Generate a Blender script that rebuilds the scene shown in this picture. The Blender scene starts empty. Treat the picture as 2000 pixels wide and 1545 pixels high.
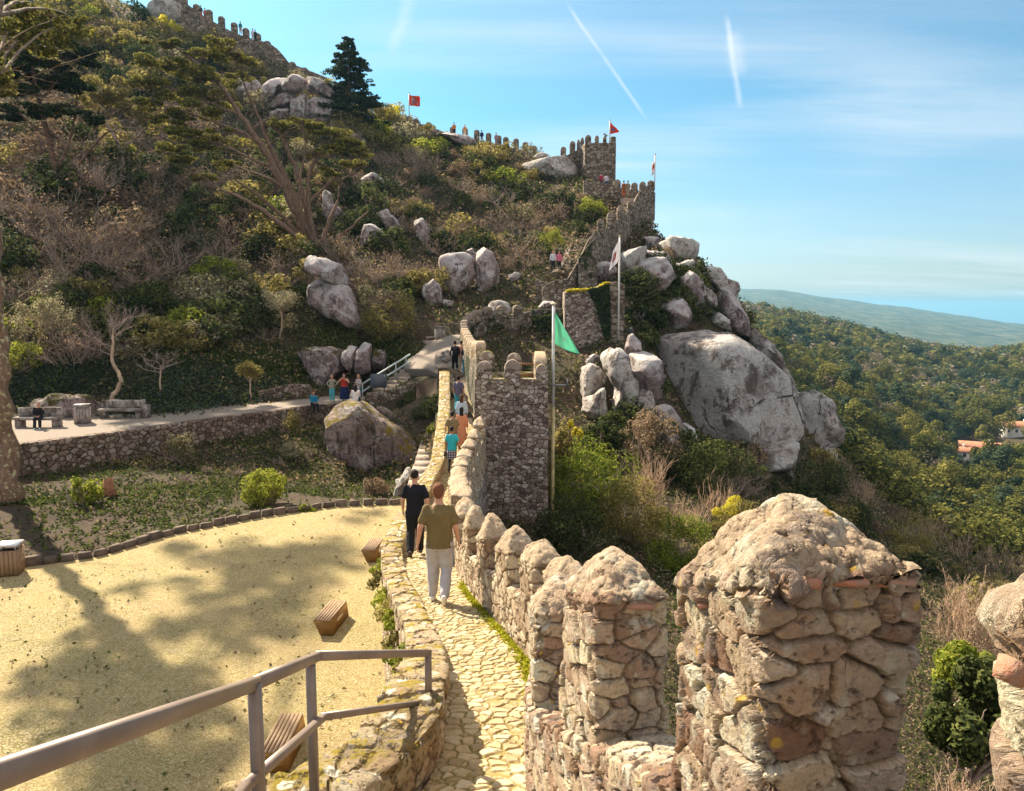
import bpy, math, random
import numpy as np
from mathutils import Vector, Matrix
random.seed(7); RNG = np.random.default_rng(7)
SC = bpy.context.scene
COL = SC.collection
# ------------------------------------------------------------------ camera
F = 1500.0; CX, CY = 1000.0, 772.5; PITCH = math.atan((CY - 600) / F)
CAMZ = 0.0; HAZE_D = 1.05e-4
cd = bpy.data.cameras.new('camera'); cam = bpy.data.objects.new('camera', cd); COL.objects.link(cam)
cam.location = (0, 0, CAMZ); cam.rotation_euler = (math.pi / 2 - PITCH, 0, 0)
cd.sensor_fit = 'HORIZONTAL'; cd.sensor_width = 36.0; cd.lens = 36.0 * F / 2000.0
cd.clip_start = 0.05; cd.clip_end = 60000
SC.camera = cam
SC.render.resolution_x = 1024; SC.render.resolution_y = 791
# ------------------------------------------------------------------ light
SUN_AZ = math.radians(-40)      # left of the view direction (+Y)
SUN_EL = math.radians(38)
sl = bpy.data.lights.new('sun', 'SUN'); sun = bpy.data.objects.new('sun', sl); COL.objects.link(sun)
sl.energy = 5.0; sl.angle = math.radians(0.8); sl.color = (1.0, 0.86, 0.66)
sdir = Vector((math.sin(SUN_AZ) * math.cos(SUN_EL), math.cos(SUN_AZ) * math.cos(SUN_EL), math.sin(SUN_EL)))
sun.rotation_euler = sdir.to_track_quat('Z', 'Y').to_euler(); sun.location = (-60, 60, 80)
SC.view_settings.view_transform = 'Standard'; SC.view_settings.look = 'None'
SC.view_settings.exposure = 1.55; SC.view_settings.gamma = 1.0
try:
    SC.cycles.use_denoising = True; SC.cycles.denoiser = 'OPENIMAGEDENOISE'
    SC.cycles.max_bounces = 6; SC.cycles.diffuse_bounces = 3; SC.cycles.glossy_bounces = 2
    SC.cycles.transparent_max_bounces = 6; SC.cycles.volume_bounces = 0
    SC.cycles.caustics_reflective = False; SC.cycles.caustics_refractive = False
except Exception as e: print(e)

def PV(px, py):
    """world direction (Y component positive) of a photo pixel"""
    u = (px - CX) / F; v = (py - CY) / F
    c, s = math.cos(PITCH), math.sin(PITCH)
    return (u, c - v * s, -s - v * c)
def at(px, py, Y):
    d = PV(px, py); k = Y / d[1]
    return Vector((d[0] * k, Y, d[2] * k + CAMZ))
def zat(py, Y): return at(1000, py, Y).z
def atz(px, py, z):
    d = PV(px, py); k = z / d[2]
    return Vector((d[0] * k, d[1] * k, z))
def pyof(z, Y):
    c, s = math.cos(PITCH), math.sin(PITCH); r = np.asarray(z) / Y
    return CY + F * (-(r * c + s) / (c - r * s))
def pxof(x, z, Y):
    c, s = math.cos(PITCH), math.sin(PITCH)
    return CX + F * np.asarray(x) / (np.asarray(Y) * c - np.asarray(z) * s)

# ------------------------------------------------------------------ world
w = bpy.data.worlds.new('World'); SC.world = w; w.use_nodes = True
nt = w.node_tree; N = nt.nodes; L = nt.links; N.clear()
out = N.new('ShaderNodeOutputWorld'); bg = N.new('ShaderNodeBackground'); bg.inputs['Strength'].default_value = 0.056
sky = N.new('ShaderNodeTexSky'); sky.sky_type = 'NISHITA'; sky.sun_disc = False
sky.sun_elevation = SUN_EL; sky.sun_rotation = SUN_AZ; sky.altitude = 400; sky.air_density = 1.0; sky.dust_density = 1.6; sky.ozone_density = 2.0
def wm(op, a, b=None, c=None):
    n = N.new('ShaderNodeMath'); n.operation = op
    for i, v in enumerate((a, b, c)):
        if v is None: continue
        if isinstance(v, (int, float)): n.inputs[i].default_value = v
        else: L.new(v, n.inputs[i])
    return n.outputs[0]
def wv(op, a, b=None):
    n = N.new('ShaderNodeVectorMath'); n.operation = op
    for i, v in enumerate((a, b)):
        if v is None: continue
        if isinstance(v, (tuple, list)): n.inputs[i].default_value = v
        else: L.new(v, n.inputs[i])
    return n.outputs['Value'] if op in ('DOT_PRODUCT', 'LENGTH', 'DISTANCE') else n.outputs[0]
tc = N.new('ShaderNodeTexCoord'); D = tc.outputs['Generated']
sep = N.new('ShaderNodeSeparateXYZ'); L.new(D, sep.inputs[0])
zz = wm('ADD', wm('MAXIMUM', sep.outputs[2], 0.0), 0.09)
cmb = N.new('ShaderNodeCombineXYZ')
L.new(wm('DIVIDE', sep.outputs[0], zz), cmb.inputs[0]); L.new(wm('DIVIDE', sep.outputs[1], zz), cmb.inputs[1])
mp = N.new('ShaderNodeMapping'); mp.inputs['Rotation'].default_value = (0, 0, math.radians(64)); mp.inputs['Scale'].default_value = (0.16, 0.75, 1)
L.new(cmb.outputs[0], mp.inputs[0])
def wn(scale, detail, rough, src, dist=0.0):
    n = N.new('ShaderNodeTexNoise'); n.inputs['Scale'].default_value = scale; n.inputs['Detail'].default_value = detail
    n.inputs['Roughness'].default_value = rough; n.inputs['Distortion'].default_value = dist; L.new(src, n.inputs['Vector']); return n.outputs['Fac']
def wramp(src, a, b, lo=0.0, hi=1.0):
    n = N.new('ShaderNodeMapRange'); n.interpolation_type = 'SMOOTHSTEP'
    n.inputs[1].default_value = a; n.inputs[2].default_value = b; n.inputs[3].default_value = lo; n.inputs[4].default_value = hi
    L.new(src, n.inputs[0]); return n.outputs[0]
c1 = wramp(wn(1.3, 8, 0.62, mp.outputs[0], 0.35), 0.40, 0.72)
c2 = wramp(wn(0.35, 3, 0.5, cmb.outputs[0], 0.2), 0.40, 0.62)
cl = wm('MULTIPLY', wm('MULTIPLY', c1, c2), 0.62)
thin = wramp(wn(0.55, 6, 0.6, mp.outputs[0], 0.5), 0.35, 0.8, 0.0, 0.16)
cl = wm('ADD', cl, thin)
def trail(p0, p1, wd, amt, k):
    a = Vector(PV(*p0)).normalized(); b = Vector(PV(*p1)).normalized(); n = a.cross(b).normalized(); m = ((a + b) / 2).normalized()
    half = math.acos(max(-1, min(1, a.dot(m)))); t = (b - a).normalized()
    dist = wm('ABSOLUTE', wm('ADD', wv('DOT_PRODUCT', D, tuple(n)), wm('MULTIPLY', wm('SUBTRACT', wn(30, 3, 0.5, D), 0.5), wd * 1.2)))
    core = wramp(dist, 0.0, wd * 1.25, 0.8, 0.0)
    al = wv('DOT_PRODUCT', D, tuple(t)); mid = t.dot(m)
    ext = wramp(wm('ABSOLUTE', wm('SUBTRACT', al, mid)), math.sin(half) * 0.72, math.sin(half) * 1.05, 1.0, 0.0)
    return wm('MULTIPLY', wm('MULTIPLY', core, ext), wm('MULTIPLY', wramp(wn(k, 4, 0.6, D), 0.25, 0.6, 0.35, 1.0), amt))
for T in (((1105, 5), (1268, 240), 0.0028, 0.42, 22), ((1418, 25), (1446, 215), 0.0042, 0.42, 30), ((1428, 60), (1447, 150), 0.012, 0.3, 12), ((810, -10), (760, 110), 0.010, 0.25, 12)):
    cl = wm('ADD', cl, trail(*T))
cl = wm('MINIMUM', cl, 1.0)
tint = N.new('ShaderNodeMixRGB'); tint.blend_type = 'MULTIPLY'; tint.inputs[0].default_value = 1.0
tg = N.new('ShaderNodeMixRGB'); L.new(wramp(sep.outputs[2], 0.02, 0.26), tg.inputs[0]); tg.inputs[1].default_value = (0.80, 0.93, 1.02, 1); tg.inputs[2].default_value = (0.40, 0.86, 0.94, 1)
L.new(sky.outputs[0], tint.inputs[1]); L.new(tg.outputs[0], tint.inputs[2])
mx = N.new('ShaderNodeMixRGB'); L.new(cl, mx.inputs[0]); L.new(tint.outputs[0], mx.inputs[1]); mx.inputs[2].default_value = (6.4, 6.7, 6.8, 1)
# unseen bright broken cloud, added overhead and behind the camera to fill shadows
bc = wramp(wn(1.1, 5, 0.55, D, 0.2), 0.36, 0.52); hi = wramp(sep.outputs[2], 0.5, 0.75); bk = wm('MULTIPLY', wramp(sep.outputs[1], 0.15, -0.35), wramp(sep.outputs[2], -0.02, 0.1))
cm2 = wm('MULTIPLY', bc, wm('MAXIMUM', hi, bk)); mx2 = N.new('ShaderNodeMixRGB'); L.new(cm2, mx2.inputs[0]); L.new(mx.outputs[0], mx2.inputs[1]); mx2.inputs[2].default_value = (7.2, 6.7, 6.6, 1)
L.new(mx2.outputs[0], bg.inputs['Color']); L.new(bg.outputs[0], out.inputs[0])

# ------------------------------------------------------------------ numpy noise
def _h(i, j, k, s=0):
    x = (i.astype(np.int64) * 374761393 + j.astype(np.int64) * 668265263 + k.astype(np.int64) * 2147483647 + s * 974634777) & 0xffffffff
    x = ((x ^ (x >> 13)) * 1274126177) & 0xffffffff
    x = ((x ^ (x >> 16)) * 2246822519) & 0xffffffff
    return ((x ^ (x >> 15)) & 0xffffff) / float(0xffffff)
def vnoise(P, s=0):
    P = np.asarray(P, float); I = np.floor(P).astype(np.int64); f = P - I; f = f * f * (3 - 2 * f)
    r = 0
    for a in (0, 1):
        for b in (0, 1):
            for c in (0, 1):
                wgt = (f[:, 0] if a else 1 - f[:, 0]) * (f[:, 1] if b else 1 - f[:, 1]) * (f[:, 2] if c else 1 - f[:, 2])
                r = r + wgt * _h(I[:, 0] + a, I[:, 1] + b, I[:, 2] + c, s)
    return r * 2 - 1
def fbm(P, o=4, s=0, g=0.5):
    P = np.asarray(P, float); r = 0; a = 1.0; t = 0
    for i in range(o):
        r = r + a * vnoise(P * 2 ** i + 17.3 * i, s + i); t += a; a *= g
    return r / t
def voro(P, s=0):
    P = np.asarray(P, float); I = np.floor(P).astype(np.int64); f1 = np.full(len(P), 9.0); f2 = np.full(len(P), 9.0); idr = np.zeros(len(P))
    for a in (-1, 0, 1):
        for b in (-1, 0, 1):
            for c in (-1, 0, 1):
                i, j, k = I[:, 0] + a, I[:, 1] + b, I[:, 2] + c
                q = np.stack([i + _h(i, j, k, s + 1), j + _h(i, j, k, s + 2), k + _h(i, j, k, s + 3)], 1)
                d = np.linalg.norm(P - q, axis=1); m = d < f1
                f2 = np.where(m, f1, np.minimum(f2, d)); idr = np.where(m, _h(i, j, k, s + 4), idr); f1 = np.where(m, d, f1)
    return f1, f2, idr

# ------------------------------------------------------------------ mesh helpers
def mesh_np(name, V, Fq, mats=None, mi=None, smooth=False, rest=None):
    V = np.asarray(V, np.float32); me = bpy.data.meshes.new(name)
    if isinstance(Fq, np.ndarray):
        nf, k = Fq.shape; tot = np.full(nf, k, np.int32); flat = Fq.reshape(-1).astype(np.int32)
    else:
        tot = np.array([len(f) for f in Fq], np.int32); flat = np.array([i for f in Fq for i in f], np.int32); nf = len(Fq)
    me.vertices.add(len(V)); me.vertices.foreach_set('co', V.reshape(-1))
    me.loops.add(len(flat)); me.loops.foreach_set('vertex_index', flat)
    me.polygons.add(nf); st = np.concatenate([[0], np.cumsum(tot)[:-1]]).astype(np.int32)
    me.polygons.foreach_set('loop_start', st)
    if smooth: me.polygons.foreach_set('use_smooth', np.ones(nf, bool))
    for m in (mats or []): me.materials.append(m)
    if mi is not None: me.polygons.foreach_set('material_index', np.asarray(mi, np.int32))
    if rest is not None:
        a = me.attributes.new('rest', 'FLOAT_VECTOR', 'POINT'); a.data.foreach_set('vector', np.asarray(rest, np.float32).reshape(-1))
    me.update(calc_edges=True); me.validate()
    return me
def tag(o, label=None, cat=None, group=None, kind=None):
    if label: o['label'] = label
    if cat: o['category'] = cat
    if group: o['group'] = group
    if kind: o['kind'] = kind
    return o
def thing(name, label, cat, loc=(0, 0, 0), group=None):
    o = bpy.data.objects.new(name, None); COL.objects.link(o); o.location = loc; o.empty_display_size = 0.2
    return tag(o, label, cat, group)
def root_of(o):
    while o.parent: o = o.parent
    return o
def obj(name, V, Fq, mat, parent=None, loc=None, smooth=False, rest=False, mi=None):
    """V in world coordinates; the object's origin goes to its root's location (or to loc)"""
    V = np.asarray(V, float)
    base = np.array(root_of(parent).location) if parent else (np.array(loc) if loc is not None else np.zeros(3))
    me = mesh_np(name, V - base, Fq, mat if isinstance(mat, list) else [mat], mi, smooth, V if rest else None)
    o = bpy.data.objects.new(name, me); COL.objects.link(o)
    if parent: o.parent = parent
    else: o.location = base
    return o
def join(parts):
    Vs = []; Fs = []; n = 0
    for V, Fq in parts:
        V = np.asarray(V, float).reshape(-1, 3)
        Vs.append(V); Fs += [tuple(int(i) + n for i in f) for f in Fq]; n += len(V)
    return np.concatenate(Vs), Fs
def box(c, s, rz=0.0, taper=1.0):
    x, y, z = s[0] / 2, s[1] / 2, s[2] / 2
    V = np.array([(-x, -y, -z), (x, -y, -z), (x, y, -z), (-x, y, -z), (-x * taper, -y * taper, z), (x * taper, -y * taper, z), (x * taper, y * taper, z), (-x * taper, y * taper, z)])
    c_, s_ = math.cos(rz), math.sin(rz); R = np.array([[c_, -s_, 0], [s_, c_, 0], [0, 0, 1]])
    return V @ R.T + np.array(c), [(0, 3, 2, 1), (4, 5, 6, 7), (0, 1, 5, 4), (1, 2, 6, 5), (2, 3, 7, 6), (3, 0, 4, 7)]
def rings(R, close=True, cap=True):
    """list of rings (n,3) -> mesh"""
    n = len(R[0]); V = np.concatenate(R); m = len(R); Fq = []
    k = n if close else n - 1
    a = np.arange(k); b = (a + 1) % n
    Q = []
    for i in range(m - 1): Q.append(np.stack([i * n + a, i * n + b, (i + 1) * n + b, (i + 1) * n + a], 1))
    Fq = [tuple(q) for q in np.concatenate(Q)]
    if cap and close: Fq += [tuple(range(n - 1, -1, -1)), tuple(range((m - 1) * n, m * n))]
    if close:   # outward orientation
        QQ = np.concatenate(Q); c0 = V.mean(0); a0, b0, c1_, d0 = (V[QQ[:, i]] - c0 for i in range(4))
        if (np.einsum('ij,ij->i', a0, np.cross(b0, c1_)) + np.einsum('ij,ij->i', a0, np.cross(c1_, d0))).sum() < 0: Fq = [f[::-1] for f in Fq]
    return V, Fq
def tube(pts, rad, n=6, cap=True):
    pts = [np.array(p, float) for p in pts]; m = len(pts); rad = [rad] * m if not hasattr(rad, '__len__') else rad
    R = []; up = np.array([0.13, 0.21, 0.97]); 
    for i, p in enumerate(pts):
        t = pts[min(i + 1, m - 1)] - pts[max(i - 1, 0)]; t = t / (np.linalg.norm(t) + 1e-9)
        a = np.cross(t, up); 
        if np.linalg.norm(a) < 1e-3: a = np.cross(t, (1, 0, 0))
        a /= np.linalg.norm(a); b = np.cross(t, a)
        an = np.arange(n) * 2 * math.pi / n
        R.append(p + rad[i] * (np.cos(an)[:, None] * a + np.sin(an)[:, None] * b))
    return rings(R, True, cap)
def gridquads(nr, nc, wrap=False):
    r = np.arange(nr - 1)[:, None]; c = np.arange(nc if wrap else nc - 1)[None, :]; c2 = (c + 1) % nc
    return np.stack([r * nc + c, r * nc + c2, (r + 1) * nc + c2, (r + 1) * nc + c], -1).reshape(-1, 4)
def vnormals(V, Q):
    V = np.asarray(V); n = np.zeros_like(V); fn = np.cross(V[Q[:, 1]] - V[Q[:, 0]], V[Q[:, 2]] - V[Q[:, 0]])
    fn2 = np.cross(V[Q[:, 2]] - V[Q[:, 0]], V[Q[:, 3]] - V[Q[:, 0]]) if Q.shape[1] == 4 else 0; fn = fn + fn2
    for k in range(Q.shape[1]): np.add.at(n, Q[:, k], fn)
    return n / (np.linalg.norm(n, axis=1)[:, None] + 1e-12)
def copy_tree(o, parent=None):
    c = o.copy(); COL.objects.link(c)
    if parent: c.parent = parent
    for ch in o.children: copy_tree(ch, c)
    return c
def interp(xs, pts, k=1):
    a = np.array(pts, float); return np.interp(xs, a[:, 0], a[:, k])

# ------------------------------------------------------------------ materials
class M:
    """tiny node builder"""
    def __init__(s, name):
        s.m = bpy.data.materials.new(name); s.m.use_nodes = True; s.t = s.m.node_tree; s.n = s.t.nodes; s.l = s.t.links
        s.n.clear(); s.out = s.n.new('ShaderNodeOutputMaterial'); s.b = s.n.new('ShaderNodeBsdfPrincipled')
        s.l.new(s.b.outputs[0], s.out.inputs[0]); s.b.inputs['Roughness'].default_value = 0.9
        s.b.inputs['Specular IOR Level'].default_value = 0.2
    def set(s, sock, v):
        if isinstance(v, bpy.types.NodeSocket): s.l.new(v, sock)
        elif isinstance(v, (tuple, list)) and len(v) == 3 and sock.type == 'RGBA': sock.default_value = (*v, 1)
        else: sock.default_value = v
    def pos(s):
        return s.n.new('ShaderNodeNewGeometry').outputs['Position']
    def objco(s):
        return s.n.new('ShaderNodeTexCoord').outputs['Object']
    def attr(s, name='rest'):
        a = s.n.new('ShaderNodeAttribute'); a.attribute_name = name; return a.outputs['Vector']
    def attrf(s, name):
        a = s.n.new('ShaderNodeAttribute'); a.attribute_name = name; return a.outputs['Fac']
    def map(s, v, scale=(1, 1, 1), rot=(0, 0, 0), loc=(0, 0, 0)):
        n = s.n.new('ShaderNodeMapping'); s.l.new(v, n.inputs[0]); n.inputs['Scale'].default_value = scale; n.inputs['Rotation'].default_value = rot; n.inputs['Location'].default_value = loc; return n.outputs[0]
    def noise(s, v, scale, detail=3, rough=0.55, dist=0.0, col=False):
        n = s.n.new('ShaderNodeTexNoise'); s.l.new(v, n.inputs['Vector']); n.inputs['Scale'].default_value = scale; n.inputs['Detail'].default_value = detail; n.inputs['Roughness'].default_value = rough; n.inputs['Distortion'].default_value = dist
        return n.outputs['Color' if col else 'Fac']
    def voro(s, v, scale, feature='F1', rand=1.0, out='Distance'):
        n = s.n.new('ShaderNodeTexVoronoi'); n.feature = feature; s.l.new(v, n.inputs['Vector']); n.inputs['Scale'].default_value = scale; n.inputs['Randomness'].default_value = rand
        return n.outputs[out]
    def math(s, op, a, b=0.0, c=0.0):
        n = s.n.new('ShaderNodeMath'); n.operation = op
        for i, v in enumerate((a, b, c)): s.set(n.inputs[i], v)
        return n.outputs[0]
    def ss(s, v, a, b, lo=0.0, hi=1.0):
        n = s.n.new('ShaderNodeMapRange'); n.interpolation_type = 'SMOOTHSTEP'; s.set(n.inputs[0], v)
        for i, x in zip((1, 2, 3, 4), (a, b, lo, hi)): n.inputs[i].default_value = x
        return n.outputs[0]
    def mix(s, f, a, b, mode='MIX'):
        n = s.n.new('ShaderNodeMixRGB'); n.blend_type = mode; s.set(n.inputs[0], f); s.set(n.inputs[1], a); s.set(n.inputs[2], b); return n.outputs[0]
    def ramp(s, f, stops):
        n = s.n.new('ShaderNodeValToRGB'); s.set(n.inputs[0], f); e = n.color_ramp.elements
        while len(e) < len(stops): e.new(0.5)
        for x, (p, c) in zip(e, stops): x.position = p; x.color = (*c, 1)
        return n.outputs[0]
    def sep(s, v):
        n = s.n.new('ShaderNodeSeparateXYZ'); s.l.new(v, n.inputs[0]); return n.outputs
    def addv(s, a, b, sc=1.0):
        n = s.n.new('ShaderNodeVectorMath'); n.operation = 'MULTIPLY_ADD'; s.l.new(b, n.inputs[0]); n.inputs[1].default_value = (sc, sc, sc); s.l.new(a, n.inputs[2]); return n.outputs[0]
    def bump(s, h, strength=0.5, dist=0.02):
        n = s.n.new('ShaderNodeBump'); n.inputs['Strength'].default_value = strength; n.inputs['Distance'].default_value = dist; s.l.new(h, n.inputs['Height']); s.l.new(n.outputs[0], s.b.inputs['Normal'])
    def col(s, c, rough=None):
        s.set(s.b.inputs['Base Color'], c)
        if rough is not None: s.set(s.b.inputs['Roughness'], rough)
        return s
    def disp(s, h, scale=1.0):
        n = s.n.new('ShaderNodeDisplacement'); n.inputs['Midlevel'].default_value = 0; n.inputs['Scale'].default_value = scale; s.l.new(h, n.inputs['Height']); s.l.new(n.outputs[0], s.out.inputs['Displacement'])
        s.m.displacement_method = 'BOTH'
    def leafy(s, c, tr=0.4, rough=0.6, trc=None):
        d = s.b; s.set(d.inputs['Base Color'], c); d.inputs['Roughness'].default_value = rough
        t = s.n.new('ShaderNodeBsdfTranslucent'); s.set(t.inputs[0], trc if trc is not None else c)
        m = s.n.new('ShaderNodeMixShader'); m.inputs[0].default_value = tr; s.l.new(d.outputs[0], m.inputs[1]); s.l.new(t.outputs[0], m.inputs[2]); s.l.new(m.outputs[0], s.out.inputs[0])
        return s
def plain(name, c, rough=0.7, var=0.12, sc=3.0, metal=0.0):
    m = M(name); p = m.objco(); f = m.noise(p, sc, 4)
    c2 = tuple(x * (1 - var) for x in c); c3 = tuple(min(1, x * (1 + var)) for x in c)
    m.col(m.mix(m.ss(f, 0.3, 0.7), c2, c3), rough); m.b.inputs['Metallic'].default_value = metal
    m.bump(m.noise(p, sc * 12, 2), 0.15, 0.005)
    return m.m

def masonry(name, cell=4.0, zs=1.5, pal=None, mortar=(0.16, 0.12, 0.08), lich=(0.52, 0.48, 0.36), lamt=0.5, moss=(0.22, 0.19, 0.03), mossamt=0.0, dark=(0.05, 0.04, 0.03), darkamt=0.3, disp=0.0, bump=0.6, jw=0.10, topmoss=0.0, ivy=None):
    """rubble stonework: irregular stones bedded in mortar, lichen, damp stains"""
    m = M(name); p = m.attr('rest')
    q = m.map(p, (1, 1, zs)); q = m.addv(q, m.noise(q, cell * 0.35, 3, 0.5, col=True), 0.7 / cell); q = m.addv(q, m.noise(q, cell * 2.0, 3, 0.6, col=True), 0.28 / cell)
    big = m.voro(q, cell, 'F1', 0.95, 'Color'); edge = m.voro(q, cell, 'DISTANCE_TO_EDGE', 0.95)
    r = m.sep(big)
    pal = pal or [(0.0, (0.26, 0.18, 0.11)), (0.3, (0.42, 0.31, 0.19)), (0.6, (0.50, 0.40, 0.27)), (0.85, (0.36, 0.29, 0.22)), (1.0, (0.58, 0.50, 0.36))]
    cap0 = m.attrf('cap'); c = m.mix(cap0, m.ramp(r[0], pal), m.mix(m.noise(p, 7, 5, 0.7), pal[1][1], pal[2][1]))
    g1 = m.noise(p, cell * 5, 6, 0.7); c = m.mix(m.ss(g1, 0.32, 0.72, 0.0, 0.62), c, m.mix(0.5, c, (0.1, 0.08, 0.06), 'MULTIPLY'))
    g2 = m.noise(p, 60, 3, 0.6); c = m.mix(m.ss(g2, 0.5, 0.75, 0.0, 0.35), c, (0.16, 0.11, 0.08))
    ln = m.noise(m.addv(p, m.noise(p, 9, 3, col=True), 0.1), cell * 0.9, 8, 0.68)
    c = m.mix(m.ss(ln, 0.60 - 0.1 * lamt, 0.70, 0.0, min(1, lamt * 1.3)), c, m.mix(g1, lich, tuple(x * 0.7 for x in lich)))
    cap = m.attrf('cap'); edge = m.math('ADD', edge, m.math('MULTIPLY', cap, 0.5)); joint = m.ss(edge, jw * 0.25, jw, 0.0, 1.0)
    jn = m.ss(m.noise(p, cell * 1.1, 3), 0.35, 0.65)            # joints are filled flush in places
    joint2 = m.math('MAXIMUM', joint, m.math('MULTIPLY', jn, 0.55))
    mc = m.mix(m.ss(g1, 0.3, 0.7), mortar, tuple(x * 0.5 for x in mortar))
    c = m.mix(joint2, mc, c)
    dn = m.noise(m.map(p, (1, 1, 0.55)), cell * 0.22, 6, 0.65)
    c = m.mix(m.ss(dn, 0.62 - 0.25 * darkamt, 0.75, 0.0, 0.85 * min(1, darkamt * 2)), c, dark)
    if mossamt > 0:
        mn = m.noise(p, cell * 0.5, 6, 0.7); c = m.mix(m.ss(mn, 0.66 - 0.25 * mossamt, 0.7, 0.0, 0.85), c, m.mix(g1, moss, tuple(x * 0.5 for x in moss)))
    if topmoss > 0:
        gn = m.n.new('ShaderNodeNewGeometry'); nz = m.sep(gn.outputs['Normal'])[2]
        t = m.math('MULTIPLY', m.ss(nz, 0.4, 0.8), m.ss(m.noise(p, 2.2, 6, 0.7), 0.62 - 0.3 * topmoss, 0.66 - 0.2 * topmoss)); c = m.mix(t, c, m.mix(g2, moss, tuple(x * 0.55 for x in moss)))
    if ivy: c = m.mix(m.ss(m.noise(p, 0.5, 6, 0.7), ivy, ivy + 0.08), c, m.mix(m.ss(g2, 0.4, 0.6), (0.012, 0.02, 0.01), (0.05, 0.06, 0.02)))
    if disp > 0.04:     # lichen rosettes, weather-blackened patches
        v1 = m.voro(m.addv(p, m.noise(p, 30, 3, col=True), .03), 13.0, 'F1', 1.0); vm = m.ss(m.noise(p, 3.1, 3), .52, .60); c = m.mix(m.math('MULTIPLY', m.ss(v1, .22, .14, 0, .85), vm), c, (.66, .42, .06))
        v2 = m.voro(m.addv(p, m.noise(p, 22, 4, col=True), .05), 6.0, 'F1', 1.0); c = m.mix(m.math('MULTIPLY', m.ss(v2, .34, .24, 0, .8), m.ss(m.noise(p, 2.3, 3), .46, .54)), c, (.78, .74, .60))
        gy = m.ss(m.noise(p, 6.3, 8, .76), .54, .60, 0, .7); c = m.mix(gy, c, m.mix(g2, (.15, .115, .10), (.40, .34, .30)))
    m.col(c, 0.95)
    je = m.ss(m.math('ADD', edge, m.math('MULTIPLY', m.math('SUBTRACT', m.noise(p, cell * 3, 4, .6), .5), .10)), 0.0, 0.085 if disp > .03 else .15, 0.0, 1.0)
    h = m.math('MULTIPLY', m.math('ADD', m.math('MULTIPLY', m.math('ADD', m.math('MULTIPLY', r[1], m.math('SUBTRACT', 1.0, cap)), m.math('MULTIPLY', cap, 0.5)), 0.75), 0.35), je)
    h = m.math('ADD', h, m.math('MULTIPLY', m.noise(p, cell * 1.6, 4, 0.55), 0.5)); h = m.math('ADD', h, m.math('MULTIPLY', g1, 0.42))
    pit = m.ss(m.noise(p, 24, 4, .65), .56, .68); h = m.math('SUBTRACT', h, m.math('MULTIPLY', pit, .28)); c = m.mix(m.math('MULTIPLY', pit, .55), c, tuple(x * .3 for x in mortar)); m.col(c, .95)
    if disp > 0:
        m.disp(m.math('SUBTRACT', h, 0.75), disp)
        m.bump(m.math('ADD', m.noise(p, 75, 6, 0.8), m.math('MULTIPLY', m.noise(p, 220, 4, 0.8), 0.7)), 1.0, 0.012)
    else:
        m.bump(m.math('ADD', h, m.math('MULTIPLY', g2, 0.3)), bump, 0.22 / cell)
    return m.m
# ------------------------------------------------------------------ terrain control points (photo column, row, distance)
HILL = []
def colpts(px, *pts):
    for py, Y in pts: HILL.append((px, py, Y))
colpts(-900, (790, 30), (640, 42), (300, 66), (0, 90), (-250, 125), (-250, 170), (150, 350), (450, 900))
colpts(-350, (800, 34), (720, 42), (500, 55), (250, 76), (0, 100), (-250, 135), (-220, 180), (150, 400))
colpts(0, (819, 40), (745, 43.5), (600, 52), (450, 62), (300, 76), (150, 93), (10, 112), (-120, 135), (-100, 200), (200, 400))
colpts(200, (812, 41.5), (715, 46), (560, 56), (400, 68), (250, 84), (100, 104), (15, 120), (0, 150), (120, 210), (400, 400))
colpts(400, (794, 45), (700, 50), (560, 60), (420, 72), (300, 87), (180, 104), (90, 118), (85, 135), (250, 180), (500, 400))
colpts(560, (786, 48), (700, 53), (560, 63), (420, 76), (300, 92), (200, 106), (140, 118), (160, 135), (320, 180), (560, 400))
colpts(700, (772, 51), (650, 56), (540, 64), (430, 76), (330, 90), (262, 104), (222, 117), (250, 135), (400, 180), (600, 400))
colpts(800, (722, 46), (670, 53), (630, 57), (540, 66), (430, 78), (340, 92), (275, 108), (240, 119), (275, 135), (420, 180), (620, 400))
colpts(880, (735, 42), (690, 48), (655, 54), (600, 61), (540, 68), (460, 78), (380, 90), (310, 106), (266, 118), (300, 135), (440, 180), (620, 400))
colpts(1000, (640, 56), (590, 62), (540, 68), (470, 78), (400, 89), (340, 102), (300, 112), (330, 130), (470, 180), (620, 400), (640, 800))
colpts(1100, (640, 57), (570, 64), (510, 71), (440, 82), (375, 94), (345, 104), (370, 125), (500, 180), (620, 400), (640, 800))
colpts(1180, (680, 50), (600, 58), (480, 74), (420, 82), (375, 92), (368, 104), (460, 125), (600, 200), (620, 400))
colpts(1240, (690, 48), (560, 62), (500, 72), (425, 82), (400, 90), (480, 110), (620, 180), (640, 400))
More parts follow.
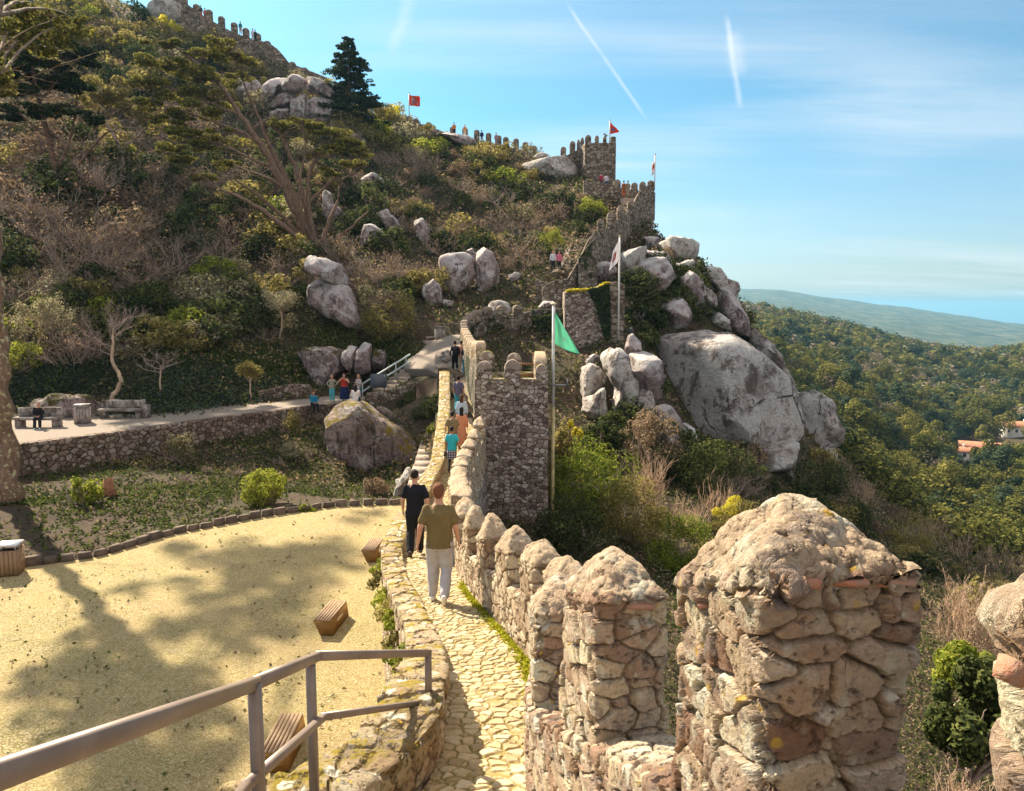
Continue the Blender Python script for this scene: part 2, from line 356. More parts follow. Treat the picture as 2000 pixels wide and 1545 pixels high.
# outside the wall: the cliff foot, the scrub slope, the valley
colpts(1060, (1600, 11), (1280, 17), (1130, 24), (1010, 31), (900, 38), (800, 44))
colpts(1150, (1600, 11.5), (1290, 17), (1110, 26), (960, 36), (870, 42), (790, 47))
colpts(1300, (1700, 9), (1300, 17), (1110, 27), (990, 36), (900, 43), (800, 52), (660, 60), (540, 66), (478, 76), (500, 86), (620, 110), (660, 200), (640, 400))
colpts(1420, (1700, 9), (1300, 18), (1120, 29), (1000, 38), (920, 46), (840, 56), (660, 64), (580, 69), (570, 76), (680, 95), (730, 140), (700, 250), (660, 450), (606, 700), (650, 1000), (640, 2500))
colpts(1520, (1700, 10), (1300, 19), (1130, 31), (1010, 42), (920, 54), (780, 66), (740, 72), (820, 90), (850, 140), (770, 250), (690, 420), (617, 700), (680, 1000), (650, 2500))
colpts(1640, (1700, 10), (1380, 18), (1180, 32), (1040, 46), (960, 62), (900, 80), (960, 110), (900, 170), (800, 270), (720, 430), (645, 680), (690, 1000), (660, 2500))
colpts(1780, (1800, 9), (1480, 16), (1260, 28), (1110, 44), (1050, 62), (1090, 90), (1060, 140), (950, 210), (840, 310), (760, 450), (682, 680), (730, 1000), (680, 2500))
colpts(1900, (1800, 9), (1560, 15), (1320, 27), (1160, 45), (1095, 66), (1140, 100), (1080, 150), (950, 230), (880, 330), (780, 470), (705, 700), (740, 1000), (680, 2500))
colpts(2020, (1900, 9), (1620, 15), (1360, 27), (1190, 47), (1120, 70), (1140, 105), (1060, 160), (940, 250), (845, 350), (770, 480), (688, 720), (740, 1000), (690, 2500))
colpts(2300, (1900, 10), (1500, 20), (1250, 46), (1180, 80), (1080, 150), (930, 280), (790, 480), (700, 800), (750, 1200))
colpts(2900, (2100, 10), (1600, 22), (1300, 50), (1180, 100), (1000, 250), (850, 450), (720, 900))
for px, py, Y in ((700, 600, 1500), (1000, 600, 1500), (-900, 560, 3000), (0, 500, 2000)): HILL.append((px, py, Y))
def tps_fit(pts, lam=1e-4):
    A = np.array([((p[0] - 1000) / 500.0, math.log(p[2]) * 2.2) for p in pts]); v = np.array([p[1] for p in pts], float)
    n = len(A); d = np.linalg.norm(A[:, None] - A[None], axis=2); K = np.where(d > 0, d * d * np.log(d + 1e-12), 0) + lam * np.eye(n)
    P = np.hstack([np.ones((n, 1)), A]); S = np.zeros((n + 3, n + 3)); S[:n, :n] = K; S[:n, n:] = P; S[n:, :n] = P.T
    return A, np.linalg.solve(S, np.concatenate([v, np.zeros(3)]))
def tps_eval(fit, px, Y):
    A, wts = fit; X = np.stack([(px - 1000) / 500.0, np.log(Y) * 2.2], 1); r = np.empty(len(X)); n = len(A)
    for i in range(0, len(X), 20000):
        x = X[i:i + 20000]; d2 = ((x[:, None] - A[None]) ** 2).sum(2)
        K = 0.5 * d2 * np.log(d2 + 1e-12); r[i:i + 20000] = K @ wts[:n] + wts[n] + x @ wts[n + 1:]
    return r
FH = tps_fit(HILL)
# polylines on the near side, photo pixels -> plan
LAWN_Z = -7.3; TERR_Z = -5.85
KERB = [atz(px, py, LAWN_Z) for px, py in ((-500, 1260), (-250, 1180), (-100, 1140), (43, 1108), (180, 1090), (337, 1044), (508, 1011), (652, 990), (783, 985))]
WALL = [atz(px, py, TERR_Z) for px, py in ((-500, 960), (-250, 912), (-100, 890), (35, 871), (196, 851), (350, 829), (480, 812), (595, 797), (655, 790))]
XW = [(-3, 0.75), (0.8, 0.66), (1.8, 0.60), (3.3, 0.34), (4.5, 0.12), (5.6, 0.12), (6.2, 0.30), (8.0, 0.20), (9.2, -0.06), (10.5, -0.38), (11.9, -0.70), (13.3, -0.95), (14.8, -1.18), (16.5, -1.34), (18.3, -1.46), (20.2, -1.55), (22.2, -1.58), (24.3, -1.59), (26.5, -1.55), (28.7, -1.46), (30.0, -1.44)]   # inner face of the wall: Y -> x
def kline(px, line):  # distance Y of a plan polyline at photo column px (approximate)
    xs = [pxof(p.x, p.z, p.y) for p in line]; return np.interp(px, xs, [p.y for p in line])
SOILP = []
for i, p in enumerate(KERB): SOILP.append((float(pxof(p.x, p.z, p.y)), float(pyof(LAWN_Z + 0.05, p.y)), p.y + 0.1)); SOILP.append((float(pxof(p.x, p.z, p.y)), float(pyof(LAWN_Z + 0.03, p.y * 0.8)), p.y * 0.8))
for i, p in enumerate(WALL): SOILP.append((float(pxof(p.x, p.z, p.y)), float(pyof((-7.15, -7.15, -7.15, -7.15, -7.15, -7.05, -6.95, -6.8, -6.8)[i], p.y)), p.y))
SOILP += [(780, 975, 29), (830, 930, 32), (800, 880, 37), (740, 935, 35.5), (690, 905, 38), (850, 850, 36), (820, 815, 41), (870, 780, 39), (740, 815, 44), (880, 750, 42), (790, 790, 44), (660, 850, 41.5), (850, 1100, 16), (900, 1000, 24)]
FS = tps_fit(SOILP, 1e-3)
def ground(x, Y, rough=True):
    """height of the ground at plan position"""
    x = np.atleast_1d(np.asarray(x, float)); Y = np.atleast_1d(np.asarray(Y, float)); Y = np.maximum(Y, 1.0)
    z = np.full(len(x), -5.0)
    for _ in range(4): px = pxof(x, z, Y); py = tps_eval(FH, px, Y); v = (py - CY) / F; c, s = math.cos(PITCH), math.sin(PITCH); z = Y * (-s - v * c) / (c - v * s)
    far = Y > 130
    P = np.stack([x, Y, np.zeros_like(x)], 1)
    if rough:
        z = z + np.where(Y < 130, 0.35, 0) * fbm(P * 0.25, 3) * np.clip((Y - 20) / 30, 0, 1) + np.clip((Y - 130) / 300, 0, 1) * 6 * fbm(P * 0.012, 4)
    # near-left basin
    pxs = pxof(x, -6.5, Y); yk = kline(pxs, KERB); yw = kline(pxs, WALL)
    yw = np.where(pxs > 655, np.interp(pxs, [655, 740, 800, 880, 930], [yw.max() if len(yw) else 46, 45.5, 45.5, 43, 34]), yw)
    xw = interp(Y, XW) + 0.2
    left = (x < xw) & (Y < np.where(pxs > 655, np.interp(pxs, [655, 740, 800, 880, 930], [46, 45.5, 45.5, 43, 34]), yw))
    if left.any():
        zs = np.full(len(x), -7.0)
        for _ in range(3):
            pp = pxof(x, zs, Y); py = tps_eval(FS, pp, Y); v = (py - CY) / F; zs = Y * (-s - v * c) / (c - v * s)
        zs = zs + (0.10 * fbm(P * 0.9, 3) if rough else 0) * (Y > yk)
        zs = np.where((Y < yk + 0.05) & (pxs < 783), LAWN_Z - 0.12, zs)
        zs = np.where((pxs >= 783) & (Y < 28), LAWN_Z - 0.12, zs)
        z = np.where(left, zs, z)
    st_ = (pxs > 700) & (pxs < 905) & (Y > 44) & (Y < 57); z = np.where(st_, z - 0.9, z); st2 = (pxs > 786) & (pxs < 850) & (Y > 29) & (Y < 39.5); z = np.where(st2, z - 0.6, z)
    # terrace
    yb = np.interp(pxs, [-900, -350, 0, 200, 400, 560, 690], [33, 36.5, 39.5, 41, 44, 47, 50.5])
    terr = (~left) & (pxs < 700) & (Y > 20) & (Y < yb)
    z = np.where(terr, TERR_Z - 0.02, z)
    return z
def gz(x, y): return float(ground(np.array([x]), np.array([y]))[0])

mg = M('ground_earth'); p = mg.pos(); n1 = mg.noise(p, 0.35, 6, 0.65); n2 = mg.noise(p, 4.0, 6, 0.7)
c = mg.ramp(n1, [(0.3, (0.035, 0.028, 0.016)), (0.48, (0.065, 0.043, 0.028)), (0.6, (0.045, 0.045, 0.018)), (0.75, (0.095, 0.065, 0.045))])
c = mg.mix(mg.ss(n2, 0.47, 0.6, 0, 0.8), c, (0.035, 0.025, 0.018)); n3 = mg.noise(p, 17, 5, .75); c = mg.mix(mg.ss(n3, .55, .62, 0, .8), c, (.14, .10, .06)); mg.col(c, 1.0); mg.bump(n2, 0.8, 0.12)
M_GROUND = mg.m
mg = M('far_slope'); p = mg.pos(); n1 = mg.noise(p, 0.006, 8, 0.6); n2 = mg.noise(p, 0.014, 8, 0.8)
c = mg.ramp(n2, [(0.40, (0.006, 0.016, 0.008)), (0.5, (0.04, 0.06, 0.025)), (0.6, (0.14, 0.13, 0.07))])
c = mg.mix(mg.ss(n1, 0.60, 0.68, 0, 0.5), c, (0.20, 0.16, 0.10)); mg.col(c, 1.0); mg.bump(n2, 1.0, 8.0)
M_FAR = mg.m
U = np.concatenate([np.linspace(-1.35, -0.7, 50, endpoint=False), np.linspace(-0.7, 0.75, 520), np.linspace(0.75, 1.4, 50)[1:]])
YR = np.geomspace(1.5, 1500, 470)
gx = (U[None, :] * YR[:, None]).ravel(); gy = np.repeat(YR, len(U)); gzv = ground(gx, gy)

GG = gzv.reshape(len(YR), len(U)); LY = np.log(YR)
def gfast(x, Y):
    u = np.clip(x / Y, U[0], U[-1]); iu = np.clip(np.searchsorted(U, u) - 1, 0, len(U) - 2); iy = np.clip(np.searchsorted(LY, np.log(Y)) - 1, 0, len(LY) - 2)
    fu = (u - U[iu]) / (U[iu + 1] - U[iu]); fy = np.clip((np.log(Y) - LY[iy]) / (LY[1] - LY[0]), 0, 1)
    return GG[iy, iu] * (1 - fu) * (1 - fy) + GG[iy, iu + 1] * fu * (1 - fy) + GG[iy + 1, iu] * (1 - fu) * fy + GG[iy + 1, iu + 1] * fu * fy
def hit(px, py, y0=3.0, y1=900.0):
    """first ground point seen through a photo pixel"""
    d = PV(px, py); Y = np.geomspace(y0, y1, 420); X = d[0] / d[1] * Y; Z = d[2] / d[1] * Y
    g = gfast(X, Y); k = np.nonzero(Z < g)[0]
    if len(k) == 0: return hit(px, py + 12, y0, y1) if py < 1500 else None
    i = k[0]; 
    if i == 0: return Vector((X[0], Y[0], g[0]))
    a = (Z[i - 1] - g[i - 1]) / ((Z[i - 1] - g[i - 1]) - (Z[i] - g[i]) + 1e-9); yy = Y[i - 1] + a * (Y[i] - Y[i - 1])
    return Vector((d[0] / d[1] * yy, yy, d[2] / d[1] * yy))
go = obj('hillside_ground', np.stack([gx, gy, gzv], 1), gridquads(len(YR), len(U)), M_GROUND, smooth=True); tag(go, kind='structure', label='scrubby earth slope of the castle hill and valley')
# far hill range: its own landform 2.5 - 8 km away
uu = np.linspace(-0.3, 1.1, 260); yy = np.geomspace(1300, 9000, 90)
sil = np.interp(uu * F + 1000, [900, 1300, 1440, 1520, 1600, 1700, 1760, 1800, 1880, 1950, 2000, 2200, 2600], [600, 572, 564, 567, 580, 594, 600, 607, 617, 627, 632, 650, 690])
X = uu[None, :] * yy[:, None]; t = np.clip((yy - 1300) / (5200 - 1300), 0, 1)[:, None]; t2 = np.clip((yy - 5200) / 3800, 0, 1)[:, None]
zr = np.array([[zat(s_, 5200) for s_ in sil]]); zlow = np.array([[zat(760, 1300)] * len(uu)])
Z = zlow + (zr - zlow) * (t ** 0.85) - t2 * 500
PP = np.stack([X.ravel(), np.repeat(yy, len(uu)), np.zeros(X.size)], 1)
Z = Z.ravel() + (fbm(PP * 0.0012, 5) * 38 + fbm(PP * 0.006, 4) * 12) * (t * (1 - t2)).repeat(len(uu), 1).ravel()
o = obj('far_hills', np.stack([X.ravel(), PP[:, 1], Z], 1), gridquads(len(yy), len(uu)), M_FAR, smooth=True); tag(o, kind='structure', label='long wooded far hill range fading to blue')
ms = M('sea_water'); ms.col((0.03, 0.12, 0.16), 0.35); ms.bump(ms.noise(ms.pos(), 0.01, 4), 0.3, 2.0)
SEA_Z = -420
V = np.array([(-12000, 3000, SEA_Z), (22000, 3000, SEA_Z), (22000, 24000, SEA_Z), (-12000, 24000, SEA_Z)]); TOPZ = float(max(gzv.max(), 60)) + 3; o = obj('sea', V, [(0, 1, 2, 3)], ms.m); tag(o, kind='structure', label='hazy ocean along the horizon')
# ------------------------------------------------------------------ lawn, path
m = M('mossy_cobbles'); p = m.pos(); pw = m.addv(p, m.noise(p, 5, 2, col=True), 0.06); v = m.voro(pw, 9.5, 'DISTANCE_TO_EDGE', 0.95); vc = m.sep(m.voro(pw, 9.5, 'F1', .95, 'Color'))
n1 = m.noise(p, 0.42, 6, 0.66); n2 = m.noise(p, 7, 7, 0.78); n3 = m.noise(p, 38, 4, 0.75); n4 = m.noise(m.map(p, (1, 1, 1), (0, 0, 0), (9, 4, 0)), 1.6, 6, .7)
c = m.ramp(n1, [(0.3, (0.34, 0.26, 0.13)), (0.5, (0.43, 0.335, 0.15)), (0.62, (0.37, 0.315, 0.13)), (0.75, (0.45, 0.375, 0.24))])
c = m.mix(m.ss(n4, 0.5, 0.7, 0, 0.6), c, (0.31, 0.28, 0.09)); c = m.mix(m.ss(n2, 0.45, 0.68, 0, 0.75), c, (0.27, 0.19, 0.08)); c = m.mix(m.ss(n3, 0.53, 0.60, 0, 0.85), c, (0.66, 0.56, 0.38)); c = m.mix(m.ss(n3, 0.47, 0.40, 0, 0.8), c, (0.19, 0.14, 0.05)); n5 = m.noise(p, 16, 6, .8); c = m.mix(m.ss(n5, 0.54, 0.60, 0, 0.6), c, (0.24, 0.19, 0.05))
stn = m.math('MULTIPLY', m.ss(n1, 0.50, 0.66, 0.05, 0.75), m.ss(m.sep(p)[1], 21, 12, 0.35, 1.0)); c = m.mix(m.math('MULTIPLY', stn, m.ss(vc[0], 0.2, 0.9, 0, .35)), c, (0.62, 0.50, 0.36)); st = m.math('MULTIPLY', m.ss(v, 0.01, 0.09, 1.0, 0.0), stn); c = m.mix(st, c, (0.20, 0.17, 0.05))
m.col(c, 0.95); m.bump(m.math('ADD', n2, m.math('ADD', m.math('MULTIPLY', n3, 0.9), m.math('MULTIPLY', m.ss(v, 0, 0.12, 0, 1.0), stn))), 1.0, 0.04); M_LAWN = m.m
PL = [(-3, -1.2), (0, -1.0), (3.5, -0.80), (5.2, -0.53), (6.6, -0.60), (8.3, -0.80), (9.6, -1.05), (11.2, -1.42), (13, -1.85), (15.2, -2.27), (18, -2.40), (24, -2.47), (27, -2.47), (30, -2.62), (35, -2.85), (41, -3.35), (46, -4.6), (52, -5.2)]   # left edge of the walkway
PZ = [(-3, -1.62), (0.4, -1.65), (1.8, -2.2), (3.3, -2.85), (4.6, -3.22), (5.5, -3.42), (8.3, -3.93), (11.2, -4.44), (15.9, -5.2), (21, -5.75), (27.6, -5.92), (32, -5.6), (35, -5.2), (40, -4.2), (43, -3.78), (48, -3.1), (52, -2.6)]
PR = XW + [(33, -1.5), (35, -1.6), (38, -2.0), (43, -2.55), (46, -3.0), (49, -3.3), (52, -3.2)]
def outer_left(y): return interp(y, PL) - np.interp(y, [-3, 5, 6.5, 9, 13, 17, 26, 33, 42], [.45, .45, .40, .34, .36, .42, .42, .5, .5])
lx = [(a.x, a.y) for a in KERB]
# lawn sheet: polygon between kerb and the path's retaining wall
rows = np.geomspace(1.0, 29.4, 160)
xl = np.interp(rows, [k.y for k in KERB], [k.x for k in KERB]); xl = np.where(rows < KERB[0].y, KERB[0].x - (KERB[0].y - rows) * 1.2, xl)
xr = np.maximum(xl + 0.01, np.minimum(outer_left(rows) + 0.1, np.interp(rows, [0, 26, 29.4], [99, 99, KERB[-1].x + 0.05])))
ts = np.linspace(0, 1, 90); X = xl[:, None] + (xr - xl)[:, None] * ts; P = np.stack([X.ravel(), np.repeat(rows, 90), np.full(X.size, LAWN_Z)], 1)
P[:, 2] += 0.015 * fbm(P * 1.5, 3)
tag(obj('lawn', P, gridquads(len(rows), 90), M_LAWN, smooth=True), kind='structure', label='mossy sunlit cobbled court beside the wall')
# path sheet
m = M('path_cobbles'); p = m.attr('rest'); q = m.addv(m.map(p, (1, 1.15, 0.3)), m.noise(p, 6, 2, col=True), 0.06)
e = m.voro(q, 7.5, 'DISTANCE_TO_EDGE', 0.85); cc = m.sep(m.voro(q, 7.5, 'F1', 0.85, 'Color')); n1 = m.noise(p, 1.2, 5, 0.65); n2 = m.noise(p, 30, 5, 0.75)
c = m.ramp(cc[0], [(0, (0.32, 0.24, 0.14)), (0.5, (0.46, 0.36, 0.21)), (1, (0.54, 0.45, 0.30))]); c = m.mix(m.ss(n2, 0.4, 0.7, 0, 0.5), c, (0.22, 0.16, 0.08))
mo = m.mix(n2, (0.17, 0.13, 0.045), (0.30, 0.24, 0.08)); c = m.mix(m.ss(e, 0.02, 0.09, 0.95, 0.0), c, mo); c = m.mix(m.ss(n1, 0.55, 0.68, 0, 0.5), c, mo)
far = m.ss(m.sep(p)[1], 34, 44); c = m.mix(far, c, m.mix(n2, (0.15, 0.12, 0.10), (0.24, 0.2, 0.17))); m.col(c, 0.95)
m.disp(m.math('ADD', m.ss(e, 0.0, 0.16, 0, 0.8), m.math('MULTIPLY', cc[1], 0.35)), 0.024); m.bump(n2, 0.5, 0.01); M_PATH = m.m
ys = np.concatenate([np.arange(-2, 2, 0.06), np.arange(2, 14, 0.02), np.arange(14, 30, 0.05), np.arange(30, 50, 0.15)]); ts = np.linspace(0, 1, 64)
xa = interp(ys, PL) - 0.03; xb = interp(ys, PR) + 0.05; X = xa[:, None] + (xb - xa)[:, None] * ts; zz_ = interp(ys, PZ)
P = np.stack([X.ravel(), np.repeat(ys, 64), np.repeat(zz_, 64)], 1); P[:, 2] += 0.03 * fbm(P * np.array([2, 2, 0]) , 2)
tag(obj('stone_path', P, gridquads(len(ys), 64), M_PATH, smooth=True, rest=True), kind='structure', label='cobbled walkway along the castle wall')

# ------------------------------------------------------------------ stonework materials
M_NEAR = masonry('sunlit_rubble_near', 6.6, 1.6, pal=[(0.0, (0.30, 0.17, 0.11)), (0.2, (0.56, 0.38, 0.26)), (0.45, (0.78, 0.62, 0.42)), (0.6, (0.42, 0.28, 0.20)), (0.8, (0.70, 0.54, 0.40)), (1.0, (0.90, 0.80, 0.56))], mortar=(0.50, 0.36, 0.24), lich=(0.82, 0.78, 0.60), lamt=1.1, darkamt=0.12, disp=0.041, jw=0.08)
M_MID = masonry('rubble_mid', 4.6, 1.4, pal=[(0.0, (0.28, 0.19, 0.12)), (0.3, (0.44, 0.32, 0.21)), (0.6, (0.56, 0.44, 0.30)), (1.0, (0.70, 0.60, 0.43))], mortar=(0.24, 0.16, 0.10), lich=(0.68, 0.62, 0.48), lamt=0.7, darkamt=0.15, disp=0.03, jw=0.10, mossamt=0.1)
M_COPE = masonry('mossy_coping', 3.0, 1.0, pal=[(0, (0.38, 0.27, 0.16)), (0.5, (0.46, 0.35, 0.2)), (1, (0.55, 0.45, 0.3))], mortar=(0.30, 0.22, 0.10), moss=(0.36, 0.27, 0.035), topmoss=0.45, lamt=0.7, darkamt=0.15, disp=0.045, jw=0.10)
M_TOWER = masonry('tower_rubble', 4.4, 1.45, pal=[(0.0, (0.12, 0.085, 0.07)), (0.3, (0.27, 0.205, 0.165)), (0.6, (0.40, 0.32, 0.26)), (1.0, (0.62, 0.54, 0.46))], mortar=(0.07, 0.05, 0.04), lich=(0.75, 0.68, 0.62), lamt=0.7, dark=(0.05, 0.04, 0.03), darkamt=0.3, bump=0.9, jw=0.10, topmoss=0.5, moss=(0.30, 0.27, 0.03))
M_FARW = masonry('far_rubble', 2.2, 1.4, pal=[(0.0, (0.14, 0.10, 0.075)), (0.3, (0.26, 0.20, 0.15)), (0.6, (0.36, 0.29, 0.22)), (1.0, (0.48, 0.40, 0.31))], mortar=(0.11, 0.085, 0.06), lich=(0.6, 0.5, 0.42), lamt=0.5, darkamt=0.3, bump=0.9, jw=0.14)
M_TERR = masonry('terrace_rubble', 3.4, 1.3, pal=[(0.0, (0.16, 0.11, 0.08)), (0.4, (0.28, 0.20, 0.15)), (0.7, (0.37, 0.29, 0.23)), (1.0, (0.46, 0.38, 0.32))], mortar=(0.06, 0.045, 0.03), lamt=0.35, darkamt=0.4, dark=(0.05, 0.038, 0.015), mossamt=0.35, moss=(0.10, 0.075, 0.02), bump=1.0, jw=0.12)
M_IVY = masonry('ivy_rubble', 3.6, 1.4, pal=[(0.0, (0.12, 0.09, 0.07)), (0.5, (0.28, 0.23, 0.18)), (1.0, (0.45, 0.39, 0.32))], mortar=(0.09, 0.07, 0.055), lich=(0.6, 0.55, 0.5), lamt=0.5, darkamt=0.4, bump=0.9, ivy=0.47, topmoss=0.3)

def prof_wall(name, stations, mat, parent=None, loc=None, res=0.05, hres=None, smooth=True, rest=True):
    """stations: (inner xy, outer xy, z bottom, z top[, batter]) ; closed rectangular section swept along"""
    hres = hres or res; n = len(stations); L_ = [0.0]
    for a, b in zip(stations[:-1], stations[1:]): L_.append(L_[-1] + math.hypot(b[0][0] - a[0][0], b[0][1] - a[0][1]))
    ns = max(2, int(L_[-1] / res)); s = np.linspace(0, L_[-1], ns); g = lambda f: np.interp(s, L_, [f(q) for q in stations])
    ix, iy, ox, oy, zb, zt = g(lambda q: q[0][0]), g(lambda q: q[0][1]), g(lambda q: q[1][0]), g(lambda q: q[1][1]), g(lambda q: q[2]), g(lambda q: q[3])
    H = float(np.max(zt - zb)); W = float(np.max(np.hypot(ix - ox, iy - oy))); nh = max(3, int(H / hres)); nw = max(3, int(W / res))
    R = []
    for i in range(ns):
        I = np.array([ix[i], iy[i]]); O = np.array([ox[i], oy[i]]); r = []
        t = np.linspace(0, 1, nh)[:, None]; up = np.hstack([np.repeat(I[None], nh, 0), zb[i] + (zt[i] - zb[i]) * t])
        t2 = np.linspace(0, 1, nw + 2)[1:-1][:, None]; top = np.hstack([I + (O - I) * t2, np.full((nw, 1), zt[i]) + 0.02 * np.sin(t2 * math.pi)])
        dn = np.hstack([np.repeat(O[None], nh, 0), zt[i] - (zt[i] - zb[i]) * t])
        R.append(np.vstack([up, top, dn]))
    V, Fq = rings(R, True, True)
    return obj(name, V, Fq, mat, parent, loc, smooth, rest)
def merlon(parent, p, d, Ln, t, zs, ze, za, k=0.0, mat=None, res=0.02, style='hip', name='merlon', side=1, jit=0.02):
    """p inner-near corner, d unit direction along the wall, thickness t to the right (side=1)"""
    d = np.array(d, float); d /= np.linalg.norm(d); nrm = np.array([d[1], -d[0]]) * side
    per = []; c = 0.12 * min(Ln, t)
    corners = [(0, 0), (Ln, 0), (Ln, t), (0, t)]
    step = max(res, 0.004)
    def rrect(n_=6):
        pts = []
        for (a, b), q in zip([(c, c), (Ln - c, c), (Ln - c, t - c), (c, t - c)], (180, 270, 0, 90)):
            for j in range(n_): th = math.radians(q + 90 * j / (n_ - 1)); pts.append((a + c * math.cos(th), b + c * math.sin(th)))
        P = np.array(pts + [pts[0]]); s = np.concatenate([[0], np.cumsum(np.linalg.norm(np.diff(P, axis=0), axis=1))]); m_ = max(14, int(s[-1] / step)); u = np.linspace(0, s[-1], m_, endpoint=False)
        return np.stack([np.interp(u, s, P[:, 0]), np.interp(u, s, P[:, 1])], 1)
    base = rrect(); cen = np.array([Ln / 2, t / 2]); R = []
    nb = max(3, int((ze - zs) / step)); H = za - ze
    sd = random.random() * 50
    def ring(sx, sy, z, over=0.0):
        q = (base - cen) * np.array([sx, sy]) * (1 + over) + cen
        x = p[0] + q[:, 0] * d[0] + q[:, 1] * nrm[0]; y = p[1] + q[:, 0] * d[1] + q[:, 1] * nrm[1]
        P = np.stack([x, y, z - k * q[:, 0]], 1)
        if jit: P[:, :2] += jit * fbm(np.stack([x * 3 + sd, y * 3, P[:, 2] * 3], 1), 2)[:, None] * np.sign((base - cen))
        return P
    for i in range(nb): R.append(ring(1, 1, zs + (ze - zs) * i / nb))
    nc = max(5, int(1.3 * H / step))
    for i in range(nc + 1):
        u = i / nc
        if style == 'hip': sx = 1 - 0.86 * u ** 1.15 - .10 * u ** 8; sy = 1 - 0.84 * u ** 1.3 - .12 * u ** 8; zz = ze + H * (1.06 * u ** 0.92 - .06 * u ** 3)
        elif style == 'round': sx = math.sqrt(max(0.0, 1 - (u * 0.995) ** 2)); sy = 1 - 0.25 * u ** 3; zz = ze + H * u
        elif style == 'gable': sx = 1 - 0.06 * u; sy = 1 - 0.92 * u; zz = ze + H * u
        R.append(ring(max(sx, 0.03), max(sy, 0.03), zz, 0.05 * max(0, 1 - 6 * u) if style == 'hip' else 0))
    V, Fq = rings(R, True, True)
    if style == 'hip':
        nq_ = (len(R) - 1) * len(R[0]); Nn = vnormals(V, np.array(Fq[:nq_])); up_ = np.clip((V[:, 2] + k * np.hypot(V[:, 0] - p[0], V[:, 1] - p[1]) - ze + .04) / max(.01, H) * 3, 0, 1); sc_ = 2.2 / max(.3, Ln)
        V = V + Nn * ((0.055 * fbm(V * sc_ * 1.5 + sd, 3) + 0.03 * fbm(V * sc_ * 6 + sd, 3)) * up_ * min(1, Ln))[:, None]
    o = obj(name, V, Fq, mat, parent, None, True, True); nr = len(R[0]); cm = np.concatenate([np.zeros(nb * nr), np.clip(np.repeat(np.arange(nc + 1), nr) / nc * 9 - 0.6, 0, 1)]).astype(np.float32)
    if len(cm) == len(o.data.vertices): a_ = o.data.attributes.new('cap', 'FLOAT', 'POINT'); a_.data.foreach_set('value', cm)
    return o

# ------------------------------------------------------------------ the near castle wall with its merlons
near = thing('castle_wall', 'sunlit rubble parapet wall with pointed merlons descending beside the cobbled walkway', 'wall', (0.2, 5, -4))
th = 0.40
def wst(y, side='n'):
    x = float(interp(y, XW)); x2 = float(interp(y + 0.05, XW)); x1 = float(interp(y - 0.05, XW)); d = np.array([x2 - x1, 0.1]); d /= np.linalg.norm(d); nr = np.array([d[1], -d[0]])
    return np.array([x, y]), d, nr
SILL = [(-3, -0.35), (0.8, -0.95), (1.8, -1.32), (3.3, -2.00), (4.6, -2.55), (5.6, -2.85), (6.4, -2.9), (8, -3.2), (9.2, -3.45), (10.5, -3.70), (11.9, -3.95), (13.3, -4.2), (16.5, -4.65), (20, -4.95), (24, -5.05), (28.7, -4.9), (30, -4.8)]
def near_wall(y0, y1, step, res, hres, mat, zb_fun, bat=0.0):
    st = []
    for y in np.arange(y0, y1 + 1e-6, step):
        p_, d_, n_ = wst(y); o_ = p_ + n_ * th; st.append((p_, o_, zb_fun(y), float(interp(y, SILL))))
    return st
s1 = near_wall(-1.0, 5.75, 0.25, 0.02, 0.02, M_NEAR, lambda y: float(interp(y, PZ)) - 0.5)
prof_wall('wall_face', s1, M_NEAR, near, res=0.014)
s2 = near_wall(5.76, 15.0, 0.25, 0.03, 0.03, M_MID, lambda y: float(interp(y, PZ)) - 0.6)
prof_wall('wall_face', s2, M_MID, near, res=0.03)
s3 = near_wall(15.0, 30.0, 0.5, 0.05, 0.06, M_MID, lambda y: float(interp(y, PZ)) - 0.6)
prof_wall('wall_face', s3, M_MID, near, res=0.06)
# the wall's deep outer face down to the slope
st = []
for y in np.arange(-1.0, 30.1, 0.5):
    p_, d_, n_ = wst(y); zt = float(interp(y, PZ)) - 0.35; st.append((p_ + n_ * 0.06, p_ + n_ * (th + 0.05), -15.0, zt))
prof_wall('wall_footing', st, M_TOWER, near, res=0.15, hres=0.15)
def mer(px, y, Ln, t, pz, pa, pe, k, mat, res, dx=None, x=None):
    """near-corner pixel column, distance, rows of apex / eave / sill"""
    p_, d_, n_ = wst(y + Ln / 2)
    X = x if x is not None else (px - 1000) / F * y * 1.0
    X = at(px, pe, y).x
    return merlon(near, (X, y), d_, Ln, t, zat(pz, y) - 0.12, zat(pe, y), zat(pa, y + Ln * 0.5) + k * Ln * 0.5, k, mat, res)
merlon(near, (0.610, 0.50), (0.02, 1), 0.44, 0.42, -0.95, -0.30, -0.175, 0.2, M_NEAR, 0.008)
mer(1508, 1.80, 0.60, 0.395, 1640, 985, 1150, 0.33, M_NEAR, 0.006)
mer(1168, 3.30, 0.62, 0.33, 1495, 1083, 1178, 0.33, M_NEAR, 0.008)
mer(1048, 4.60, 0.62, 0.33, 1430, 1128, 1200, 0.28, M_NEAR, 0.010)
mer(1078, 6.35, 0.60, 0.36, 1290, 1090, 1143, 0.2, M_MID, 0.02)
mer(1042, 7.9, 0.68, 0.36, 1210, 1057, 1108, 0.2, M_MID, 0.02)
mer(991, 9.15, 0.66, 0.36, 1160, 1030, 1084, 0.2, M_MID, 0.02)
mer(946, 10.5, 0.66, 0.36, 1125, 1006, 1058, 0.2, M_MID, 0.025)
mer(912, 11.9, 0.7, 0.36, 1095, 990, 1038, 0.15, M_MID, 0.025)
mer(893, 13.3, 0.8, 0.38, 1065, 972, 1010, 0.15, M_MID, 0.03)
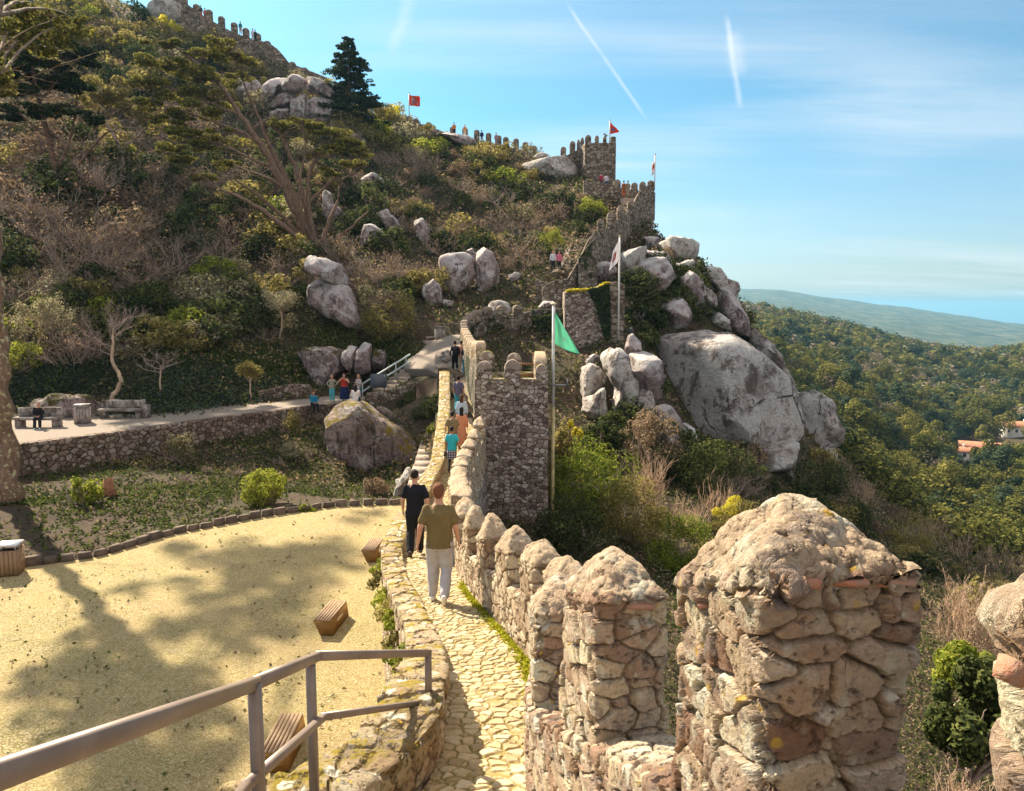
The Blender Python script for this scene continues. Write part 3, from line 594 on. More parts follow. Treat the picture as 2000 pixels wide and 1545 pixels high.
for px, y, pa in ((881, 14.8, 952), (878, 16.5, 932), (879, 18.3, 913), (884, 20.2, 894), (893, 22.2, 876), (902, 24.3, 857), (912, 26.4, 838), (925, 28.4, 815)):
    mer(px, y, 1.1, 0.4, pa + 50, pa, pa + 17, 0.05, M_MID, 0.05)
# small bricks and tiles bedded under the caps of the nearest merlons
m = M('terracotta_brick'); p = m.objco(); m.col(m.mix(m.ss(m.noise(p, 30, 5, 0.7), 0.35, 0.65), (0.36, 0.15, 0.09), (0.30, 0.19, 0.13)), 0.9); m.bump(m.noise(p, 60, 4, 0.7), 0.6, 0.01); M_BRICK = m.m
def brick(px, py, Y, Lx, rz, h=0.022, tilt=0, dp=0.05, cz=0.02):
    c_ = at(px, py, Y) + Vector((cz * math.sin(-rz) * -1 if abs(rz) > 1 else 0, cz * math.cos(rz), 0)); V, Fq = box((0, 0, 0), (Lx, dp, h)); V = V * (1 + 0.06 * RNG.standard_normal(V.shape)); R_ = np.array(Matrix.Rotation(rz, 3, 'Z') @ Matrix.Rotation(tilt, 3, 'Y'))
    obj('brick', V @ R_.T + np.array(c_), Fq, M_BRICK, near)
brick(1570, 1141, 1.80, 0.085, -0.1, 0.02); brick(1663, 1140, 1.83, 0.09, -0.1, 0.014); brick(1752, 1140, 1.86, 0.10, -0.1, 0.016)
brick(1365, 1175, 2.22, 0.10, 1.4, 0.014); brick(1425, 1160, 2.05, 0.08, 1.4, 0.014)
brick(1975, 1310, 0.80, 0.012, 0.3, 0.026, 0.3, 0.03, 0)
brick(1250, 1187, 3.3, 0.12, -0.1, 0.014); brick(1358, 1385, 2.3, 0.03, 1.4, 0.045); brick(1478, 1475, 1.86, 0.03, 1.2, 0.05, 0.4)

# ------------------------------------------------------------------ left retaining parapet (low, mossy, curved end)
lowp = thing('retaining_parapet', 'low curving mossy parapet between the walkway and the sunlit court', 'wall', (-1.2, 8, -7))
TOPH = [(4.6, 0.42), (5.5, 0.50), (6.6, 0.40), (8, 0.14), (9.5, 0.06), (14, 0.06), (15.6, 0.28), (18, 0.42), (30, 0.42), (36, 0.55), (41, 0.6)]
st = []
for y in np.arange(5.6, 41.5, 0.4):
    xi = float(interp(y, PL)); xo = float(outer_left(np.array([y]))[0]); zt = float(interp(y, PZ)) + float(interp(y, TOPH))
    st.append(((xi, y), (xo, y), -7.9, zt))
# curved near end turning to the left, in front of the stair
zt0 = st[0][3]; endc = []
for (xi, yi, xo, yo) in ((-1.75, 3.95, -1.85, 4.45), (-1.35, 4.05, -1.5, 4.55), (-0.98, 4.35, -1.2, 4.80), (-0.70, 4.80, -1.08, 5.05), (-0.55, 5.25, -1.0, 5.35)): endc.append(((xi, yi), (xo, yo), -7.9, zt0 - 0.03 + 0.01 * len(endc)))
st = endc + st
k = next(i for i, s_ in enumerate(st) if s_[0][1] > 14.5)
for nm, seg, rs in (('coping', st[:k + 1], 0.035), ('coping', st[k:], 0.08)):
    cop = [(np.array(a) + (np.array(a) - np.array(b)) * 0.02, np.array(b) + (np.array(b) - np.array(a)) * 0.02, zt - 0.16, zt) for a, b, zb, zt in seg]; prof_wall(nm, cop, M_COPE, lowp, res=rs)
    body = [(a, b, zb, zt - 0.15) for a, b, zb, zt in seg]; prof_wall('wall_face', body, M_MID, lowp, res=rs * 1.5)

# ------------------------------------------------------------------ terrace wall
tw = thing('terrace_wall', 'long rubble retaining wall holding up the gravel terrace', 'wall', tuple(WALL[3]))
st = []
for a in WALL: st.append(((a.x, a.y - .42), (a.x - 0.1, a.y + 0.35), -8.3, TERR_Z + 0.10))
prof_wall('wall_face', st, M_TERR, tw, res=0.12)
m = M('terrace_gravel'); p = m.pos(); n2 = m.noise(p, 14, 5, 0.7); m.col(m.mix(m.ss(n2, 0.3, 0.7), (0.19, 0.155, 0.125), (0.27, 0.23, 0.19)), 1.0); m.bump(n2, 0.4, 0.02); M_GRAVEL = m.m
pxs = np.linspace(-600, 690, 80); R1 = np.interp(pxs, [pxof(p.x, p.z, p.y) for p in WALL], [p.y for p in WALL]) + 0.3
R2 = np.interp(pxs, [-900, -350, 0, 200, 400, 560, 690], [34, 37.5, 40.4, 42, 45, 48, 51.5]); V = []
for t_ in np.linspace(0, 1, 10):
    yy_ = R1 + (R2 - R1) * t_; c_, s_ = math.cos(PITCH), math.sin(PITCH)
    for a, b in zip(pxs, yy_): V.append(((a - 1000) / F * (b * c_ - TERR_Z * s_), b, TERR_Z + 0.02))
tag(obj('terrace_path', V, gridquads(10, 80), M_GRAVEL), kind='structure', label='gravel terrace walk with stone benches')
# ------------------------------------------------------------------ tower beside the walkway
def tower(name, label, x0, x1, y0, y1, zb, zt, mat, res=0.12, thick=0.5, group=None):
    """hollow-topped square tower body; returns its Empty"""
    t = thing(name, label, 'tower', ((x0 + x1) / 2, (y0 + y1) / 2, zb), group)
    n = 4; pts = [(x0, y0), (x1, y0), (x1, y1), (x0, y1)]
    R = []
    def ring(s, z):
        P = []
        for i in range(4):
            a = np.array(pts[i], float); b = np.array(pts[(i + 1) % 4], float); m_ = max(3, int(np.linalg.norm(b - a) / res))
            for j in range(m_): P.append(a + (b - a) * j / m_)
        P = np.array(P); c_ = np.array([(x0 + x1) / 2, (y0 + y1) / 2]); P = c_ + (P - c_) * s
        Z = np.full((len(P), 1), z); Q = np.hstack([P, Z]); Q[:, :2] += 0.03 * fbm(Q * 0.8, 3)[:, None]; return Q
    nh = max(3, int((zt - zb) / (res * 1.5)))
    for i in range(nh + 1): R.append(ring(1 + 0.02 * (1 - i / nh), zb + (zt - zb) * i / nh))
    s_in = 1 - 2 * thick / (x1 - x0); R.append(ring(s_in, zt)); R.append(ring(s_in, zt - 0.9)); R.append(ring(0.02, zt - 0.9))
    V, Fq = rings(R, True, True); obj('tower_body', V, Fq, mat, t, smooth=False, rest=True)
    return t
def M_at(parent, pxl, pxr, Y, pz, pe, pa, t, mat, style='round', res=0.06, extra=0.15, axis=(1, 0), Ln=None):
    """merlon whose front face spans columns pxl..pxr at distance Y"""
    a = at(pxl, pe, Y); b = at(pxr, pe, Y); Ln = Ln or (b.x - a.x)
    zs, ze, za = zat(pz, Y) - extra, zat(pe, Y), zat(pa, Y)
    return merlon(parent, (a.x, Y), axis, Ln, t, zs, ze, za, 0, mat, res, style, side=-1)
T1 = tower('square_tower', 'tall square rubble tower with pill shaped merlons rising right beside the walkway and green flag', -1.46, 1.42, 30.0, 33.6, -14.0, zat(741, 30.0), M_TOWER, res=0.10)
for pxl, pxr, pe, pa in ((930, 961, 722, 706), (985, 1017, 720, 703), (1046, 1071, 728, 712)): M_at(T1, pxl, pxr, 30.02, 745, pe, pa, 0.5, M_TOWER, 'round', 0.05)
for pxl, pxr, pe, pa in ((937, 966, 700, 686), (990, 1019, 705, 690), (1044, 1070, 702, 690)): M_at(T1, pxl, pxr, 33.1, 715, pe, pa, 0.45, M_TOWER, 'round', 0.05)
a = at(1046, 700, 30.6); merlon(T1, (0.92, 30.7), (0, 1), 2.0, 0.48, zat(745, 30) - 0.1, zat(708, 31.5), zat(690, 31.5), -0.05, M_MID, 0.05, 'round', side=1)
rb = thing('timber_rail', 'brown timber barrier rails inside the top of the tower', 'railing', (0.6, 32.2, -3.6))
mw = M('weathered_timber'); p = mw.objco(); mw.col(mw.ramp(mw.noise(mw.map(p, (2, 2, 14)), 6, 4, 0.7), [(0.3, (0.16, 0.085, 0.04)), (0.7, (0.30, 0.18, 0.10))]), 0.8); M_WOOD = mw.m
for py in (711, 732): V, Fq = box((0, 0, 0), (0.62, 0.07, 0.09)); obj('rail', V + np.array(at(1028, py, 32.2)), Fq, M_WOOD, rb)
V, Fq = box((0, 0, 0), (0.09, 0.09, 1.1)); obj('post', V + np.array(at(1042, 715, 32.2)), Fq, M_WOOD, rb)
V, Fq = box((0, 0, 0), (0.45, 0.12, 0.07)); Rm = np.array(Matrix.Rotation(0.5, 3, 'Y')); obj('broken_beam', V @ Rm.T + np.array(at(1043, 692, 32.3)), Fq, M_WOOD, rb)
ms_ = plain('grey_steel', (0.30, 0.31, 0.32), 0.45, metal=0.6); M_STEEL = ms_
for py, lab in ((1011, 'upper galvanised bracket fixed to the foot of the big tower'), (1040, 'lower galvanised bracket fixed to the foot of the big tower'), (752, 'galvanised bracket holding the pole near the top of the big tower')):
    br = thing('steel_bracket', lab, 'bracket', tuple(at(1085, py, 30.8)), 'steel brackets on the big tower')
    V, Fq = box(np.array(at(1090, py, 30.8)), (0.75, 0.05, 0.05)); obj('arm', V, Fq, ms_, br); V, Fq = box(np.array(at(1108, py - 5, 30.8)), (0.05, 0.05, 0.28)); obj('end_plate', V, Fq, ms_, br)

# walkway wall beyond the tower, curving round above the gully
rw = thing('curved_wall', 'curved rubble wall with ivy hanging on its outer face behind the big tower', 'wall', (-2, 46, -5))
CW = [(-1.55, 33.8, 672 + 26), (-1.95, 37, 699), (-2.35, 40, 690), (-2.70, 43, 676), (-3.05, 46, 664), (-3.32, 49, 650), (-3.30, 51.5, 636), (-2.9, 53.3, 626), (-2.2, 54.4, 619), (-1.2, 55.2, 616), (0.0, 55.8, 615), (1.3, 56.3, 608)]
st = []; tops = []
for i, (x, y, py) in enumerate(CW):
    a = np.array(CW[max(0, i - 1)][:2]); b = np.array(CW[min(len(CW) - 1, i + 1)][:2]); d = (b - a) / np.linalg.norm(b - a); n = np.array([d[1], -d[0]])
    st.append(((x, y), (x + n[0] * 0.45, y + n[1] * 0.45), -11.0, zat(py, y))); tops.append((d, n))
prof_wall('wall_face', st, M_IVY, rw, res=0.18)
L_ = [0]; 
for a, b in zip(CW[:-1], CW[1:]): L_.append(L_[-1] + math.hypot(b[0] - a[0], b[1] - a[1]))
for s_ in np.arange(0.5, L_[-1] - 0.8, 1.28):
    x, y, py = (float(np.interp(s_, L_, [c_[k_] for c_ in CW])) for k_ in range(3)); k_ = min(len(CW) - 2, int(np.searchsorted(L_, s_)) ); d = tops[k_][0]
    merlon(rw, (x, y), d, 0.72, 0.46, zat(py, y) - 0.15, zat(py, y) + 0.42, zat(py, y) + 0.72, 0, M_MID if y < 47 else M_FARW, 0.07, 'round', side=1)
st = [((at(1036, 603, 56.4).x, 56.4), (at(1036, 603, 56.4).x, 56.9), -9, zat(604, 56.4)), ((at(1110, 603, 54.5).x, 54.5), (at(1110, 603, 54.5).x, 55.1), -9, zat(603, 54.5))]
prof_wall('wing_wall', st, M_IVY, rw, res=0.2)

# bastion carrying the white flag
T2 = thing('bastion', 'square rubble bastion draped with ivy beneath the white flag, standing on the boulders', 'tower', (5.4, 53, -6))
def pface(name, parent, pts, Y, depth, mat, res=0.2, slope=None):
    """masonry body whose front outline is given as top profile (px,py) from left to right, bottom row"""
    (top, bot) = pts; st = []
    for px, py in top:
        yy_ = Y(px) if callable(Y) else Y; a = at(px, py, yy_); zb = zat(bot, yy_) if not callable(bot) else bot(px, yy_)
        st.append(((a.x, yy_), (a.x + 0.0, yy_ + depth), zb, a.z))
    return prof_wall(name, st, mat, parent, res=res, rest=True)
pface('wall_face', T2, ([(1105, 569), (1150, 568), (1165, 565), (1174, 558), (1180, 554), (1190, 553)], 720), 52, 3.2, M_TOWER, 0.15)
pface('corner_pier', T2, ([(1190, 553), (1205, 549), (1221, 556)], 700), 51.85, 3.0, M_FARW, 0.15)
iv = None

# stair wall climbing to the upper tower
SW = thing('stepped_wall', 'tall stepped curtain wall climbing to the upper keep with pointed merlons', 'wall', (15, 72, 2))
def ySW(px): return float(np.interp(px, [1060, 1128, 1170, 1250, 1280], [60, 62, 66, 80, 84]))
pface('wall_face', SW, ([(1060, 560), (1085, 547), (1110, 543), (1124, 520), (1135, 500), (1150, 468), (1160, 455), (1172, 447), (1188, 445), (1200, 432), (1215, 421), (1226, 414), (1236, 400), (1247, 378), (1256, 366), (1266, 362), (1278, 362)], lambda px, y: zat(float(np.interp(px, [1060, 1130, 1170, 1200, 1250, 1280], [640, 640, 600, 530, 500, 480])), y)), ySW, 1.2, M_FARW, 0.25)
def merPx(parent, pxl, pxr, Y, pe, pa, base, mat=None, style='round', t=0.6): return M_at(parent, pxl, pxr, Y, base, pe, pa, t, mat or M_FARW, style, 0.1, 0.3)
for pxl, pxr, pe, pa, bs in ((1167, 1181, 436, 427, 455), (1186, 1200, 424, 413, 450), (1206, 1219, 412, 400, 430), (1226, 1240, 398, 391, 415), (1249, 1262, 362, 354, 375), (1265, 1278, 357, 352, 370)): merPx(SW, pxl, pxr, ySW((pxl + pxr) / 2) - 0.03, pe, pa, bs)
pface('buttress', SW, ([(1130, 505), (1150, 478), (1168, 462)], 640), 61.6, 1.0, M_IVY, 0.25)
# terrace parapet near the top of the stairs
UP = thing('upper_parapet', 'short merloned parapet at the stair head below the keep', 'wall', tuple(at(1225, 380, 86)))
pface('wall_face', UP, ([(1140, 352), (1175, 356), (1200, 362), (1214, 368), (1280, 376)], 430), 87, 0.6, M_FARW, 0.3)
for pxl, pxr, pe, pa, bs in ((1199, 1213, 358, 350, 372), (1233, 1246, 362, 356, 385)): merPx(UP, pxl, pxr, 86.9, pe, pa, bs)
# keep
yk_ = 100.0; ax0 = at(1143, 300, yk_).x; ax1 = at(1203, 300, yk_).x
KT = thing('keep_tower', 'square crenellated keep at the top of the ridge flying a red pennant', 'tower', ((ax0 + ax1) / 2, yk_ + 2, zat(370, yk_)))
xl_ = at(1131, 300, yk_ + 3.4).x
R = []
for z_ in np.linspace(zat(385, yk_), zat(279, yk_), 40):
    P = []
    for a, b in (((ax0, yk_), (ax1, yk_)), ((ax1, yk_), (ax1 - 0.3, yk_ + 4)), ((ax1 - 0.3, yk_ + 4), (xl_, yk_ + 4)), ((xl_, yk_ + 4), (ax0, yk_))):
        for j in range(14): P.append((a[0] + (b[0] - a[0]) * j / 14, a[1] + (b[1] - a[1]) * j / 14, z_))
    P = np.array(P); R.append(P)
V, Fq = rings(R); obj('tower_body', V, Fq, M_FARW, KT, rest=True)
for pxl, pxr, pe, pa in ((1143, 1155, 270, 263), (1162, 1170, 271, 264), (1178, 1185, 272, 265), (1193, 1203, 268, 266)): merPx(KT, pxl, pxr, yk_ - 0.02, pe, pa, 282)
for pxl, pxr, pe, pa in ((1127, 1133, 280, 272), (1134, 1141, 276, 268)): merPx(KT, pxl, pxr, yk_ + 3.0, pe, pa, 290)
KW = thing('ridge_curtain', 'short curtain wall with two merlons joining the keep to the ridge boulder', 'wall', tuple(at(1115, 310, 103)))
pface('wall_face', KW, ([(1093, 310), (1106, 304), (1113, 300), (1126, 294), (1135, 290)], 370), 103, 0.8, M_FARW, 0.3)
for pxl, pxr, pe, pa in ((1095, 1106, 292, 286), (1113, 1124, 282, 275)): merPx(KW, pxl, pxr, 102.9, pe, pa, 312)
# ridge wall across the skyline
RW = thing('ridge_wall', 'low rubble wall with a row of upright merlons along the skyline left of the keep', 'wall', tuple(at(950, 280, 113)))
pface('wall_face', RW, ([(780, 235), (840, 246), (870, 260), (900, 266), (940, 276), (980, 284), (1010, 290), (1030, 297), (1060, 305), (1095, 312)], 350), 114, 0.8, M_FARW, 0.35)
for px_, pa in ((798, 226), (812, 231), (837, 238), (884, 247), (908, 249), (931, 253), (954, 259), (974, 264), (988, 267), (1008, 270), (1026, 277), (1043, 284)): merPx(RW, px_ - 5.5, px_ + 5.5, 113.9, pa + 4, pa, pa + 24, style='round')
UW = thing('summit_wall', 'rubble wall with merlons climbing the skyline at the top left', 'wall', tuple(at(470, 90, 118)))
pface('wall_face', UW, ([(330, -12), (366, 8), (390, 26), (420, 44), (450, 60), (480, 72), (510, 80), (524, 83), (540, 94), (553, 108), (563, 122), (600, 136), (640, 152)], 240), 120, 0.9, M_FARW, 0.35)
for px_, pa in ((358, -6), (382, 7), (407, 18), (431, 31), (456, 43), (479, 54), (502, 64), (521, 79), (570, 120), (594, 131)): merPx(UW, px_ - 6, px_ + 6, 119.9, pa + 4, pa, pa + 26)

# ------------------------------------------------------------------ stairs
m = M('step_stone'); p = m.pos(); n = m.noise(p, 6, 5, 0.7); m.col(m.mix(m.ss(n, 0.3, 0.7), (0.24, 0.18, 0.14), (0.44, 0.36, 0.29)), 0.95); m.bump(n, 0.6, 0.03); M_STEP = m.m
def stairs(name, label, a, b, n, width_dir, drop=0.4):
    """a,b : front-left corner points of the lowest and highest tread, width_dir : vector across"""
    t = thing(name, label, 'stairs', tuple(a)); a = np.array(a); b = np.array(b); w_ = np.array([width_dir[0], width_dir[1], 0.0]); dv = (b - a) / (n - 1)
    up = np.array([dv[0], dv[1], 0.0])
    for i in range(n):
        c0 = a + dv * i; c1 = c0 + up * 1.35
        V = np.array([c0, c0 + w_, c1 + w_, c1]); lo = V.copy(); lo[:, 2] -= drop + abs(dv[2]); V = np.vstack([lo, V]); V += 0.012 * RNG.standard_normal(V.shape)
        obj('step', V, [(0, 3, 2, 1), (4, 5, 6, 7), (0, 1, 5, 4), (1, 2, 6, 5), (2, 3, 7, 6), (3, 0, 4, 7)], M_STEP, t)
    return t
stairs('stone_stairs', 'broad stone stairs with a steel handrail climbing from the terrace to the gravel ramp', at(705, 775, 47.0), at(780, 722, 50.0), 8, (2.9, 0.5))
stairs('stone_stairs', 'narrow dark stone steps beside the mossy boulder and the low parapet', at(790, 962, 30.5), at(822, 862, 38), 9, (1.15, -0.1))
stairs('stone_stairs', 'small flight of stone steps beyond the gravel ramp beside a wooden bin', at(826, 666, 55), at(842, 640, 58.5), 4, (1.3, 0.3))
stairs('stone_stairs', 'steep dark stairway climbing inside the stepped curtain wall', at(1092, 528, 68), at(1133, 458, 78), 14, (1.7, 0.2), 0.8)
stairs('stone_stairs', 'topmost steps just below the terrace in front of the keep', at(1218, 415, 83), at(1212, 387, 85.5), 6, (1.6, 0.0))
kerb = lambda nm, lab, pts, w_, h_, mat, res=0.12, bot=1.2: prof_wall('wall_face', [((p_.x, p_.y), (p_.x + w_[0], p_.y + w_[1]), p_.z - bot, p_.z) for p_ in pts], mat, thing(nm, lab, 'wall', tuple(pts[0])), res=res)
kerb('stair_wall', 'mossy rubble wall along the lower side of the broad stairs', [at(655, 789, 46.2), at(712, 774, 46.0), at(775, 757, 45.6), at(805, 748, 45.6), at(840, 745, 45.5), at(868, 738, 44.6)], (0.1, 0.5), 0, M_TERR, 0.15, 2.6)
kerb('stair_wall', 'dark sloping stone wall running down from the moss boulder to the narrow steps', [at(735, 795, 44), at(770, 815, 42.5), at(800, 830, 41), at(822, 846, 39.5)], (0.3, 0.45), 0, M_TERR, 0.12, 2.0)
kerb('stair_wall', 'curving mossy edging wall of the dark stairway under the curtain wall', [at(1088, 532, 67), at(1098, 522, 68.5), at(1108, 505, 71), at(1120, 480, 75), at(1140, 462, 78), at(1152, 452, 80)], (-0.5, 0.1), 0, M_FARW, 0.2, 2.2)
kerb('garden_wall', 'low rubble wall between the ivy bank and the standing visitors', [at(505, 765, 47.2), at(560, 752, 48.5), at(600, 752, 49.2), at(607, 778, 49.3)], (0.1, 0.6), 0, M_TERR, 0.12, 1.6)
kerb('garden_wall', 'thin ramp wall on the slope below the twin boulders', [at(845, 618, 60), at(900, 596, 63), at(950, 575, 66), at(1000, 566, 68)], (0.1, 0.5), 0, M_FARW, 0.2, 1.3)
kerb('garden_wall', 'rubble wall under the tree where the stairway begins', [at(1046, 545, 62), at(1075, 556, 61.5), at(1105, 556, 61)], (0.1, 0.6), 0, M_FARW, 0.2, 3.0)
# kerb stones of the court
kb = thing('court_kerb', 'row of dark rough kerb stones along the far edge of the court', 'kerb', tuple(KERB[5]))
stn = []
for a, b in zip(KERB[:-1], KERB[1:]):
    n_ = max(1, int((b - a).length / 0.42))
    for i in range(n_):
        q = a + (b - a) * ((i + 0.5) / n_); ang = math.atan2(b.y - a.y, b.x - a.x)
        V, Fq = box((0, 0, 0), (0.40 * random.uniform(.8, 1.02), 0.2, 0.3 * random.uniform(.8, 1.3)), ang + random.uniform(-.08, .08)); V = V + 0.015 * RNG.standard_normal(V.shape) + np.array([q.x, q.y + 0.08, LAWN_Z + 0.05]); stn.append((V, Fq))
V, Fq = join(stn); obj('kerb_stones', V, Fq, plain('dark_kerb_stone', (0.12, 0.09, 0.07), 0.95, 0.4, 2), kb)
# gravel ramp between stairs and curved wall
V = [at(px, py, Y) + Vector((0, 0, 0.05)) for px, py, Y in ((788, 722, 50), (835, 722, 46.5), (875, 738, 43.6), (905, 730, 43), (795, 705, 51), (835, 700, 49.5), (880, 700, 47), (915, 700, 46), (818, 690, 52), (850, 680, 52), (880, 676, 51), (906, 672, 50.5), (835, 672, 55), (860, 660, 55), (885, 655, 54.5), (904, 655, 54.5))]
g_ = obj('gravel_ramp', V, gridquads(4, 4), M_GRAVEL, smooth=True); tag(g_, kind='structure', label='gravel ramp at the head of the broad stairs')
sd_ = g_.modifiers.new('thick', 'SOLIDIFY'); sd_.thickness = 1.4; sd_.offset = -1
sb = g_.modifiers.new('sub', 'SUBSURF'); sb.levels = 2; sb.render_levels = 3; sb.subdivision_type = 'SIMPLE'
# ------------------------------------------------------------------ boulders
def granite(name, base=(0.42, 0.37, 0.33), dark=(0.13, 0.10, 0.09), lich=(0.66, 0.64, 0.60), lam=0.5, moss=None, mossamt=0.0, scale=1.0, top=0.0):
    m = M(name); p = m.attr('rest'); n1 = m.noise(p, 0.55 * scale, 6, 0.62, 0.3); n2 = m.noise(p, 4 * scale, 6, 0.72); n3 = m.noise(p, 22 * scale, 4, 0.7)
    c = m.mix(m.ss(n1, 0.42, 0.58), base, tuple(x * 0.58 for x in base)); c = m.mix(m.ss(n2, 0.48, 0.60, 0, 0.75), c, dark)
    st = m.noise(m.map(p, (1.4, 1.4, 0.22)), 1.3 * scale, 6, 0.7); c = m.mix(m.ss(st, 0.54, 0.60, 0, 0.85), c, tuple(x * .7 for x in dark)); pz = m.noise(p, 2.1 * scale, 7, .78); c = m.mix(m.ss(pz, .55, .585, 0, .8), c, tuple(x * .8 for x in dark))
    l = m.noise(m.addv(p, m.noise(p, 3 * scale, 4, 0.6, col=True), 0.5), 0.8 * scale, 8, 0.75); c = m.mix(m.ss(l, 0.58 - 0.14 * lam, 0.62 - .10 * lam, 0, 0.9), c, m.mix(m.ss(n3, 0.3, 0.7), lich, tuple(x * 0.55 for x in lich)))
    c = m.mix(m.ss(n3, 0.55, 0.75, 0, 0.5), c, tuple(x * 0.6 for x in dark))
    gn = m.n.new('ShaderNodeNewGeometry'); nz = m.sep(gn.outputs['Normal'])[2]
    if top: c = m.mix(m.math('MULTIPLY', m.ss(nz, 0.25, 0.8), m.ss(n2, 0.3, 0.6, 0.3, top)), c, lich)
    if moss: c = m.mix(m.math('MULTIPLY', m.ss(nz, 0.05, 0.5), m.ss(m.noise(p, 1.7, 8, 0.75), 0.62 - mossamt * 0.3, 0.65 - mossamt * 0.28)), c, m.mix(m.ss(n3, 0.3, 0.7), moss, tuple(x * 0.45 for x in moss)))
    m.col(c, 0.95); ck = m.voro(m.addv(m.map(p, (1, 1, .8)), m.noise(p, .8 * scale, 4, .6, col=True), 1.3), .42 * scale, 'DISTANCE_TO_EDGE'); crk = m.math('MULTIPLY', m.ss(ck, 0.0, 0.014, 1.0, 0.0), m.ss(m.noise(p, .6 * scale, 4, .6), .45, .6)); c = m.mix(m.math('MULTIPLY', crk, .85), c, tuple(x * .35 for x in dark)); m.col(c, .95); m.bump(m.math('SUBTRACT', m.math('ADD', m.math('MULTIPLY', n2, 1.0), m.math('MULTIPLY', n3, 0.45)), m.math('MULTIPLY', crk, 1.2)), 1.0, 0.2 / scale); return m.m
G_PURP = granite('granite_shade', (0.47, 0.37, 0.34), (0.14, 0.10, 0.10), (0.66, 0.62, 0.60), 0.45, top=0.7)
G_GREY = granite('granite_grey', (0.66, 0.59, 0.53), (0.24, 0.18, 0.16), (0.80, 0.77, 0.72), 0.8, scale=0.8)
G_MOSS = granite('granite_moss', (0.38, 0.29, 0.27), (0.10, 0.08, 0.07), (0.55, 0.50, 0.47), 0.35, (0.26, 0.20, 0.025), 0.40, 1.2)
G_MOS2 = granite('granite_dark', (0.36, 0.28, 0.27), (0.11, 0.08, 0.075), (0.58, 0.52, 0.5), 0.4, (0.10, 0.09, 0.02), 0.45, 1.2)
G_BIG = granite('granite_big', (0.60, 0.53, 0.48), (0.18, 0.14, 0.125), (0.78, 0.75, 0.71), 0.75, scale=0.42)
def boulder(pts, Y, T, mat, label, name='boulder', n=56, rough=0.06, seed=0, parent=None, peak=None, lean=0.0, group=None, cut=1.0, base=None, fix=False):
    """granite block: the outline (photo pixels at distance Y) is its girth, T its thickness front to back"""
    if not fix:      # stand it on the slope: distance of the ground under its foot
        xs_ = [q[0] for q in pts]; ys_ = [q[1] for q in pts]; bx, by = base or ((min(xs_) + max(xs_)) / 2, max(ys_) - 0.18 * (max(ys_) - min(ys_)))
        h_ = hit(bx, by, 20, 140)
        if h_: Y = h_.y + 0.12 * T
    gc = np.mean(np.array(pts, float), 0); pts = [tuple(gc + (np.array(q) - gc) * (1.13 if group and 'cliff' in group else 1.06)) for q in pts]
    W = np.array([at(px, py, Y) for px, py in pts]); P = W[:, [0, 2]]
    seg = np.linalg.norm(np.diff(np.vstack([P, P[:1]]), axis=0), axis=1); s = np.concatenate([[0], np.cumsum(seg)]); u = np.linspace(0, s[-1], n, endpoint=False); Pc = np.vstack([P, P[:1]])
    Q = np.stack([np.interp(u, s, Pc[:, 0]), np.interp(u, s, Pc[:, 1])], 1)
    Q = 0.25 * np.roll(Q, 1, 0) + 0.5 * Q + 0.25 * np.roll(Q, -1, 0)
    c = Q.mean(0) if peak is None else np.array([at(*peak, Y).x, at(*peak, Y).z]); size = math.sqrt(abs(np.ptp(Q[:, 0]) * np.ptp(Q[:, 1])))
    R = []
    prof = [(0.02, .5), (.35, .47), (.7, .40), (.88, .27), (.97, .12), (1.0, 0.0), (.995, -.08), (.98, -.16), (.955, -.24), (.91, -.31), (.84, -.37), (.74, -.41), (.62, -.44), (.48, -.465), (.33, -.48), (.17, -.49), (.02, -.495)]
    for k, dy in prof:
        z = c[1] + (Q[:, 1] - c[1]) * k; R.append(np.stack([c[0] + (Q[:, 0] - c[0]) * k, Y + dy * T + lean * (z - c[1]) , z], 1))
    V, Fq = rings(R, True, True); nq = (len(R) - 1) * n; QQ = np.array(Fq[:nq]); 
    sd = seed * 7.1 + pts[0][0] * 0.37; S = V / size
    for it in range(2):
        N_ = vnormals(V, QQ); S = V / size
        if it == 0:
            f1, f2, idr = voro(S * 2.1 + sd, seed); h = -0.10 * np.clip(0.28 - (f2 - f1), 0, 1) / 0.28 + (idr - 0.5) * 0.10 * np.clip((f2 - f1) / 0.15, 0, 1)
            h = h * cut + 0.07 * fbm(S * 1.5 + sd, 3)
        else: h = rough * fbm(S * 6 + sd, 4)
        V = V + N_ * (h * size * 0.9)[:, None] * np.array([0.55, 1.2, 0.55])
        if it == 0:      # joint planes: flat fracture faces
            rg = np.random.default_rng(seed * 13 + 5); C0 = np.array([c[0], Y, c[1]])
            for kk in range(int(11 * cut + 5)):
                nn = np.array([rg.normal() * .75, -abs(rg.normal()) * .9 - .12, rg.normal() * .65 + .15]); nn /= np.linalg.norm(nn); pr = (V - C0) @ nn; dd = pr.max() * rg.uniform(.72, .93); ex = pr - dd; V = V - nn * (np.where(ex > 0, ex * 0.93, 0))[:, None]
    loc = (c[0], Y, float(V[:, 2].min()))
    if parent: return obj(name, V, Fq, mat, parent, smooth=True, rest=True)
    o = obj(name, V, Fq, mat, None, loc, True, True); return tag(o, label, 'boulder', group)
def z4(pts, sc, ox, oy): return [(ox + x / sc, oy + y / sc) for x, y in pts]
B = boulder
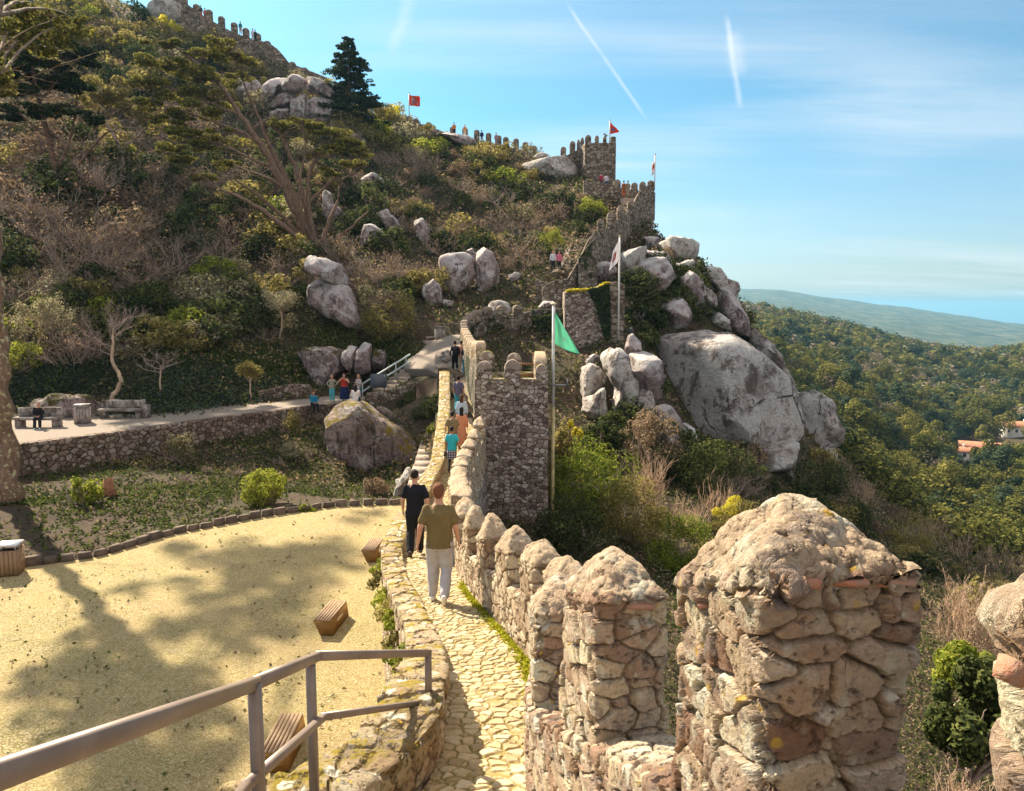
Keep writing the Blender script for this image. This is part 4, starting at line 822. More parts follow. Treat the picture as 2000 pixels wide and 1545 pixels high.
# skyline and upper slope
B([(272, 32), (290, 14), (318, 3), (350, 2), (372, 18), (384, 44), (340, 56), (296, 50)], 113, 9, G_GREY, 'smooth grey granite dome on the skyline beside the topmost wall')
zz4 = lambda p: z4(p, 4.348, 300, 0)
grp = 'stacked granite blocks of the upper crag'
B(zz4([(950, 720), (1085, 605), (1150, 650), (1060, 800), (960, 930), (870, 1020), (900, 900), (930, 820)]), 96, 5, G_PURP, 'pale leaning slab at the left end of the upper crag', base=(585, 235), group=grp, seed=1)
B(zz4([(1050, 750), (1150, 650), (1240, 620), (1310, 700), (1240, 785), (1090, 800)]), 95, 4, G_PURP, 'squared block on top of the upper crag, left of the conifer', base=(585, 235), group=grp, seed=2)
B(zz4([(870, 1010), (1060, 820), (1180, 760), (1250, 830), (1150, 890), (900, 1020)]), 93.5, 4, G_PURP, 'long tilted slab across the middle of the upper crag', base=(585, 235), group=grp, seed=3)
B(zz4([(880, 1060), (1020, 960), (1160, 905), (1175, 940), (1100, 1030), (1000, 1100)]), 92, 4, G_PURP, 'lower wedge of rock under the tilted slab of the upper crag', base=(585, 235), group=grp, seed=4)
B(zz4([(1270, 640), (1440, 680), (1545, 780), (1520, 830), (1450, 815), (1300, 780)]), 95, 5, G_PURP, 'flat capstone at the right end of the upper crag', base=(585, 235), group=grp, seed=5)
B(zz4([(1280, 860), (1400, 825), (1520, 820), (1575, 915), (1530, 965), (1515, 1120), (1400, 1060), (1250, 1030)]), 93, 5, G_PURP, 'big cracked block hanging under the capstone of the upper crag', base=(585, 235), group=grp, seed=6)
B(zz4([(1160, 850), (1300, 780), (1300, 1010), (1180, 1040)]), 97, 4, G_GREY, 'dark recessed block between the two halves of the upper crag', base=(585, 235), group=grp, seed=7)
B([(440, 162), (462, 150), (505, 158), (517, 192), (490, 204), (448, 192)], 92, 4, G_PURP, 'grey block half hidden behind the windswept cypress', seed=8)
z2 = lambda p: z4(p, 2.857, 600, 100)
B(z2([(200, 455), (265, 462), (320, 490), (330, 540), (280, 545)]), 88, 2.5, G_PURP, 'small rounded boulder showing just right of the cypress pads', seed=9)
B(z2([(300, 710), (350, 675), (410, 690), (428, 745), (370, 780), (310, 760)]), 78, 3, G_PURP, 'pale rounded boulder below the upper crag at the cypress branch tips', seed=10)
B(z2([(365, 885), (425, 868), (520, 965), (527, 1022), (470, 1025), (400, 955)]), 70, 2.2, G_PURP, 'slab of pale cracked rock tilted down the slope', seed=11)
B(z2([(318, 965), (350, 952), (395, 957), (436, 990), (430, 1045), (350, 1065), (262, 1125), (300, 1050)]), 68, 2.4, G_PURP, 'rough boulder just left below the tilted slab', seed=12)
B(z2([(598, 940), (642, 928), (682, 990), (694, 1090), (670, 1105), (615, 1050)]), 67, 2.5, G_PURP, 'upright pale boulder with a mossy right side', seed=13)
B(z2([(70, 775), (120, 770), (150, 850), (195, 890), (190, 970), (130, 975), (80, 880)]), 66, 2.5, G_PURP, 'pale rock standing behind the base of the cypress', seed=14)
B(z2([(1190, 645), (1250, 600), (1330, 575), (1440, 588), (1505, 640), (1515, 740), (1400, 735), (1210, 680)]), 100, 7, G_GREY, 'broad weathered dome between the ridge wall and the keep', seed=15)
B(z2([(1260, 590), (1300, 565), (1345, 575), (1340, 600)]), 103, 2, G_GREY, 'small knob of rock on the weathered dome', base=(1070, 340), seed=16)
B(z2([(720, 468), (800, 455), (900, 480), (975, 525), (975, 560), (860, 530)]), 105, 5, G_PURP, 'sloping flat rock under the merlons of the skyline wall', seed=17)
# crag below the cypress
zz = lambda p: z4(p, 2.857, 550, 480)
B(zz([(118, 55), (160, 48), (250, 72), (365, 122), (372, 180), (388, 250), (330, 235), (190, 160), (128, 130)]), 54.2, 3.4, G_PURP, 'overhanging capstone leaning left above the visitors', base=(690, 640), seed=18, rough=0.04)
B(zz([(148, 235), (190, 185), (300, 215), (385, 245), (440, 330), (505, 500), (500, 520), (420, 480), (300, 400), (150, 345)]), 54.5, 4.2, G_PURP, 'great lichen spotted boulder carrying the overhanging capstone', base=(690, 640), seed=19, rough=0.05)
B(zz([(880, 130), (890, 62), (1000, 30), (1070, 70), (1078, 150), (1040, 230), (950, 312), (900, 300), (905, 210)]), 61, 4, G_PURP, 'left of the twin upright boulders, flat topped with white lichen', seed=20, rough=0.04)
B(zz([(1080, 15), (1130, 0), (1185, 40), (1225, 145), (1232, 225), (1150, 285), (1085, 270), (1075, 140)]), 61.5, 4.2, G_PURP, 'right of the twin upright boulders, taller with a pale head', seed=21, rough=0.04)
B(zz([(1030, 25), (1060, 10), (1085, 40), (1070, 70)]), 62, 1, G_PURP, 'little stone wedged on top between the twin boulders', base=(930, 580), seed=22)
B(zz([(770, 235), (850, 175), (895, 250), (900, 340), (840, 360), (790, 290)]), 60, 2.5, G_PURP, 'broken lichen covered rock at the left foot of the twin boulders', seed=23)
B(zz([(900, 300), (960, 310), (960, 340), (900, 350)]), 60, 1.5, G_PURP, 'small rock under the left twin boulder', seed=24)
B(zz([(1262, 165), (1310, 145), (1340, 160), (1320, 200), (1270, 200)]), 62, 1.4, G_PURP, 'single pale rock in the scrub right of the twin boulders', seed=25)
B([(952, 604), (960, 590), (978, 587), (992, 592), (998, 606), (990, 624), (962, 624)], 57.5, 3, G_GREY, 'smooth round boulder behind the curved wall', fix=True, seed=26, cut=0.3)
B([(922, 632), (934, 614), (948, 608), (958, 618), (958, 640), (930, 644)], 56.5, 2.5, G_GREY, 'angular grey boulder left of the smooth round one', fix=True, seed=27)
B([(1050, 601), (1062, 588), (1082, 588), (1094, 604)], 58.5, 2.5, G_PURP, 'slaty rock showing above the mossy wing wall', fix=True, seed=28)
zb_ = lambda p: z4(p, 4.544, 560, 640)
B(zb_([(110, 235), (170, 190), (300, 165), (480, 200), (535, 260), (520, 400), (430, 420), (385, 500), (330, 560), (250, 500), (200, 360), (160, 280)]), 52.8, 4.5, G_MOS2, 'dark split boulder on the bank behind the standing visitors', fix=True, seed=29)
B(zb_([(480, 235), (560, 160), (625, 180), (632, 260), (590, 405), (530, 360), (500, 300)]), 52.6, 2.5, G_PURP, 'narrow wedge of granite beside the split boulder', fix=True, seed=30)
B(zb_([(628, 200), (690, 132), (752, 150), (750, 380), (690, 412), (615, 395)]), 52.3, 2.6, G_PURP, 'tall smooth pillar of granite behind the steel handrail', fix=True, seed=31, cut=0.4)
B(zb_([(755, 200), (870, 190), (885, 260), (860, 370), (760, 360)]), 52.5, 2.5, G_MOS2, 'mottled rock between the granite pillar and the stairs', fix=True, seed=32)
B(zb_([(1360, 255), (1380, 215), (1430, 195), (1465, 220), (1465, 290), (1420, 305), (1375, 285)]), 46.6, 1.0, G_GREY, 'pale flat topped rock lying on the gravel ramp', fix=True, seed=33)
B(zb_([(388, 800), (420, 730), (500, 672), (600, 645), (690, 665), (790, 750), (930, 850), (1050, 930), (1130, 1010), (1188, 1110), (1182, 1200), (1100, 1290), (980, 1320), (830, 1340), (740, 1260), (640, 1200), (560, 1140), (440, 1050), (398, 920)]), 38.3, 4.8, G_MOSS, 'huge boulder capped with yellow moss beside the narrow steps', fix=True, n=90, seed=34, cut=0.5, peak=(690, 850))
B(zb_([(965, 1350), (1000, 1335), (1010, 1370), (985, 1395), (962, 1380)]), 30.5, 0.3, G_GREY, 'small pale loose stone at the foot of the mossy boulder', fix=True, seed=35)
B(zb_([(960, 1440), (1000, 1350), (1060, 1240), (1110, 1240), (1115, 1290), (1060, 1360), (1040, 1440), (990, 1500), (940, 1520)]), 30, 0.8, G_GREY, 'long worn stone kerb leading down to the court corner', fix=True, seed=36, cut=0.4)
# outcrop right of the bastion
z3 = lambda p: z4(p, 5.0, 860, 560)
B(z3([(1365, 1000), (1380, 790), (1480, 745), (1560, 785), (1625, 880), (1632, 955), (1560, 1015), (1450, 1075), (1385, 1085)]), 46, 3, G_GREY, 'rounded sunlit boulder at the left of the pale outcrop', seed=37)
B(z3([(1385, 1090), (1480, 1060), (1600, 990), (1620, 1150), (1665, 1335), (1560, 1315), (1480, 1310), (1385, 1210)]), 46.2, 3, G_GREY, 'lower sloping face of the pale outcrop, left side', seed=38)
B(z3([(1420, 720), (1500, 650), (1555, 690), (1540, 770), (1430, 785)]), 47, 2, G_PURP, 'brown knob on top of the pale outcrop', seed=39)
B(z3([(1590, 690), (1640, 620), (1740, 605), (1800, 640), (1850, 740), (1870, 880), (1950, 960), (1900, 1150), (1830, 1340), (1690, 1345), (1660, 1200), (1700, 980), (1625, 860)]), 46.4, 4, G_GREY, 'tall pale fluted boulder in the middle of the outcrop', n=80, seed=40)
B(z3([(1840, 1340), (1900, 1140), (1960, 985), (2040, 960), (2080, 1100), (2060, 1260), (1980, 1390), (1880, 1395)]), 46.6, 3, G_GREY, 'smooth leaning slab at the right of the pale outcrop', seed=41)
B(z3([(1800, 610), (1840, 480), (1890, 455), (1950, 550), (1968, 640), (1940, 755), (1900, 720), (1850, 690)]), 48, 2.4, G_PURP, 'tooth of dark rock standing behind the pale outcrop', seed=42)
z5 = lambda p: z4(p, 2.576, 1150, 400)
B(z5([(345, 720), (365, 640), (470, 612), (610, 618), (740, 680), (830, 745), (900, 790), (960, 850), (1005, 920), (1030, 1030), (1028, 1130), (980, 1175), (870, 1205), (760, 1215), (640, 1165), (540, 1185), (500, 1130), (420, 1010), (390, 850)]), 56, 11, G_BIG, 'colossal smooth granite boulder on the cliff below the castle', n=110, seed=43, cut=0.45, rough=0.035, peak=(1400, 800))
B(z5([(790, 680), (820, 625), (860, 620), (905, 705), (960, 795), (1010, 900), (1030, 1040), (960, 900), (880, 790)]), 58, 7, G_BIG, 'shoulder of granite behind the colossal boulder', n=60, seed=44)
B(z5([(800, 1330), (815, 1250), (880, 1205), (980, 1175), (1032, 1185), (1036, 1260), (1010, 1315), (968, 1362), (860, 1345)]), 55, 6, G_BIG, 'split off lower block beneath the colossal boulder', seed=45, cut=0.4)
B(z5([(1028, 1040), (1060, 980), (1115, 942), (1165, 938), (1200, 980), (1228, 1060), (1252, 1150), (1250, 1215), (1160, 1230), (1050, 1200)]), 76, 9, G_BIG, 'separate pale boulder standing beyond the colossal one', seed=46)
B(z5([(1160, 1215), (1235, 1200), (1240, 1310), (1180, 1290)]), 75, 3, G_BIG, 'low rock at the foot of the far pale boulder', seed=47)
B(z5([(460, 1110), (500, 1090), (525, 1110), (540, 1160), (500, 1260), (480, 1220)]), 52, 2, G_GREY, 'narrow pale rock among bushes under the colossal boulder', seed=48)
B(z5([(1000, 1345), (1022, 1320), (1042, 1400), (1005, 1412)]), 50, 1, G_GREY, 'little pointed stone on the scrub slope', seed=49)
gt = 'weathered rocks heaped on top of the cliff'
for k_, (pp, Y_, T_, lab) in enumerate([
    ([(350, 200), (400, 172), (500, 174), (542, 200), (540, 250), (520, 292), (450, 285), (380, 235)], 68, 6, 'flat topped rock crowning the cliff right of the curtain wall'),
    ([(430, 300), (520, 280), (562, 322), (530, 372), (465, 352)], 66, 4, 'wedge of rock under the flat topped crown of the cliff'),
    ([(530, 365), (570, 315), (655, 318), (685, 362), (640, 385), (560, 390)], 66, 4, 'hollowed rock on the right of the cliff crown'),
    ([(600, 380), (690, 370), (742, 385), (745, 430), (728, 475), (650, 425)], 67, 5, 'outermost jutting rock of the cliff crown'),
    ([(500, 388), (560, 392), (640, 450), (657, 490), (620, 516), (570, 482)], 64, 3, 'smooth slab sliding down from the cliff crown'),
    ([(608, 532), (650, 530), (702, 590), (714, 632), (660, 622), (610, 592)], 62.5, 3, 'pale humped rock just above the colossal boulder'),
    ([(160, 300), (165, 235), (290, 213), (272, 300), (200, 372), (160, 335)], 66, 4, 'cracked block wedged under the stepped curtain wall'),
    ([(282, 165), (350, 158), (357, 212), (290, 224)], 70, 3, 'brown block at the foot of the curtain wall corner'),
    ([(300, 230), (380, 240), (430, 300), (380, 330), (300, 290)], 66.5, 3, 'shadowed rock in the middle of the cliff crown'),
    ([(30, 300), (100, 290), (150, 340), (110, 385), (50, 380)], 60, 3, 'dark rock directly above the ivy bastion')]):
    B(z5(pp), Y_, T_, G_PURP if k_ in (7, 8, 9) else G_GREY, lab, group=gt, seed=50 + k_)
B([(30, 800), (60, 778), (110, 770), (170, 772), (205, 790), (225, 820), (40, 832)], 41, 2, G_MOS2, 'mossy rock outcrop behind the stone bench and the bin', fix=True, seed=70)
for k_, (pp, Y_, T_, lab) in enumerate([
    ([(1232, 520), (1262, 500), (1300, 505), (1318, 540), (1290, 575), (1245, 570)], 64, 5, 'broad shadowed rock face left of the sliding slab'),
    ([(1330, 545), (1352, 530), (1372, 548), (1376, 600), (1350, 612), (1330, 585)], 63, 4, 'dark cleft rock between the cliff crown and the colossal boulder'),
    ([(1288, 590), (1322, 575), (1350, 600), (1345, 640), (1300, 645)], 61, 4, 'sunken dark boulder directly on top of the colossal boulder'),
    ([(1402, 560), (1432, 572), (1452, 612), (1462, 655), (1430, 650), (1405, 610)], 66, 5, 'steep dark rock edge falling away under the jutting rock'),
    ([(1228, 690), (1260, 668), (1290, 690), (1296, 760), (1270, 800), (1240, 770)], 52, 4, 'narrow dark rock filling the gap left of the colossal boulder'),
    ([(1275, 800), (1310, 790), (1345, 850), (1320, 900), (1285, 870)], 50, 4, 'low dark boulder at the left foot of the colossal boulder')]):
    B(pp, Y_, T_, G_PURP, lab, seed=80 + k_, group=gt if k_ < 4 else None)
# ------------------------------------------------------------------ foliage materials
def leafmat(name, stops, tr=0.45, trc=None, rough=0.55):
    m = M(name); g = m.n.new('ShaderNodeNewGeometry'); oi = m.n.new('ShaderNodeObjectInfo')
    f = m.math('ADD', m.math('MULTIPLY', g.outputs['Random Per Island'], 0.65), m.math('MULTIPLY', oi.outputs['Random'], 0.35))
    c = m.ramp(f, stops); m.leafy(c, tr, .85, trc if trc else None); m.b.inputs['Specular IOR Level'].default_value = 0.06; return m.m
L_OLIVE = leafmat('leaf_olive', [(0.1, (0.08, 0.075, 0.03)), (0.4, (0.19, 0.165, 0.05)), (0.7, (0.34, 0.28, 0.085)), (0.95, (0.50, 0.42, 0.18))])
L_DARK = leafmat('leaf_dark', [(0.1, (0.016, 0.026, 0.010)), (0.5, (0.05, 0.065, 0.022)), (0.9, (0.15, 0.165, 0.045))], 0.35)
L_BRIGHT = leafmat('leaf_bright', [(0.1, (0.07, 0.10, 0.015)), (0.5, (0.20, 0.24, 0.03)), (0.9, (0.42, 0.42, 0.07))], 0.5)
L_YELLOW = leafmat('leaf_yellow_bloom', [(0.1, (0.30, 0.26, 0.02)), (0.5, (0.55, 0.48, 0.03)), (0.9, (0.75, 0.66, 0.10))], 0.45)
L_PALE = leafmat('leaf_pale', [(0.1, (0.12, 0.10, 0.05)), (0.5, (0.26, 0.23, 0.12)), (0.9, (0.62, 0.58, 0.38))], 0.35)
L_BROWN = leafmat('leaf_brown', [(0.1, (0.10, 0.07, 0.05)), (0.5, (0.22, 0.155, 0.10)), (0.9, (0.40, 0.30, 0.18))], 0.4)
L_CYP = leafmat('leaf_cypress', [(0.1, (0.05, 0.055, 0.018)), (0.45, (0.13, 0.125, 0.03)), (0.8, (0.26, 0.24, 0.05)), (1, (0.36, 0.34, 0.09))], 0.4)
L_IVY = leafmat('leaf_ivy', [(0.1, (0.012, 0.02, 0.016)), (0.6, (0.035, 0.05, 0.032)), (0.95, (0.11, 0.13, 0.09))], 0.15, rough=0.4)
L_GRASS = leafmat('leaf_grass', [(0.1, (0.03, 0.05, 0.012)), (0.5, (0.075, 0.10, 0.02)), (0.95, (0.17, 0.19, 0.045))], 0.4)
L_AGAVE = leafmat('leaf_agave', [(0.1, (0.05, 0.08, 0.07)), (0.9, (0.16, 0.21, 0.19))], 0.1)
B_PURP = plain('twig_grey', (0.34, 0.26, 0.22), 0.9, 0.3, 2); B_BARK = plain('bark_brown', (0.13, 0.08, 0.055), 0.95, 0.4, 3); B_PALE = plain('bark_pale', (0.42, 0.31, 0.22), 0.9, 0.3, 3)
B_STRAW = plain('twig_straw', (0.48, 0.34, 0.23), 0.9, 0.25, 3)
# ------------------------------------------------------------------ foliage geometry (numpy)
def quads_at(P, Nn, size, aspect=1.6, rng=RNG, jit=0.4):
    n = len(P); size = np.asarray(size) * np.ones(n)
    d = Nn + jit * rng.standard_normal((n, 3)); d /= np.linalg.norm(d, axis=1)[:, None] + 1e-9
    a = np.cross(d, rng.standard_normal((n, 3))); a /= np.linalg.norm(a, axis=1)[:, None] + 1e-9; b = np.cross(d, a)
    a = a * (size * aspect / 2)[:, None]; b = b * (size / 2)[:, None]
    V = np.stack([P - a, P - b * 0.9 + a * 0.1, P + a, P + b * 0.9 + a * 0.1], 1).reshape(-1, 3)
    return V, np.arange(4 * n).reshape(-1, 4)
def clumps(n, rad, leaf, k=26, cr=0.34, flat=1.0, rng=RNG, hollow=0.55, up=0.3, squash_bottom=0.5):
    """leaves gathered into uneven clumps over an ellipsoid (centre at origin)"""
    rad = np.array(rad, float); c = rng.standard_normal((k, 3)); c /= np.linalg.norm(c, axis=1)[:, None]; c *= rng.uniform(hollow, 0.92, (k, 1)); c[:, 2] = np.where(c[:, 2] < 0, c[:, 2] * squash_bottom, c[:, 2])
    w = rng.uniform(0.5, 1.3, k); idx = rng.choice(k, n, p=w / w.sum()); d = rng.standard_normal((n, 3)); d /= np.linalg.norm(d, axis=1)[:, None]
    r = cr * w[idx] * rng.uniform(0.45, 1.0, n) ** 0.5
    P = (c[idx] + d * r[:, None] * np.array([1, 1, flat])) * rad
    Nn = d + np.array([0, 0, up]); return quads_at(P, Nn, leaf * rng.uniform(0.6, 1.4, n), rng=rng)
def twig_tree(base, dirv, length, r, depth, spread=0.55, kids=(2, 4), rng=random, shrink=0.7, up=0.15, seg=3, minr=0.004):
    """returns list of (pts, radii)"""
    outp = []
    def go(p, d, L__, r_, k):
        pts = [p]; q = Vector(p); dd = Vector(d)
        for i in range(seg):
            dd = (dd + Vector((rng.gauss(0, .16), rng.gauss(0, .16), rng.gauss(0, .12) + up * 0.3))).normalized(); q = q + dd * (L__ / seg); pts.append(q.copy())
        outp.append((pts, [r_ * (1 - 0.45 * i / seg) for i in range(seg + 1)]))
        if k > 0:
            for _ in range(rng.randint(*kids)):
                j = rng.randint(1, seg); nd = (dd + Vector((rng.gauss(0, spread), rng.gauss(0, spread), rng.gauss(0, spread * .7) + up))).normalized(); go(pts[j], nd, L__ * shrink * rng.uniform(.7, 1.1), max(minr, r_ * 0.6), k - 1)
    go(Vector(base), Vector(dirv).normalized(), length, r, depth); return outp
def twig_mesh(tw, n=3):
    Vs = []; Fs = []; o = 0
    for pts, rr in tw:
        P = np.array([tuple(p) for p in pts]); m_ = len(P); t = np.gradient(P, axis=0); t /= np.linalg.norm(t, axis=1)[:, None] + 1e-9
        a = np.cross(t, [0.21, 0.13, 0.97]); a /= np.linalg.norm(a, axis=1)[:, None] + 1e-6; b = np.cross(t, a); an = np.arange(n) * 2 * math.pi / n
        R_ = P[:, None] + np.array(rr)[:, None, None] * (np.cos(an)[None, :, None] * a[:, None] + np.sin(an)[None, :, None] * b[:, None])
        Vs.append(R_.reshape(-1, 3)); Fs.append(gridquads(m_, n, True) + o); o += m_ * n
    return np.concatenate(Vs), np.concatenate(Fs)
def mjoin(parts):
    """list of (V, quads, material index)"""
    Vs = []; Fs = []; mi = []; o = 0
    for V, Q, k in parts: Vs.append(V); Fs.append(Q + o); mi.append(np.full(len(Q), k)); o += len(V)
    return np.concatenate(Vs), np.concatenate(Fs), np.concatenate(mi)
def xf(V, s=1.0, t=(0, 0, 0)): return V * np.array(s) + np.array(t)
# shrub meshes about 2 m wide, base at origin
def leafy_mesh(name, leafm, n=1500, leaf=0.085, rad=(1.0, 1.0, 0.85), k=24, bark=B_PURP, seed=0, tw=True, second=None, cr=0.34):
    rng = np.random.default_rng(seed + 100); random.seed(seed)
    V, Q = clumps(n, rad, leaf, k, cr, rng=rng); V = xf(V, 1, (0, 0, rad[2] * 0.62)); parts = [(V, Q, 0)]
    if tw:
        T = []
        for i in range(7): a = i / 7 * 6.28; T += twig_tree((0, 0, -0.1), (math.cos(a) * .6, math.sin(a) * .6, 1), rad[2] * 0.75, 0.03, 2, 0.5, (2, 3), minr=0.008)
        V2, Q2 = twig_mesh(T); parts.append((V2, Q2, 1))
    mats = [leafm, bark]
    if second:
        V, Q = clumps(int(n * 0.3), (rad[0] * 0.9, rad[1] * .9, rad[2] * .9), leaf, max(5, k // 3), cr * 0.7, rng=rng, hollow=0.8); m_ = V[:, 2].reshape(-1, 4).mean(1) > 0; Q = Q[m_]; parts.append((xf(V, 1, (0, 0, rad[2] * 0.75)), Q, 2)); mats.append(second)
    V, Q, mi = mjoin(parts); return mesh_np(name, V, Q, mats, mi)
def bare_mesh(name, bark=B_PURP, seed=0, stems=12, depth=3, L0=0.8, fuzz=500, leafm=None, spread=0.5):
    random.seed(seed + 5); rng = np.random.default_rng(seed); T = []
    for i in range(stems): a = random.uniform(0, 6.28); T += twig_tree((0.15 * math.cos(a), 0.15 * math.sin(a), -0.1), (math.cos(a) * .7, math.sin(a) * .7, random.uniform(.6, 1.3)), L0, 0.02, depth, spread, (2, 3), minr=0.006, shrink=0.68)
    V, Q = twig_mesh(T); parts = [(V, Q, 0)]
    if fuzz:
        ends = np.array([tuple(t[0][-1]) for t in T]); P = ends[rng.integers(0, len(ends), fuzz)] + 0.12 * rng.standard_normal((fuzz, 3)); V2, Q2 = quads_at(P, rng.standard_normal((fuzz, 3)), 0.035, 3.2, rng); parts.append((V2, Q2, 1))
    V, Q, mi = mjoin(parts); return mesh_np(name, V, Q, [bark, leafm or L_BROWN], mi)
random.seed(3)
PROT = {
 'olive': [leafy_mesh('leafy_shrub', L_OLIVE, 1500, 0.085, seed=s) for s in (1, 2, 3)],
 'dark': [leafy_mesh('leafy_shrub', L_DARK, 1500, 0.09, seed=s) for s in (4, 5)],
 'bright': [leafy_mesh('leafy_shrub', L_BRIGHT, 1300, 0.09, seed=s) for s in (6,)],
 'yellow': [leafy_mesh('flowering_shrub', L_OLIVE, 1000, 0.085, seed=s, second=L_YELLOW) for s in (7,)],
 'pale': [leafy_mesh('leafy_shrub', L_PALE, 1100, 0.08, seed=s, cr=0.3, k=34) for s in (8, 9)],
 'brown': [leafy_mesh('leafy_shrub', L_BROWN, 1200, 0.075, seed=s) for s in (10, 11)],
 'bare': [bare_mesh('bare_shrub', B_PURP, s) for s in (1, 2, 3)],
}
def inpoly(x, y, poly):
    c = False; n = len(poly); j = n - 1
    for i in range(n):
        if (poly[i][1] > y) != (poly[j][1] > y) and x < (poly[j][0] - poly[i][0]) * (y - poly[i][1]) / (poly[j][1] - poly[i][1]) + poly[i][0]: c = not c
        j = i
    return c
def samples(poly, n, mind=0.0):
    xs = [p[0] for p in poly]; ys = [p[1] for p in poly]; outp = []; tries = 0
    while len(outp) < n and tries < n * 60:
        tries += 1; x, y = random.uniform(min(xs), max(xs)), random.uniform(min(ys), max(ys))
        if inpoly(x, y, poly) and all((x - a) ** 2 + (y - b) ** 2 > mind * mind for a, b in outp): outp.append((x, y))
    return outp
NAMES = dict(olive='leafy_shrub', dark='evergreen_shrub', bright='leafy_shrub', yellow='flowering_shrub', pale='silvery_shrub', brown='heather_shrub', bare='bare_shrub')
LAB = dict(olive='olive green leafy shrub', dark='dark green dense shrub', bright='bright yellow green sunlit shrub', yellow='shrub covered in yellow blossom', pale='pale silvery leaved shrub catching the light', brown='russet brown heathery shrub', bare='leafless grey twiggy shrub')
AVOID = []    # (x, y, r) in plan, keep shrubs off paths and rocks
for o_ in list(COL.objects):
    if o_.get('category') == 'boulder':
        k_ = (o_.location.y - 2.2) / o_.location.y; AVOID.append((o_.location.x * k_, o_.location.y - 2.2, 2.0)); AVOID.append((o_.location.x, o_.location.y, 1.6))
for px, py in ((1080, 545), (1092, 545), (1174, 375), (1184, 378), (1222, 395), (1215, 405), (1180, 385), (1120, 500), (1105, 520), (915, 275), (945, 285)):
    q_ = hit(px, py); AVOID.append((q_.x, q_.y, 2.6)) if q_ else None
def place_shrubs(poly, n, mix, size, where, mind=10, sink=0.15, ylim=(3, 140), free=False):
    kinds = list(mix); ws = [mix[k] for k in kinds]
    for px, py in samples(poly, n, mind):
        h = hit(px, py)
        if h is None or not (ylim[0] < h.y < ylim[1]): continue
        if not free and any((h.x - a) ** 2 + (h.y - b) ** 2 < r * r for a, b, r in AVOID): continue
        k = random.choices(kinds, ws)[0]; me = random.choice(PROT[k]); s = random.uniform(*size)
        o = bpy.data.objects.new(NAMES[k], me); COL.objects.link(o); o.location = (h.x, h.y, h.z - sink * s); o.rotation_euler = (0, 0, random.uniform(0, 6.28)); o.scale = (s * random.uniform(.85, 1.2), s * random.uniform(.85, 1.2), s * random.uniform(.75, 1.1))
        lb = LAB[k] + ' ' + where; tag(o, lb, 'shrub', lb.replace('shrub', 'shrubs'))
UPPER = [(60, 20), (180, 10), (330, 60), (440, 110), (560, 150), (620, 160), (690, 190), (800, 235), (900, 275), (1010, 310), (1090, 340), (1030, 380), (880, 340), (700, 290), (500, 230), (300, 170), (60, 140)]
MIDL = [(-20, 130), (300, 170), (480, 230), (480, 520), (300, 560), (-20, 560)]
MIDR = [(480, 230), (700, 290), (880, 340), (1040, 380), (1170, 370), (1205, 400), (1150, 455), (1090, 520), (1050, 560), (960, 560), (860, 600), (700, 640), (600, 560), (480, 520)]
LOWL = [(-20, 560), (300, 560), (480, 520), (600, 560), (600, 650), (480, 680), (300, 690), (-20, 740)]
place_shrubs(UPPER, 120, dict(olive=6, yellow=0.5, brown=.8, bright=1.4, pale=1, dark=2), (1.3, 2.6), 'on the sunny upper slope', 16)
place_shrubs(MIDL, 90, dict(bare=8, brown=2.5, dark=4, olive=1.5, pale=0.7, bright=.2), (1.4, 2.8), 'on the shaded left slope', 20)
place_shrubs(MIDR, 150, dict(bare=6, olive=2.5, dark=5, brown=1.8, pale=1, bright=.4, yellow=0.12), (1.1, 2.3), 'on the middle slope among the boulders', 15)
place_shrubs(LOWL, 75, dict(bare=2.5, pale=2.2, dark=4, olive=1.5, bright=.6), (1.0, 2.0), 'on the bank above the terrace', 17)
place_shrubs([(1100, 400), (1205, 370), (1215, 400), (1150, 450), (1100, 470)], 14, dict(dark=3, bright=1), (0.9, 1.6), 'beside the stepped curtain wall', 14)
CLIFF = [(1225, 520), (1290, 500), (1380, 560), (1400, 640), (1290, 640), (1260, 720), (1290, 830), (1340, 880), (1460, 890), (1480, 940), (1250, 930), (1130, 860), (1160, 850), (1280, 830), (1240, 660)]
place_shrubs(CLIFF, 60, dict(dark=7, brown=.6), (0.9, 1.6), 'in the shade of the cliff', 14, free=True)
place_shrubs([(1410, 580), (1450, 620), (1460, 650), (1420, 640)], 5, dict(dark=1), (0.9, 1.3), 'on the cliff edge', 10)
place_shrubs([(1380, 900), (1530, 960), (1600, 900), (1660, 950), (1760, 1010), (1900, 1120), (2050, 1190), (2050, 1330), (1850, 1160), (1700, 1060), (1500, 1000), (1380, 960)], 44, dict(dark=3, brown=1.5, bare=2, olive=1.5), (0.8, 1.6), 'on the slope below the outer boulders', 16)
place_shrubs([(740, 850), (790, 790), (860, 755), (880, 790), (850, 840), (800, 820)], 12, dict(dark=3, bare=1.5), (0.45, 0.75), 'in the bed between the stairs', 13, ylim=(30, 60))

